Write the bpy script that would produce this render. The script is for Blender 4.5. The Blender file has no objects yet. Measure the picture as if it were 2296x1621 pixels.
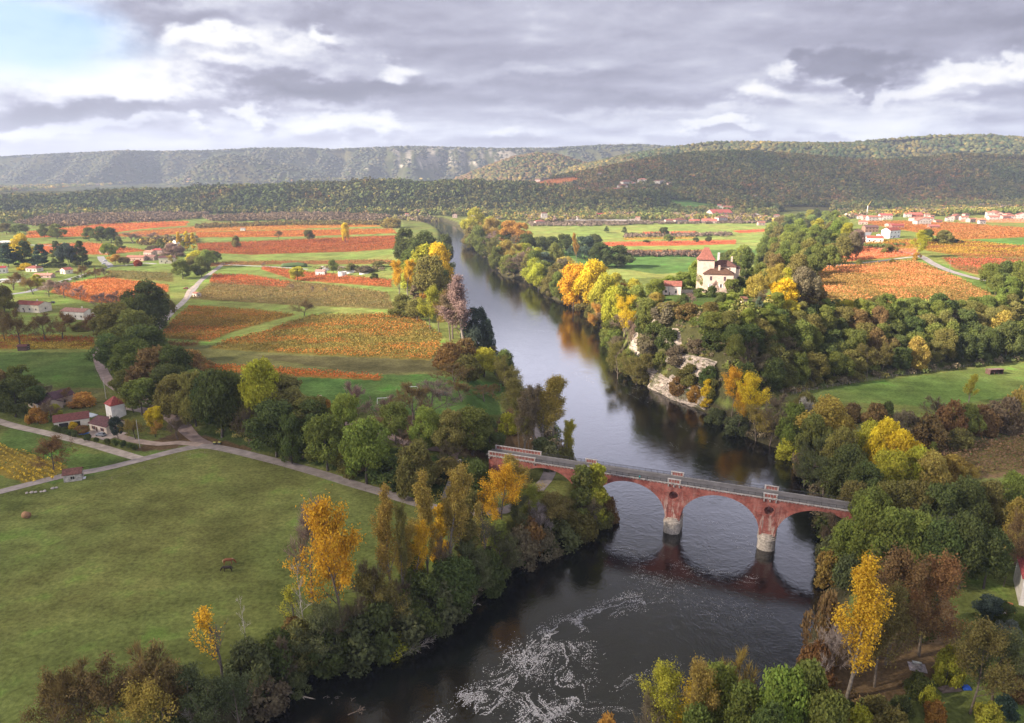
import bpy, bmesh, math, random
import numpy as np
from mathutils import Vector, Matrix
from mathutils.geometry import tessellate_polygon
random.seed(7); RNG = np.random.default_rng(11)
SC = bpy.context.scene
COL = SC.collection
R = math.radians

# ------------------------------------------------------------------ camera
CAMZ = 112.0; PITCH = R(14.8); F = 1658.0
cp, sp = math.cos(PITCH), math.sin(PITCH)
def ray(px, py):
    a = (px-1148.0)/F; b = (810.5-py)/F
    return (a, cp + b*sp, -sp + b*cp)
def W(px, py, z=8.0):
    d = ray(px, py); t = (z-CAMZ)/d[2]
    return (d[0]*t, d[1]*t)
def proj(x, y, z):
    dep = y*cp - (z-CAMZ)*sp
    up = y*sp + (z-CAMZ)*cp
    dep = np.maximum(dep, 1e-3)
    return 1148.0+F*x/dep, 810.5-F*up/dep
def dep_of(x, y, z): return y*cp-(z-CAMZ)*sp
cam_d = bpy.data.cameras.new('camera'); cam = bpy.data.objects.new('camera', cam_d); COL.objects.link(cam)
cam_d.sensor_width = 36.0; cam_d.lens = F/2296*36.0; cam_d.clip_end = 60000; cam_d.clip_start = 1
cam.location = (0, 0, CAMZ); cam.rotation_euler = (R(90)-PITCH, 0, 0)
SC.camera = cam

# ------------------------------------------------------------------ terrain
def sm(a, b, x):
    t = np.clip((x-a)/(b-a), 0, 1); return t*t*(3-2*t)
def sdf(poly, x, y):
    """signed distance, negative inside"""
    x = np.asarray(x, float); y = np.asarray(y, float)
    d = np.full(x.shape, 1e18); ins = np.zeros(x.shape, bool)
    n = len(poly)
    for i in range(n):
        ax, ay = poly[i]; bx, by = poly[(i+1) % n]
        ex, ey = bx-ax, by-ay
        wx, wy = x-ax, y-ay
        t = np.clip((wx*ex+wy*ey)/(ex*ex+ey*ey+1e-9), 0, 1)
        d = np.minimum(d, (wx-ex*t)**2+(wy-ey*t)**2)
        c = ((ay <= y) & (by > y)) | ((by <= y) & (ay > y))
        xs = ax + (y-ay)/(by-ay if by != ay else 1e-9)*ex
        ins ^= c & (x < xs)
    return np.where(ins, -1, 1)*np.sqrt(d)
def inpoly(poly, x, y):
    ins = np.zeros(np.shape(x), bool); n = len(poly)
    for i in range(n):
        ax, ay = poly[i]; bx, by = poly[(i+1) % n]
        c = ((ay <= y) & (by > y)) | ((by <= y) & (ay > y))
        xs = ax + (y-ay)/(by-ay if by != ay else 1e-9)*(bx-ax)
        ins ^= c & (x < xs)
    return ins
def hsh(ix, iy, s):
    v = np.sin(ix*127.1+iy*311.7+s*74.7)*43758.5453
    return v-np.floor(v)
def vnoise(x, y, s=0):
    ix = np.floor(x); iy = np.floor(y); fx = x-ix; fy = y-iy
    fx = fx*fx*(3-2*fx); fy = fy*fy*(3-2*fy)
    a = hsh(ix, iy, s); b = hsh(ix+1, iy, s); c = hsh(ix, iy+1, s); d = hsh(ix+1, iy+1, s)
    return a+(b-a)*fx+(c-a)*fy+(a-b-c+d)*fx*fy
def fbm(x, y, o=4, s=0):
    r = 0; a = .5
    for k in range(o):
        r = r+a*vnoise(x, y, s+k*3.1); x = x*2.03+11.3; y = y*2.03+5.7; a *= .5
    return r/(1-.5**o)

LSHORE = [(880,497),(940,502),(972,509),(994,522),(1002,545),(1003,590),(1008,640),(1030,690),(1062,745),(1085,790),(1118,830),(1160,875),(1215,925),(1240,970),(1262,1020),(1290,1065),(1330,1100),(1358,1130),(1352,1165),(1290,1200),(1215,1240),(1120,1320),(1050,1375),(950,1425),(860,1465),(745,1508),(690,1530),(625,1570),(580,1640),(480,1780),(300,2100)]
RSHORE = [(900,488),(985,494),(1010,502),(1035,522),(1062,548),(1095,585),(1121,619),(1183,632),(1236,672),(1314,691),(1364,753),(1386,819),(1414,856),(1448,869),(1500,893),(1572,922),(1619,953),(1680,985),(1738,1006),(1766,1021),(1804,1093),(1826,1166),(1836,1235),(1838,1303),(1813,1372),(1782,1453),(1748,1506),(1690,1590),(1600,1750),(1450,2150)]
RIVER = [W(*p, 0) for p in LSHORE]+[W(*p, 0) for p in reversed(RSHORE)]
TERR = [W(430,975),W(560,1012),W(700,1050),W(860,1095),W(1010,1122),(-16,228),(-4,242),(0,262),(-6,300),(-10,340),(-12,420),(-6,520),(-2,700),(-60,1200),(-400,1500),(-1500,1500),(-1500,700),(-500,420),(-260,330)]
# foot of the castle plateau
PLAT = [(72,500),W(1384,815,0),W(1414,856,0),W(1448,869,0),W(1500,893,0),W(1572,922,0),W(1625,935,3),W(1680,905),W(1770,878),W(1900,855),W(2030,838),W(2296,805),W(2700,760),(1400,500),(1800,1500),(900,1560),(560,1400),(470,1200),(373,1070),(243,819),(170,600),(120,540)]
RIDGES = []   # (y of crest, front width, back width, [(px,py)...], gully amplitude, tree height)
def ridge(D, wf, wb, prof, gul=0.0, th=9, wl=420.0):
    A = []; Z = []
    for px, py in prof:
        d = ray(px, py); A.append(d[0]/d[1]); Z.append(CAMZ+d[2]/d[1]*D-th-8)
    RIDGES.append((D, wf, wb, np.array(A), np.array(Z), gul, wl))
ridge(4600, 520, 2600, [(-900,352),(0,350),(100,346),(200,341),(300,338),(390,338),(470,336),(560,332),(690,331),(740,334),(850,329),(940,327),(1040,330),(1130,333),(1250,330),(1350,324),(1440,323),(1520,330),(1700,345),(2296,350),(3300,360)], .30, 9, 250)
ridge(3950, 330, 500, [(-900,420),(370,412),(395,398),(440,372),(480,349),(520,345),(570,352),(640,366),(700,384),(760,402),(900,415),(3000,420)], .05, 8, 210)
ridge(3300, 420, 700, [(-900,425),(960,420),(1030,396),(1080,376),(1140,353),(1200,341),(1240,343),(1290,356),(1340,372),(1420,400),(3000,430)], .05, 8, 260)
ridge(3100, 700, 1500, [(-900,425),(1180,418),(1280,375),(1400,348),(1500,330),(1600,318),(1700,318),(1800,322),(1900,320),(2000,311),(2100,304),(2200,302),(2296,307),(2700,300),(3400,330)], .10, 9, 400)
ridge(2350, 480, 500, [(-900,430),(1140,416),(1240,396),(1330,380),(1400,366),(1480,351),(1560,341),(1650,338),(1750,342),(1850,352),(1950,360),(2060,352),(2150,345),(2296,350),(2700,345),(3400,360)], .10, 9, 330)
ridge(1900, 240, 420, [(-900,448),(-100,446),(100,441),(230,431),(450,421),(600,416),(700,410),(900,407),(1000,405),(1100,410),(1200,413),(1300,425),(1400,424),(1500,424),(1580,432),(1700,444),(1900,450),(2296,452),(3300,455)], .06, 12, 160)
def H(x, y):
    x = np.asarray(x, float); y = np.asarray(y, float)
    near = y < 1700
    h = np.full(x.shape, 8.0)
    t = sdf(TERR, x, y)
    h = h+8*sm(0, -15, t)*sm(-210, -95, x)*(1-sm(900,1500,y))
    p = sdf(PLAT, x, y)
    wslope = 24+34*sm(95, 190, x)+20*sm(400,600,y)
    top = 31+5*sm(0,200,-p)-14*sm(600,1400,y)
    h = h+top*sm(0, 1, -p/wslope)
    a = x/np.maximum(y, 50)
    for D, wf, wb, A, Z, gul, wl in RIDGES:
        z = np.interp(a, A, Z)
        g = (fbm(x/wl, y/wl*.3, 3, D) - .5)
        t = (y-D)/wf + g*gul*5
        s = np.where(y < D, sm(-1, 0.05, t), 1-sm(0, 1, (y-D)/wb))
        hh = z*s*(1-gul*.9*np.abs(vnoise(x/wl*2.1, y/wl*.25, D+5)*2-1)*np.clip(-t*3,0,1)*np.where(y<D,1,0))
        h = np.maximum(h, 8+hh)
    r = sdf(RIVER, x, y)
    h = np.where(r < 16, -2.5+(h+2.5)*sm(-3, np.where((x > 80) & (y > 250), 9, 13), r), h)
    return h
def H1(x, y): return float(H(np.array([x]), np.array([y]))[0])
_cache = {}
def G(px, py):
    """where the ray through a traced point meets the land"""
    k = (px, py)
    if k in _cache: return _cache[k]
    d = ray(px, py)
    t = np.concatenate([np.linspace(100, 700, 500), np.linspace(702, 6500, 1800)])
    z = CAMZ+d[2]*t; hh = H(d[0]*t, d[1]*t)
    i = int(np.argmax(z <= hh))
    if i == 0: i = len(t)-1
    z0, z1 = z[i-1]-hh[i-1], z[i]-hh[i]
    tt = t[i-1]+(t[i]-t[i-1])*z0/(z0-z1+1e-9)
    r = (d[0]*tt, d[1]*tt); _cache[k] = r
    return r
def G3(px, py):
    x, y = G(px, py); return (x, y, H1(x, y))

# ------------------------------------------------------------------ tagging
def tag(o, label=None, cat=None, group=None, kind=None):
    if label: o['label'] = label
    if cat: o['category'] = cat
    if group: o['group'] = group
    if kind: o['kind'] = kind
    return o
def empty(name, loc, rz=0, **k):
    o = bpy.data.objects.new(name, None); COL.objects.link(o); o.location = loc; o.rotation_euler = (0, 0, rz)
    o.empty_display_size = 1
    return tag(o, **k)
def link(name, me, parent=None, color=None, mat=None, loc=None):
    o = bpy.data.objects.new(name, me); COL.objects.link(o)
    if parent: o.parent = parent
    if color: o.color = (*color, 1)
    if loc: o.location = loc
    if mat and not me.materials: me.materials.append(mat)
    return o
def mesh_np(name, v, f, mat=None, smooth=False, attrs=None):
    """v (n,3), f (m,k)"""
    v = np.asarray(v, np.float32); f = np.asarray(f, np.int32); m, k = f.shape
    me = bpy.data.meshes.new(name)
    me.vertices.add(len(v)); me.vertices.foreach_set('co', v.ravel())
    me.loops.add(m*k); me.loops.foreach_set('vertex_index', f.ravel())
    me.polygons.add(m); me.polygons.foreach_set('loop_start', np.arange(0, m*k, k, dtype=np.int32))
    if smooth: me.polygons.foreach_set('use_smooth', np.ones(m, bool))
    for n, dom, typ, a in (attrs or []):
        at = me.attributes.new(n, typ, dom)
        at.data.foreach_set('value' if typ == 'FLOAT' else 'color', np.asarray(a, np.float32).ravel())
    if mat: me.materials.append(mat)
    me.update(calc_edges=True); me.validate()
    return me
class MB:
    def __init__(s): s.v = []; s.f = []
    def add(s, vs, fs):
        o = len(s.v); s.v += [tuple(v) for v in vs]; s.f += [tuple(i+o for i in f) for f in fs]; return s
    def box(s, x0, x1, y0, y1, z0, z1):
        return s.add([(x0,y0,z0),(x1,y0,z0),(x1,y1,z0),(x0,y1,z0),(x0,y0,z1),(x1,y0,z1),(x1,y1,z1),(x0,y1,z1)],
                     [(0,3,2,1),(4,5,6,7),(0,1,5,4),(1,2,6,5),(2,3,7,6),(3,0,4,7)])
    def cyl(s, x, y, z0, z1, r0, r1=None, n=12, sy=1):
        r1 = r0 if r1 is None else r1
        vs = [(x+r0*math.cos(2*math.pi*i/n), y+sy*r0*math.sin(2*math.pi*i/n), z0) for i in range(n)]
        vs += [(x+r1*math.cos(2*math.pi*i/n), y+sy*r1*math.sin(2*math.pi*i/n), z1) for i in range(n)]
        fs = [(i, (i+1) % n, n+(i+1) % n, n+i) for i in range(n)]+[tuple(range(n-1, -1, -1)), tuple(range(n, 2*n))]
        return s.add(vs, fs)
    def tube(s, p, q, r0, r1, n=5):
        p = Vector(p); q = Vector(q); d = (q-p)
        if d.length < 1e-6: return s
        d.normalize(); a = d.orthogonal().normalized(); b = d.cross(a)
        vs = []
        for c, r in ((p, r0), (q, r1)):
            for i in range(n):
                t = 2*math.pi*i/n; vs.append(c+a*math.cos(t)*r+b*math.sin(t)*r)
        fs = [(i, (i+1) % n, n+(i+1) % n, n+i) for i in range(n)]+[tuple(range(n-1, -1, -1)), tuple(range(n, 2*n))]
        return s.add(vs, fs)
    def mesh(s, name, mat=None, smooth=False):
        me = bpy.data.meshes.new(name); me.from_pydata(s.v, [], s.f)
        if mat: me.materials.append(mat)
        if smooth:
            for p in me.polygons: p.use_smooth = True
        me.update(); return me
    def obj(s, name, mat, parent=None, color=None, smooth=False, loc=None):
        return link(name, s.mesh(name, mat, smooth), parent, color, None, loc)

# ------------------------------------------------------------------ materials
def nmat(name):
    m = bpy.data.materials.new(name); m.use_nodes = True; m.node_tree.nodes.clear(); return m, m.node_tree
class NT:
    def __init__(s, t): s.t = t
    def n(s, typ, ins=None, **kw):
        nd = s.t.nodes.new(typ)
        for k, v in kw.items(): setattr(nd, k, v)
        for k, v in (ins or {}).items(): s.put(nd.inputs[k], v)
        return nd
    def put(s, sock, v):
        if isinstance(v, bpy.types.NodeSocket): s.t.links.new(v, sock)
        elif isinstance(v, bpy.types.Node): s.t.links.new(v.outputs[0], sock)
        else: sock.default_value = v
    def math(s, op, a, b=None, c=None, clamp=False):
        nd = s.n('ShaderNodeMath', operation=op, use_clamp=clamp); s.put(nd.inputs[0], a)
        if b is not None: s.put(nd.inputs[1], b)
        if c is not None: s.put(nd.inputs[2], c)
        return nd.outputs[0]
    def vec(s, op, a, b=None):
        nd = s.n('ShaderNodeVectorMath', operation=op); s.put(nd.inputs[0], a)
        if b is not None: s.put(nd.inputs[1], b)
        return nd.outputs[0]
    def mix(s, f, a, b, blend='MIX'):
        nd = s.n('ShaderNodeMix', data_type='RGBA', blend_type=blend)
        s.put(nd.inputs[0], f); s.put(nd.inputs[6], a); s.put(nd.inputs[7], b); return nd.outputs[2]
    def noise(s, vec, scale, det=4, rough=.55, dist=0, out=0):
        nd = s.n('ShaderNodeTexNoise', {'Scale': scale, 'Detail': det, 'Roughness': rough, 'Distortion': dist})
        if vec is not None: s.put(nd.inputs['Vector'], vec)
        return nd.outputs[out]
    def rng(s, v, a, b, c=0.0, d=1.0, smooth=True):
        nd = s.n('ShaderNodeMapRange', interpolation_type='SMOOTHSTEP' if smooth else 'LINEAR')
        for i, q in enumerate((v, a, b, c, d)): s.put(nd.inputs[i], q)
        return nd.outputs[0]
    def out(s, sh, vol=False):
        o = s.n('ShaderNodeOutputMaterial'); s.put(o.inputs['Volume' if vol else 'Surface'], sh)
def c4(c): return (*c, 1.0)
def m_foliage():
    m, t = nmat('foliage'); N = NT(t)
    oi = N.n('ShaderNodeObjectInfo'); at = N.n('ShaderNodeAttribute', attribute_name='tint'); tint = at.outputs['Fac']
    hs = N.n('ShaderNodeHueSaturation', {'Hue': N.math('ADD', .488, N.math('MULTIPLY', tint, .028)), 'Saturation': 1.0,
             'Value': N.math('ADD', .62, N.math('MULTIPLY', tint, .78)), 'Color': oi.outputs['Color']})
    d = N.n('ShaderNodeBsdfDiffuse', {'Color': hs}); tr = N.n('ShaderNodeBsdfTranslucent', {'Color': hs})
    mx = N.n('ShaderNodeMixShader', {0: .38, 1: d, 2: tr}); N.out(mx.outputs[0]); return m
def m_attr(name, rough=.9, sc=.0):
    m, t = nmat(name); N = NT(t)
    at = N.n('ShaderNodeAttribute', attribute_name='Col')
    b = N.n('ShaderNodeBsdfDiffuse', {'Color': at.outputs['Color']}); N.out(b.outputs[0]); return m
def m_obj(name, rough=.8, amp=.25, sc=.8, metal=0.0, spec=.3, bump=0.0, stain=0.0):
    m, t = nmat(name); N = NT(t)
    oi = N.n('ShaderNodeObjectInfo'); tc = N.n('ShaderNodeTexCoord')
    nz = N.noise(tc.outputs['Object'], sc, 5, .6)
    f = N.rng(nz, .25, .75, 1-amp, 1+amp*.6)
    col = N.vec('MULTIPLY', oi.outputs['Color'], N.n('ShaderNodeCombineXYZ', {0: f, 1: f, 2: f}))
    if stain:
        st = N.rng(N.noise(tc.outputs['Object'], sc*.35, 6, .7, .6), .5, .75, 0, stain)
        col = N.mix(st, col, (.12, .10, .08, 1))
    p = N.n('ShaderNodeBsdfPrincipled', {'Base Color': col, 'Roughness': rough, 'Metallic': metal, 'Specular IOR Level': spec})
    if bump:
        bp = N.n('ShaderNodeBump', {'Strength': bump, 'Distance': .1, 'Height': nz}); N.put(p.inputs['Normal'], bp)
    N.out(p.outputs[0]); return m
def m_roof():
    m, t = nmat('roof_tiles'); N = NT(t)
    oi = N.n('ShaderNodeObjectInfo'); tc = N.n('ShaderNodeTexCoord')
    w = N.n('ShaderNodeTexWave', {'Scale': 1.6, 'Distortion': .6, 'Detail': 1}, bands_direction='X'); N.put(w.inputs['Vector'], tc.outputs['Object'])
    w2 = N.n('ShaderNodeTexWave', {'Scale': 1.1, 'Distortion': .3}, bands_direction='Z'); N.put(w2.inputs['Vector'], tc.outputs['Object'])
    nz = N.noise(tc.outputs['Object'], 1.3, 6, .75)
    f = N.math('MULTIPLY', N.rng(nz, .3, .72, .55, 1.35), N.math('ADD', .86, N.math('MULTIPLY', w.outputs['Fac'], .22)))
    f = N.math('MULTIPLY', f, N.math('ADD', .9, N.math('MULTIPLY', w2.outputs['Fac'], .18)))
    col = N.vec('MULTIPLY', oi.outputs['Color'], N.n('ShaderNodeCombineXYZ', {0: f, 1: f, 2: f}))
    p = N.n('ShaderNodeBsdfPrincipled', {'Base Color': col, 'Roughness': .85, 'Specular IOR Level': .2}); N.out(p.outputs[0]); return m
M = {}
M['foliage'] = m_foliage()
M['bark'] = m_obj('bark', .95, .5, 2.5)
M['vines'] = m_attr('vine_leaves')
M['forest'] = m_attr('forest_canopy')
M['wall'] = m_obj('plaster', .9, .18, .6, stain=.35)
M['stone'] = m_obj('stone_wall', .92, .5, 1.6, bump=.5)
M['roof'] = m_roof()
M['paint'] = m_obj('painted', .45, .06, 1.0, spec=.5)
M['glass'] = m_obj('window_glass', .12, .1, 1.0, spec=.6)
M['wood'] = m_obj('weathered_wood', .85, .4, 2.0)
M['fur'] = m_obj('fur', .75, .25, 3.0)
M['cloth'] = m_obj('cloth', .8, .15, 4.0)
M['hay'] = m_obj('hay', .95, .5, 6.0)
M['foam'] = m_obj('foam_flake', .7, .1, 1.0)
M['gravel'] = m_obj('gravel', .95, .3, .35, stain=.25)
CLOUDK = 0.37; ZENITH_BOOST = 7.4; EXPO = 1.6; HAZE = 0.00008
# ------------------------------------------------------------------ land colours (real surface colours per plot)
GR = (.118,.142,.041); GRB = (.088,.138,.036); GRY = (.165,.215,.058); DIRT = (.20,.155,.115); BROWN = (.13,.095,.05)
LITTER = (.11,.075,.04); DKG = (.05,.075,.022); OLV = (.12,.12,.045); SOIL = (.15,.10,.055)
SPORT = (.075,.14,.038)
PLOTS = [ # (colour, traced outline) painted in order on the ground sheet
 (GRY,[(-200,490),(900,490),(900,640),(1000,760),(960,830),(300,830),(-200,830)]),
 (GRB,[(-200,790),(205,790),(240,880),(-200,880)]),
 (OLV,[(0,868),(240,870),(260,930),(0,900)]),
 (OLV,[(330,770),(980,790),(990,850),(430,860)]),
 ((.095,.088,.04),[(560,795),(980,806),(985,834),(820,838),(620,808)]),
 (SPORT,[(640,848),(950,838),(1130,860),(1120,930),(900,930),(700,900)]),
 (LITTER,[(820,935),(930,930),(1000,980),(1110,950),(1150,900),(1200,930),(1290,1040),(1080,1030),(900,1000)]),
 (LITTER,[(300,1005),(420,960),(500,975),(600,1010),(520,1010),(440,985),(340,1030)]),
 (DKG,[(440,972),(700,1040),(980,1118),(1090,1150),(1000,1030),(700,960),(500,920)]),
 (GR,[(-400,1100),(200,1050),(440,1005),(700,1065),(1000,1150),(1330,1140),(900,1500),(500,1800),(-900,1800)]),
 (GRB,[(150,1020),(350,1010),(420,1003),(270,1050),(120,1085),(-50,1060),(20,955),(170,990)]),
 (GRB,[(1790,878),(2010,848),(2296,812),(2600,790),(2600,880),(2296,885),(2100,912),(1900,902),(1790,900)]),
 (OLV,[(2020,985),(2296,940),(2296,978),(2100,1012)]),
 (SOIL,[(2080,1010),(2296,975),(2500,960),(2500,1060),(2130,1075)]),
 (GR,[(1900,1300),(2200,1270),(2400,1300),(2500,1800),(1700,1800),(1750,1500),(1860,1400)]),
 (LITTER,[(1870,1420),(2110,1300),(2160,1420),(2060,1560),(1900,1590),(1800,1580)]),
 (GRY,[(1050,505),(1800,495),(1720,560),(1600,610),(1250,640),(1150,560)]),
 (SPORT,[(1250,560),(1720,560),(1640,600),(1480,615),(1300,590)]),
 (BROWN,[(1180,494),(1520,497),(1720,497),(1720,500),(1180,500)]),
 (SPORT,[(1480,440),(1560,448),(1660,468),(1600,478),(1520,460)]),
 (SPORT,[(2150,536),(2296,530),(2400,530),(2400,560),(2296,551),(2100,540)]),
 (GRB,[(2060,575),(2110,590),(2200,625),(2350,690),(2350,700),(2180,640),(2030,590)]),
 (DKG,[(1480,655),(1850,680),(1780,860),(1600,900),(1500,880)]),
]
VINES = [ # name words, outline, colour a, colour b, density, row heading degrees
 ('orange vineyard beside the lane, ochre towards its front', [(425,686),(560,694),(663,706),(600,722),(520,745),(470,766),(357,757),(385,720)], (.50,.16,.035),(.34,.17,.03),1.0,-4),
 ('large orange and olive vineyard in front of the lone tree', [(700,707),(925,703),(990,752),(988,781),(965,808),(700,796),(470,782),(500,765),(600,742),(650,722)], (.44,.15,.03),(.25,.16,.035),1.0,-4),
 ('thin strip of red orange vines behind the tree row', [(455,818),(600,824),(860,843),(850,853),(650,844),(460,832)], (.55,.12,.03),(.5,.15,.03),1.0,-4),
 ('small dark red vine patch below the lane bend', [(365,766),(450,768),(438,777),(368,776)], (.25,.06,.03),(.2,.09,.03),1.0,-4),
 ('pale brown thinned vineyard in the middle of the plain', [(480,630),(650,630),(780,643),(868,656),(886,694),(700,686),(650,684),(425,670)], (.30,.17,.06),(.22,.15,.06),.62,-4),
 ('red strip of vines at the left of the brown vineyard', [(478,615),(560,617),(652,633),(640,645),(470,634)], (.62,.14,.05),(.5,.12,.04),1.0,-4),
 ('coral red vine strip in front of the water works', [(590,598),(700,611),(880,628),(876,644),(660,628),(585,604)], (.58,.13,.045),(.45,.12,.04),1.0,-4),
 ('broad rust red vineyard in the sun', [(440,546),(600,540),(800,531),(893,528),(896,556),(800,564),(560,571),(450,566)], (.42,.10,.03),(.33,.09,.03),1.0,-2),
 ('thin orange vine strip behind the green meadow', [(440,590),(600,585),(880,583),(880,592),(600,593),(440,598)], (.36,.13,.05),(.3,.15,.05),.8,-2),
 ('orange vineyard strip under the far orchard', [(440,521),(600,517),(880,513),(890,523),(640,531),(440,532)], (.5,.14,.035),(.55,.22,.04),1.0,-2),
 ('golden vine strip along the far orchard', [(440,512),(600,506),(800,503),(870,507),(640,514),(440,519)], (.55,.24,.05),(.5,.16,.04),1.0,-2),
 ('bright orange vineyard by the road bend', [(235,622),(380,640),(376,655),(330,668),(300,682),(200,678),(112,655),(130,641)], (.70,.22,.07),(.62,.17,.05),1.0,-6),
 ('olive brown vineyard with a pink corner', [(245,606),(388,612),(388,632),(236,622)], (.26,.17,.055),(.2,.17,.06),.7,-6),
 ('coral vineyard behind the cedars', [(85,549),(200,544),(330,562),(240,571),(70,567)], (.62,.17,.06),(.6,.2,.06),1.0,0),
 ('long red orange vineyard on the left plain', [(60,520),(230,502),(420,496),(420,505),(300,515),(200,530),(60,533)], (.60,.15,.045),(.6,.26,.06),1.0,0),
 ('gold and red vineyard behind the round oaks', [(320,518),(440,508),(440,521),(330,531),(230,530)], (.5,.2,.05),(.5,.14,.04),1.0,0),
 ('red and yellow vine strip beside the shed', [(-60,752),(150,753),(211,758),(213,783),(100,783),(-60,783)], (.36,.07,.03),(.5,.3,.04),1.0,0),
 ('yellow vine rows by the stone hut', [(-60,992),(20,1003),(70,1020),(150,1045),(120,1078),(60,1085),(-60,1045)], (.58,.34,.035),(.42,.26,.04),1.0,-36),
 ('distant red field on the far left plain', [(-60,441),(60,438),(75,446),(-60,452)], (.5,.13,.06),(.5,.13,.06),1.0,0),
 ('pink orange vineyard behind the castle trees', [(1800,560),(1900,553),(2062,561),(2060,572),(1930,584),(1830,594),(1795,578)], (.74,.20,.09),(.68,.18,.08),1.0,-6),
 ('large coral and green vineyard above the wooded slope', [(1832,601),(2048,584),(2090,600),(2150,625),(2215,655),(2262,690),(2100,673),(1880,686),(1850,668)], (.66,.20,.07),(.36,.17,.05),1.0,-8),
 ('russet vineyard below the village', [(1925,497),(2080,496),(2296,512),(2400,520),(2400,530),(2296,532),(2150,538),(2050,520),(2000,512)], (.42,.13,.04),(.38,.15,.045),1.0,-4),
 ('dark red and golden vineyard behind the farm track', [(1915,542),(2060,537),(2160,540),(2300,553),(2400,560),(2400,578),(2160,576),(2060,558),(1960,552)], (.42,.22,.03),(.30,.09,.035),1.0,-4),
 ('dark crimson vineyard right of the junction', [(2112,578),(2300,579),(2400,585),(2300,602),(2190,616),(2140,603)], (.50,.10,.05),(.22,.10,.04),.9,-6),
 ('dry brown maize field on the right', [(2085,1012),(2190,990),(2296,976),(2500,960),(2500,1050),(2296,1050),(2140,1078)], (.24,.125,.06),(.20,.11,.055),1.3,-20),
 ('red vine strip on the centre plain', [(1350,544),(1500,541),(1650,539),(1650,547),(1500,551),(1350,552)], (.66,.14,.06),(.6,.12,.06),1.0,0),
 ('dull red vine strip in front of the orchard trees', [(1400,561),(1580,561),(1575,568),(1400,568)], (.45,.13,.06),(.3,.12,.06),1.0,0),
 ('short red vine strip on the centre plain', [(1438,521),(1560,519),(1560,524),(1450,526)], (.6,.12,.06),(.55,.12,.06),1.0,0),
 ('far red vine strip before the village', [(1640,518),(1790,511),(1790,515),(1660,522)], (.6,.12,.06),(.55,.12,.06),1.0,0),
 ('thin yellow vine strip on the centre plain', [(1400,534),(1560,532),(1560,535),(1400,538)], (.5,.28,.05),(.45,.22,.05),1.0,0),
 ('salmon vineyard at the village edge', [(2160,492),(2296,486),(2400,486),(2400,500),(2296,499),(2150,497)], (.62,.24,.13),(.62,.24,.12),1.0,0),
 ('orange vineyard on the hillside below the woods', [(1186,404),(1290,396),(1300,402),(1250,412),(1220,416)], (.42,.15,.05),(.35,.12,.05),1.0,0),
]
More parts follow.
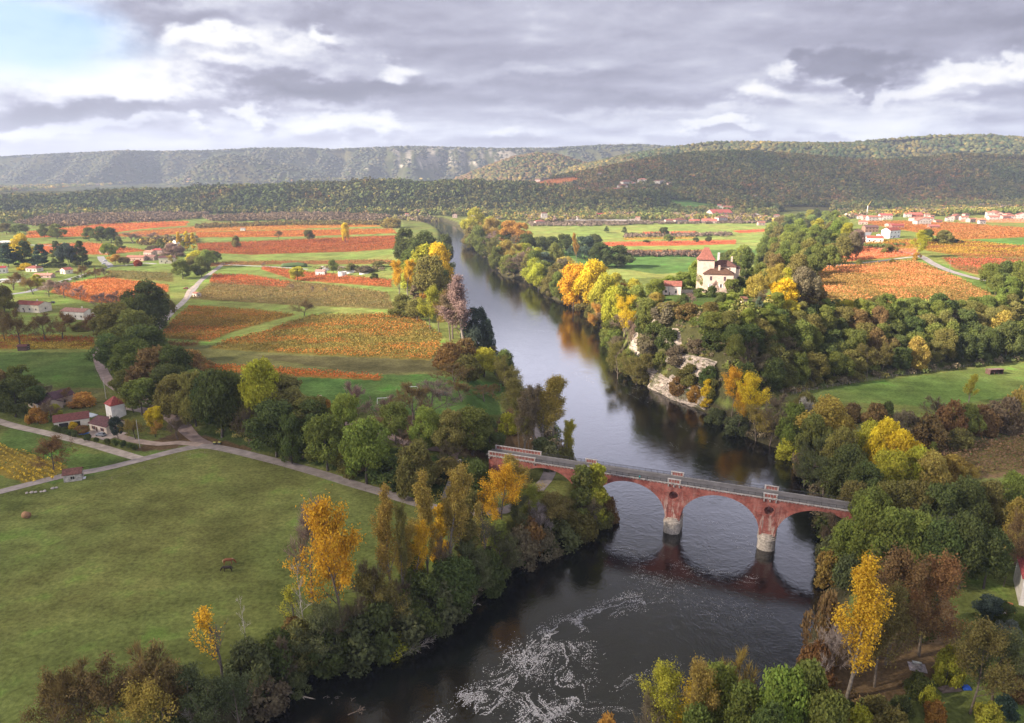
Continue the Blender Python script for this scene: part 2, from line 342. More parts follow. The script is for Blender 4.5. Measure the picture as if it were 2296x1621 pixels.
# ------------------------------------------------------------------ the ground sheet
def build_ground():
    fine = np.radians(np.arange(-43, 43.01, .2))
    coarse = np.radians(np.concatenate([np.arange(-180, -43, 4.0)]))
    coarse2 = np.radians(np.arange(47, 180, 4.0))
    th = np.concatenate([coarse, fine, coarse2])
    rr = [60.0]
    while rr[-1] < 15000: rr.append(rr[-1]*(1.0055 if rr[-1] < 1200 else 1.008))
    rr = np.array(rr); nr, nt = len(rr), len(th)
    TH, RR = np.meshgrid(th, rr)
    X = RR*np.sin(TH); Y = RR*np.cos(TH)
    Z = H(X.ravel(), Y.ravel()).reshape(X.shape)
    far = (np.maximum(RR, 1)-1500)/1500
    Z += np.where(RR > 1600, (fbm(X/60, Y/60, 4, 2)-.5)*14*np.clip(far, 0, 1)*(Z > 14), 0)
    px, py = proj(X, Y, Z); front = Y > 10
    C = np.empty(X.shape+(3,)); C[:] = GR
    ridge_m = (RR > 1560) & (Z > 11)
    wood = np.array((.045,.055,.022)); scrub = np.array((.12,.10,.05)); rock = np.array((.30,.27,.22))
    n1 = fbm(X/90, Y/90, 4, 9); n2 = fbm(X/28, Y/28, 4, 4)
    wc = wood[None, None]*(.55+.9*n2[..., None])+(scrub-wood)[None, None]*np.clip(n1*2.4-.9, 0, 1)[..., None]*.7
    C = np.where(ridge_m[..., None], wc, C)
    # pale scree and a ledge on the far cliff
    ledge = ridge_m & front & (Y > 3900) & (px > 820) & (px < 1140) & (np.abs(py-(372-(px-900)*.052)) < 1.0)
    scree = ridge_m & front & (Y > 3700) & (px > 880) & (px < 1180) & (py < 372)
    C = np.where((scree & (fbm(X/30+Y/300, Y/600, 4, 21) > .53))[..., None], rock*.62, C)
    C = np.where(ledge[..., None], rock*1.35, C)
    for col, poly in PLOTS:
        m = front & (RR < 3000) & inpoly(poly, px, py) & ~((RR > 1600) & (Z > 90))
        C = np.where(m[..., None], np.array(col)[None, None], C)
    for _, poly, ca, cb, dens, _h in VINES:
        m = front & (RR < 4000) & inpoly(poly, px, py)
        far_ = np.clip((RR-500)/900, 0, 1)[..., None]
        base = np.array((.13,.13,.04))*.6+.3*np.array(cb)
        C = np.where(m[..., None], base*(1-far_)+far_*(np.array(ca)*.75), C)
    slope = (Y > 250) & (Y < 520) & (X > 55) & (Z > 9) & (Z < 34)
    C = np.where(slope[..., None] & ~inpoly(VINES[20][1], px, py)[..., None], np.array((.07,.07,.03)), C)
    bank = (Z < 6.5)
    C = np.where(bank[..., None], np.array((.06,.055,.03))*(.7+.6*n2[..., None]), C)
    v = np.stack([X, Y, Z], -1).reshape(-1, 3)
    # close the disc over the back and at the centre
    i = np.arange(nr-1)[:, None]*nt; j = np.arange(nt)[None, :]
    jn = (j+1) % nt
    f = np.stack([i+j, i+jn, i+nt+jn, i+nt+j], -1).reshape(-1, 4)[:, ::-1]
    rgba = np.concatenate([C.reshape(-1, 3), np.ones((len(v), 1))], 1)
    # inner cap
    k = len(v); v = np.vstack([v, [[0, 0, 8]]]); rgba = np.vstack([rgba, [[*GR, 1]]])
    cap = np.stack([np.full(nt, k), np.full(nt, k), (np.arange(nt)+1) % nt, np.arange(nt)], -1)
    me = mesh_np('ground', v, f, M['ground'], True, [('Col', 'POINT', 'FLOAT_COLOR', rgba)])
    o = link('ground', me); tag(o, kind='structure')
    return o
def m_ground():
    m, t = nmat('ground_cover'); N = NT(t)
    at = N.n('ShaderNodeAttribute', attribute_name='Col'); g = N.n('ShaderNodeNewGeometry')
    P = g.outputs['Position']
    nz = N.noise(P, .012, 5, .62); nb = N.noise(P, .055, 5, .65); nf = N.noise(P, .9, 5, .75)
    stretch = N.vec('MULTIPLY', P, (.5, 1.0, 1.0)); nst = N.noise(stretch, .16, 4, .6)
    f = N.math('MULTIPLY', N.rng(nb, .3, .72, .72, 1.28), N.math('MULTIPLY', N.rng(nf, .25, .75, .62, 1.4), N.rng(nst, .3, .7, .85, 1.15)))
    col = N.vec('MULTIPLY', at.outputs['Color'], N.n('ShaderNodeCombineXYZ', {0: f, 1: f, 2: f}))
    # grass: lush and dried patches
    dry = N.rng(nz, .42, .62, 0, .55); lush = N.rng(nb, .56, .70, 0, .75)
    sep = N.n('ShaderNodeSeparateColor', {0: at.outputs['Color']})
    isg = N.rng(N.math('SUBTRACT', sep.outputs[1], sep.outputs[0]), .0, .04)
    col = N.mix(N.math('MULTIPLY', dry, isg), col, N.vec('MULTIPLY', col, (1.38, .97, 1.15)))
    col = N.mix(N.math('MULTIPLY', lush, isg), col, N.vec('MULTIPLY', col, (.68, 1.12, .62)))
    d = N.n('ShaderNodeBsdfDiffuse', {'Color': col, 'Roughness': .6})
    bp = N.n('ShaderNodeBump', {'Strength': .55, 'Distance': .5, 'Height': nf}); N.put(d.inputs['Normal'], bp)
    N.out(d.outputs[0]); return m
M['ground'] = m_ground()
build_ground()

# ------------------------------------------------------------------ river
def m_water():
    m, t = nmat('river_water'); N = NT(t)
    P = N.n('ShaderNodeNewGeometry').outputs['Position']
    flow = N.vec('MULTIPLY', P, (1.0, .55, 1.0))
    w1 = N.noise(flow, 1.1, 4, .6, .4); w2 = N.noise(P, .09, 4, .6, 1.6); w3 = N.noise(P, .35, 5, .6, 2.2)
    calm = N.rng(w2, .36, .66, .18, 1.0)
    h = N.math('ADD', N.math('MULTIPLY', w1, N.math('MULTIPLY', calm, .032)), N.math('MULTIPLY', w3, .035))
    bp = N.n('ShaderNodeBump', {'Strength': 1.0, 'Distance': 1.0, 'Height': h})
    p = N.n('ShaderNodeBsdfPrincipled', {'Base Color': (.004,.0045,.005,1), 'Roughness': .08, 'IOR': 1.85, 'Specular IOR Level': .5, 'Normal': bp})
    N.out(p.outputs[0]); return m
M['water'] = m_water()
wv = [(-700,-150,0),(420,-150,0),(420,1750,0),(-700,1750,0)]
me = mesh_np('river_water', wv, [(0,1,2,3)], M['water']); tag(link('river_water', me), kind='structure')

def bez(pts, step=4.0):
    """smooth curve through world points"""
    out = []
    n = len(pts)
    for i in range(n-1):
        p0 = pts[max(i-1, 0)]; p1 = pts[i]; p2 = pts[i+1]; p3 = pts[min(i+2, n-1)]
        L = math.hypot(p2[0]-p1[0], p2[1]-p1[1]); k = max(1, int(L/step))
        for j in range(k):
            t = j/k
            out.append(tuple(.5*((2*p1[c])+(-p0[c]+p2[c])*t+(2*p0[c]-5*p1[c]+4*p2[c]-p3[c])*t*t+(-p0[c]+3*p1[c]-3*p2[c]+p3[c])*t**3) for c in (0, 1)))
    out.append(tuple(pts[-1][:2])); return out
def ribbon(name, pts, w, mat, color, lift=.1, kind='structure', w_end=None, zf=None, **k):
    c = bez(pts); n = len(c); P = np.array(c)
    T = np.gradient(P, axis=0); T /= np.linalg.norm(T, axis=1)[:, None]+1e-9
    Nn = np.stack([-T[:, 1], T[:, 0]], 1)
    ww = np.linspace(w, w_end or w, n)*(1+.10*(vnoise(np.arange(n)/3.0, np.zeros(n), 3)-.5))
    cols = 5; V = []
    for j in range(cols):
        q = P+Nn*(ww*(j/(cols-1)-.5))[:, None]
        z = H(q[:, 0], q[:, 1])+lift if zf is None else np.full(n, zf)
        V.append(np.column_stack([q, z]))
    V = np.stack(V, 1).reshape(-1, 3)
    i = np.arange(n-1)[:, None]*cols+np.arange(cols-1)[None]
    f = np.stack([i, i+1, i+cols+1, i+cols], -1).reshape(-1, 4)[:, ::-1]
    o = link(name, mesh_np(name, V, f, mat), color=color); return tag(o, kind=kind, **k)
ROAD = (.27,.235,.22)
def gp(L): return [G(*p) for p in L]
ribbon('lane', gp([(-60,1118),(0,1103),(140,1068),(230,1052),(320,1030),(390,1012),(450,1001),(500,1006),(600,1030),(700,1057),(800,1088),(870,1108),(940,1130),(1010,1146)])+[W(1075,1150),W(1130,1145),W(1185,1120),W(1212,1090),(13,240),(14,262),(8,300)], 4.6, M['gravel'], ROAD, .12)
ribbon('farm_track', gp([(-40,930),(20,952),(120,975),(210,998),(290,1022),(318,1030)]), 4.2, M['gravel'], (.34,.29,.245), .10)
ribbon('driveway', gp([(450,998),(400,993),(360,996),(300,988),(250,972),(215,962)]), 4.0, M['gravel'], (.36,.28,.235), .14)
ribbon('courtyard', gp([(195,975),(225,972),(262,980)]), 10.0, M['gravel'], (.38,.31,.27), .16)
ribbon('village_lane', gp([(475,1002),(440,985),(415,962),(400,950)])+gp([(262,870),(232,835),(219,800),(222,783),(232,768)]) , 5.0, M['gravel'], (.25,.19,.17), .11)
ribbon('side_drive', gp([(330,945),(370,935),(290,915),(250,922)]), 3.4, M['gravel'], (.36,.29,.25), .13)
ribbon('plain_lane', gp([(340,760),(352,738),(385,700),(410,678),(432,652),(452,628),(490,600),(500,590)]), 5.0, M['gravel'], (.29,.26,.245), .11)
ribbon('plain_track', gp([(415,672),(425,650),(445,636)]), 3.0, M['gravel'], (.38,.31,.26), .16)
ribbon('road', gp([(-60,672),(0,662),(60,655),(110,640),(170,622),(215,608),(245,596),(232,586),(225,575)]), 7.5, M['gravel'], (.25,.25,.26), .12)
ribbon('side_road', gp([(245,598),(290,594),(320,590),(350,592)]), 5.0, M['gravel'], (.33,.32,.32), .15)
ribbon('far_road', gp([(60,549),(110,551),(170,556),(190,560)]), 7.0, M['gravel'], (.3,.3,.3), .16)
ribbon('park_path', gp([(700,965),(780,950),(850,968),(900,990),(960,1005),(1020,1017)])+[(-12,236)], 4.0, M['gravel'], (.27,.19,.16), .14)
ribbon('hill_lane', gp([(1800,600),(1880,595),(1960,587),(2040,577),(2062,576)]), 4.5, M['gravel'], (.40,.37,.31), .15)
ribbon('hill_road', gp([(1960,556),(2030,566),(2062,574),(2090,590),(2130,608),(2190,625),(2215,630)]), 6.0, M['gravel'], (.30,.27,.26), .18)
ribbon('works_road', gp([(500,593),(560,596),(640,600),(690,604)]), 4.5, M['gravel'], (.36,.34,.32), .14)
ribbon('street', gp([(1918,555),(1932,545),(1945,525),(1952,512)]), 7.0, M['gravel'], (.24,.24,.25), .16)
ribbon('playing_court', gp([(1265,493),(1440,494)]), 42.0, M['gravel'], (.42,.37,.34), .3)
# terrace around the river lane
# ------------------------------------------------------------------ vineyards
def rot2(P, a): c, s = math.cos(a), math.sin(a); return P@np.array([[c, s], [-s, c]])
def vineyard(desc, poly, ca, cb, dens, head):
    Wd = np.array([G(*p) for p in poly]); ctr = Wd.mean(0); dist = np.hypot(*ctr)
    a = R(head); L = rot2(Wd-ctr, -a)
    x0, y0 = L.min(0); x1, y1 = L.max(0)
    k = max(1.0, dist/620.0); row = 2.3*min(k, 2.2)
    rows = np.arange(y0, y1, row); per = max(4, int((x1-x0)*4.2/k**1.15*dens))
    n = len(rows)*per
    if n > 80000: per = 80000//len(rows); n = len(rows)*per
    Xl = RNG.uniform(x0, x1, n); Yl = np.repeat(rows, per)+RNG.normal(0, .16*k, n)
    P = rot2(np.stack([Xl, Yl], 1), a)+ctr
    px, py = proj(P[:, 0], P[:, 1], H(P[:, 0], P[:, 1]))
    clump = fbm(P[:, 0]/7, P[:, 1]/7, 3, 5)
    m = inpoly(poly, px, py) & (RNG.random(n) < np.clip(.75+.4*clump, 0, 1))
    P = P[m]; n = len(P)
    if n == 0: return
    z = H(P[:, 0], P[:, 1])+RNG.uniform(.45, 1.5, n)*(1+.25*(k-1))
    c = np.column_stack([P, z]); s = RNG.uniform(.25, .50, n)*(1+.45*(k-1))
    nrm = RNG.normal(0, 1, (n, 3)); nrm[:, 2] = np.abs(nrm[:, 2])*.8+.6; nrm /= np.linalg.norm(nrm, axis=1)[:, None]
    t = np.cross(nrm, RNG.normal(0, 1, (n, 3))); t /= np.linalg.norm(t, axis=1)[:, None]; b = np.cross(nrm, t)
    t *= s[:, None]; b *= s[:, None]
    V = np.stack([c-t, c-b*.7, c+t, c+b*.7], 1).reshape(-1, 3)
    f = np.arange(4*n).reshape(n, 4)
    big = fbm(P[:, 0]/26, P[:, 1]/12, 3, 8)
    w = np.clip((big-.5)*5+.5+RNG.normal(0, .12, n), 0, 1)[:, None]
    colr = np.array(ca)*(1-w)+np.array(cb)*w
    green = RNG.random(n) < .06
    colr = np.where(green[:, None], np.array((.09,.12,.03)), colr)*RNG.uniform(.68, 1.2, n)[:, None]
    colr = colr*np.array([.96,1.14,1.35]); rgba = np.repeat(np.column_stack([np.clip(colr, 0, .85), np.ones(n)]), 4, 0)
    nm = 'maize_field' if 'maize' in desc else 'vineyard'
    o = link(nm, mesh_np(nm, V, f, M['vines'], False, [('Col', 'POINT', 'FLOAT_COLOR', rgba)]))
    tag(o, desc, 'maize field' if nm == 'maize_field' else 'vineyard', 'vineyards of the valley' if nm == 'vineyard' else None, 'stuff')
for v in VINES: vineyard(*v)
# ------------------------------------------------------------------ tree kinds (built once each, then copied)
def leafmesh(name, C, D, size, tint, rng, flat=.75):
    """C centres, D outward directions; small leaf-spray faces"""
    n = len(C)
    nrm = D+rng.normal(0, flat, (n, 3)); nrm /= np.linalg.norm(nrm, axis=1)[:, None]+1e-9
    t = np.cross(nrm, rng.normal(0, 1, (n, 3))); t /= np.linalg.norm(t, axis=1)[:, None]+1e-9
    b = np.cross(nrm, t); s = (size*rng.uniform(.6, 1.35, n))[:, None]
    V = np.stack([C-t*s, C-b*s*.62, C+t*s, C+b*s*.62], 1).reshape(-1, 3)
    return mesh_np(name, V, np.arange(4*n).reshape(n, 4), M['foliage'], False, [('tint', 'FACE', 'FLOAT', tint)])
def blob_crown(seed, Wd, Ht, nb=26, nl=4200, leaf=.42, zlo=.16, topw=.9, irr=.22, conic=0.0, br=.21):
    rng = np.random.default_rng(seed)
    cs, rs = [], []
    for i in range(nb):
        u = rng.uniform(0, 1)**.85; z = zlo+.08+u*(.86-zlo)
        a = rng.uniform(0, 2*math.pi)
        tt = (z-zlo)/(1-zlo)
        env = math.sin(math.pi*min(max(tt*.86+.14, 0), 1))**.6 if conic == 0 else (1-tt)**conic
        rad = Wd/2*env*rng.uniform(.35, .78)*(1+rng.uniform(-irr, irr))
        cs.append((rad*math.cos(a), rad*math.sin(a), z*Ht)); rs.append(Wd*br*rng.uniform(.65, 1.2)*(topw if conic == 0 else .35+.75*(1-tt)))
    cs = np.array(cs); rs = np.array(rs)
    p = rs**2/np.sum(rs**2); k = rng.choice(nb, nl, p=p)
    d = rng.normal(0, 1, (nl, 3)); d /= np.linalg.norm(d, axis=1)[:, None]
    out = cs[k]-np.array([0, 0, Ht*.45]); out /= np.linalg.norm(out, axis=1)[:, None]+1e-9
    flip = (np.sum(d*out, 1) < -.25); d[flip] *= -1
    rr = rs[k]*rng.uniform(.62, 1.1, nl)*(1+.25*np.sin(d[:, 0]*5+k)*np.sin(d[:, 1]*6+d[:, 2]*4))
    C = cs[k]+d*rr[:, None]*np.array([1, 1, .85])
    C[:, 2] = np.maximum(C[:, 2], Ht*.05)
    bt = rng.uniform(0, 1, nb)
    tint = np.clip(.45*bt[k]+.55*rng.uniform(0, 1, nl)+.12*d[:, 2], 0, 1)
    return leafmesh('crown', C, d, leaf, tint, rng)
def skel(rng, Ht, lean=.04, levels=3, nb=(9, 5, 4), ang=(.9, .8, .8), ln=(.5, .5, .5), start=.3, up=.2, r0=.28):
    segs = []; tips = []
    def grow(p, d, L, r, lv):
        n = 5 if lv == 0 else 3
        pts = [np.array(p)]; dd = np.array(d, float); q = np.array(p, float)
        for i in range(n):
            dd = dd+rng.normal(0, .09 if lv == 0 else .16, 3)+np.array([0, 0, up if lv else .02]); dd /= np.linalg.norm(dd)
            q = q+dd*L/n; pts.append(q.copy())
        for i in range(n):
            segs.append((pts[i], pts[i+1], r*(1-.85*i/n), r*(1-.85*(i+1)/n), lv))
        tips.append((pts[-1], lv))
        if lv >= levels: return
        m = nb[lv]
        for j in range(m):
            t = start+(1-start)*(j+rng.uniform(.1, .9))/m if lv == 0 else .25+.75*(j+rng.uniform(.1, .9))/m
            i = min(int(t*n), n-1); f = t*n-i; b = pts[i]*(1-f)+pts[i+1]*f
            base = pts[i+1]-pts[i]; base /= np.linalg.norm(base)
            a = ang[lv]*rng.uniform(.7, 1.2); rnd = rng.normal(0, 1, 3); rnd -= base*np.dot(rnd, base); rnd /= np.linalg.norm(rnd)
            nd = base*math.cos(a)+rnd*math.sin(a)
            l2 = L*ln[lv]*(1.15-.75*(t if lv == 0 else .3))*rng.uniform(.75, 1.2)
            grow(b, nd, l2, r*(1-.8*t)*.5, lv+1)
    grow((0, 0, 0), (rng.normal(0, lean), rng.normal(0, lean), 1), Ht, r0, 0)
    return segs, tips
def segmesh(name, segs, mat, maxlv=9, minlv=0, rmin=.02):
    V = []; Fq = []
    for p, q, a, b, lv in segs:
        if lv > maxlv or lv < minlv: continue
        n = 6 if lv == 0 else (4 if lv == 1 else 3)
        d = q-p; d = d/(np.linalg.norm(d)+1e-9)
        u = np.cross(d, (0.31, .87, .12)); u /= np.linalg.norm(u)+1e-9; w = np.cross(d, u); o = len(V)
        a = max(a, rmin); b = max(b, rmin*.7)
        for c, r in ((p, a), (q, b)):
            for i in range(n):
                t = 2*math.pi*i/n; V.append(c+u*math.cos(t)*r+w*math.sin(t)*r)
        Fq += [(o+i, o+(i+1) % n, o+n+(i+1) % n, o+n+i) for i in range(n)]
    me = mesh_np(name, np.array(V), np.array(Fq), mat)
    return me
def norm_wh(me_list, W0=None):
    co = []
    for me in me_list:
        a = np.empty(len(me.vertices)*3, np.float32); me.vertices.foreach_get('co', a); co.append(a.reshape(-1, 3))
    A = np.vstack(co); w = np.percentile(np.hypot(A[:, 0], A[:, 1]), 97)*2; h = np.percentile(A[:, 2], 99.6)
    return float(w), float(h)
KINDS = {}
def add_kind(k, crown, trunk):
    w, h = norm_wh([crown]); KINDS.setdefault(k, []).append((crown, trunk, w, h))
def simple_trunk(seed, Ht, r=.35, frac=.75, limbs=5):
    rng = np.random.default_rng(seed)
    s, _ = skel(rng, Ht*frac, .05, 1, (limbs, 0, 0), (.8, .8, .8), (.45, .5, .5), .35, .25, r)
    return segmesh('trunk', s, M['bark'])
for i in range(4):
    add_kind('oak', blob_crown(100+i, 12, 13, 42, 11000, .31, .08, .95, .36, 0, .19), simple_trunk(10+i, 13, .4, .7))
for i in range(2):
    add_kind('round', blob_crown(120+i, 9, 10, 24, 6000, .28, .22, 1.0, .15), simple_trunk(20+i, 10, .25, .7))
for i in range(3):
    add_kind('shrub', blob_crown(130+i, 7, 5, 20, 4600, .26, -.05, 1.1, .35, 0, .2), simple_trunk(30+i, 4, .12, .7))
for i in range(2):
    add_kind('column', blob_crown(140+i, 4.2, 17, 36, 6500, .27, .06, 1.0, .2, 0, .25), simple_trunk(40+i, 17, .25, .85, 8))
for i in range(2):
    add_kind('conifer', blob_crown(150+i, 9, 15, 44, 7000, .27, .06, 1.0, .1, .75, .17), simple_trunk(50+i, 15, .3, .9, 8))
def airy(seed, Ht, nb, ang, ln, per, spread, leaf, up, start=.3, keep=None, sz=(1, 1, .8), r0=.28, lv3=(9, 5, 4)):
    rng = np.random.default_rng(seed)
    segs, tips = skel(rng, Ht, .05, 3, nb, ang, ln, start, up, r0)
    T = np.array([t for t, lv in tips if lv >= 2]); S = np.array([(a+b)/2 for a, b, _, _, lv in segs if lv >= 2])
    Q = np.vstack([T, S])
    if keep is not None: Q = Q[keep(Q, rng)]
    n = per; k = rng.integers(0, len(Q), n)
    off = rng.normal(0, spread, (n, 3))*np.array(sz); C = Q[k]+off
    D = off+np.array([0, 0, .3])+(C-np.array([0, 0, Ht*.5]))*.06; D /= np.linalg.norm(D, axis=1)[:, None]+1e-9
    ct = rng.uniform(0, 1, len(Q))
    tint = np.clip(.35*ct[k]+.65*rng.uniform(0, 1, n), 0, 1)
    return leafmesh('crown', C, D, leaf, tint, rng), segmesh('trunk', segs, M['bark'], 3, 0, .028)
for i in range(3):
    add_kind('poplar', *airy(200+i, 18, (16, 5, 3), (.55, .5, .6), (.34, .4, .5), 14000, .42, .15, .30, .16))
for i in range(3):
    add_kind('airy', *airy(210+i, 15, (12, 6, 3), (.95, .7, .7), (.50, .45, .5), 13000, .50, .17, .12, .22))
for i in range(2):   # nearly bare poplars keeping leaves on the edges
    add_kind('thin', *airy(220+i, 18, (14, 6, 4), (.6, .55, .6), (.38, .42, .5), 1700, .35, .20, .28, .22,
        keep=lambda Q, r: (Q[:, 2] < 8) | (Q[:, 0] < -1.6) | (r.random(len(Q)) < .05)))
def bare(seed, Ht, nb, ang, ln, up, start, ntw, tw, r0=.3):
    rng = np.random.default_rng(seed)
    segs, tips = skel(rng, Ht, .05, 3, nb, ang, ln, start, up, r0)
    Q = [(a, b) for a, b, _, _, lv in segs if lv >= 2]
    k = rng.integers(0, len(Q), ntw); f = rng.random(ntw)[:, None]
    A = np.array([q[0] for q in Q])[k]; B = np.array([q[1] for q in Q])[k]
    P = A*(1-f)+B*f; d = (B-A); d /= np.linalg.norm(d, axis=1)[:, None]+1e-9
    d = d+rng.normal(0, .55, (ntw, 3))+np.array([0, 0, .25]); d /= np.linalg.norm(d, axis=1)[:, None]
    L = (tw*rng.uniform(.5, 1.3, ntw))[:, None]; s = np.cross(d, rng.normal(0, 1, (ntw, 3))); s /= np.linalg.norm(s, axis=1)[:, None]
    V = np.stack([P-s*.035, P+s*.035, P+d*L+s*.012, P+d*L-s*.012], 1).reshape(-1, 3)
    me = mesh_np('crown', V, np.arange(4*ntw).reshape(-1, 4), M['foliage'], False, [('tint', 'FACE', 'FLOAT', rng.random(ntw))])
    return me, segmesh('trunk', segs, M['bark'], 3, 0, .03)
for i in range(3):
    add_kind('bare', *bare(230+i, 9, (10, 6, 4), (1.0, .75, .7), (.62, .5, .5), .10, .2, 3400, 1.0))
add_kind('dead', *bare(240, 14, (9, 4, 3), (.8, .6, .6), (.28, .4, .5), .12, .35, 160, .7, .22))
for i in range(2):   # autumn walnut: thin brown haze of leaves over dark limbs
    add_kind('walnut', *airy(250+i, 10, (11, 6, 4), (1.1, .75, .7), (.62, .5, .5), 7000, .48, .17, .08, .2))
# bark colours differ by kind
BARK = {'dead': (.42,.38,.34), 'bare': (.17,.13,.11), 'poplar': (.22,.19,.16), 'airy': (.16,.13,.10), 'thin': (.13,.11,.1)}
CAT = {'column': 'poplar tree', 'poplar': 'poplar tree', 'thin': 'poplar tree', 'shrub': 'shrub', 'conifer': 'conifer'}
NAME = {'oak': 'broadleaf_tree', 'round': 'round_tree', 'shrub': 'shrub', 'column': 'columnar_poplar', 'conifer': 'conifer_tree',
        'poplar': 'poplar_tree', 'airy': 'riverside_tree', 'thin': 'thin_poplar_tree', 'bare': 'bare_tree', 'dead': 'dead_tree', 'walnut': 'walnut_tree'}
NTREE = 0
TREES = []
def place(kind, x, y, zb, h, w, color, label=None, group=None, rz=None, var=None, cat=None):
    global NTREE
    NTREE += 1; vs = KINDS[kind]; crown, trunk, kw, kh = vs[(NTREE if var is None else var) % len(vs)]
    e = empty(NAME[kind], (x, y, zb-.15), 0, label=label, cat=cat or CAT.get(kind, 'tree'), group=group)
    rz = random.uniform(0, 6.28) if rz is None else rz
    sx, sz = w/kw, h/kh
    c = link('crown', crown, e, color); c.rotation_euler = (0, 0, rz); c.scale = (sx, sx, sz)
    if trunk:
        b = BARK.get(kind, (.10,.085,.07)); t = link('trunk', trunk, e, b); t.rotation_euler = (0, 0, rz); t.scale = (min(sx, 1.4), min(sx, 1.4), sz) if kind in ('oak','round','shrub','column','conifer') else (sx, sx, sz)
    TREES.append(e); return e
PAL = dict(dg=(.105,.130,.042), g=(.165,.190,.048), lg=(.22,.26,.055), ol=(.20,.18,.058), go=(.125,.14,.062), ye=(.62,.44,.035),
           yl=(.40,.38,.05), ro=(.62,.36,.035), oc=(.36,.27,.07), br=(.21,.145,.062), rb=(.25,.145,.06), pk=(.30,.21,.17), gb=(.19,.155,.095),
           rd=(.34,.06,.03), bg=(.07,.10,.075), sg=(.15,.18,.13), dd=(.45,.40,.35), am=(.46,.25,.06))
CW = dict(dg='dark green', g='green', lg='light green', ol='olive green', go='grey green', ye='bright yellow', yl='yellow green', ro='orange yellow',
          oc='ochre', br='brown', rb='rust brown', pk='pinkish bare', gb='grey brown', rd='deep red', bg='blue green', sg='silvery green', dd='dead pale', am='amber')
def jit(c, a=.14):
    v = random.uniform(1-a, 1+a); return tuple(max(.01, min(.9, q*v*random.uniform(.94, 1.06))) for q in c)
def tr(kind, px, base, top, wpx, col, label=None, group=None, **k):
    x, y, zb = G3(px, base)
    kk = (810.5-top)/F; q = y*(kk*cp-sp)/(cp+kk*sp); h = max(CAMZ+q-zb, 1.0)
    w = wpx/F*dep_of(x, y, zb)
    return place(kind, x, y, zb, h, w, jit(PAL[col]), label, group, **k)
_t = ['first','second','third','fourth','fifth','sixth','seventh','eighth','ninth','tenth','eleventh','twelfth','thirteenth','fourteenth','fifteenth','sixteenth','seventeenth','eighteenth','nineteenth']
ORD = _t+[q for tens, tn in (('twentieth','twenty'),('thirtieth','thirty'),('fortieth','forty'),('fiftieth','fifty')) for q in [tens]+[tn+'-'+u for u in _t[:9]]]
SHAPE = {'oak': 'spreading tree', 'round': 'round tree', 'shrub': 'bush', 'column': 'columnar poplar', 'conifer': 'conifer', 'poplar': 'slender poplar', 'airy': 'open-crowned tree', 'thin': 'half-bare poplar', 'bare': 'leafless tree', 'dead': 'dead tree', 'walnut': 'walnut tree'}
def belt(items, where, group):
    """hand traced trees of one belt; labels count those that share a look, from the left"""
    cnt = {}; tot = {}
    items = sorted(items, key=lambda t: t[1])
    for it in items: tot[(it[0], it[5])] = tot.get((it[0], it[5]), 0)+1
    for it in items:
        k = (it[0], it[5]); cnt[k] = cnt.get(k, 0)+1
        nm = f'{CW[it[5]]} {SHAPE[it[0]]}'
        lab = f'{nm} {where}' if tot[k] == 1 else f'{ORD[cnt[k]-1]} {nm} from the left {where}'
        if len(it) > 6: lab = it[6]
        tr(*it[:6], lab, group, **(it[7] if len(it) > 7 else {}))
def rows(rowlist, where, group):
    for rname, pts, n, hpx, wpx, pal in rowlist:
        ks = list(pal.items()); tw = sum(v for _, v in ks)
        P = np.array(pts, float); s = np.concatenate([[0], np.cumsum(np.hypot(*np.diff(P, axis=0).T))])
        for i in range(n):
            t = (i+.5+random.uniform(-.28, .28))/n*s[-1]
            px = np.interp(t, s, P[:, 0]); py = np.interp(t, s, P[:, 1])+random.uniform(-5, 5)
            r = random.uniform(0, tw)
            for (kd, cl), wgt in ks:
                r -= wgt
                if r <= 0: break
            f = random.uniform(.78, 1.22)
            lab = f'{CW[cl]} {SHAPE[kd]}, {ORD[i]} from the left in the {rname}, {where}'
            tr(kd, float(px), float(py), float(py)-hpx*f, wpx*random.uniform(.85, 1.3), cl, lab, group)
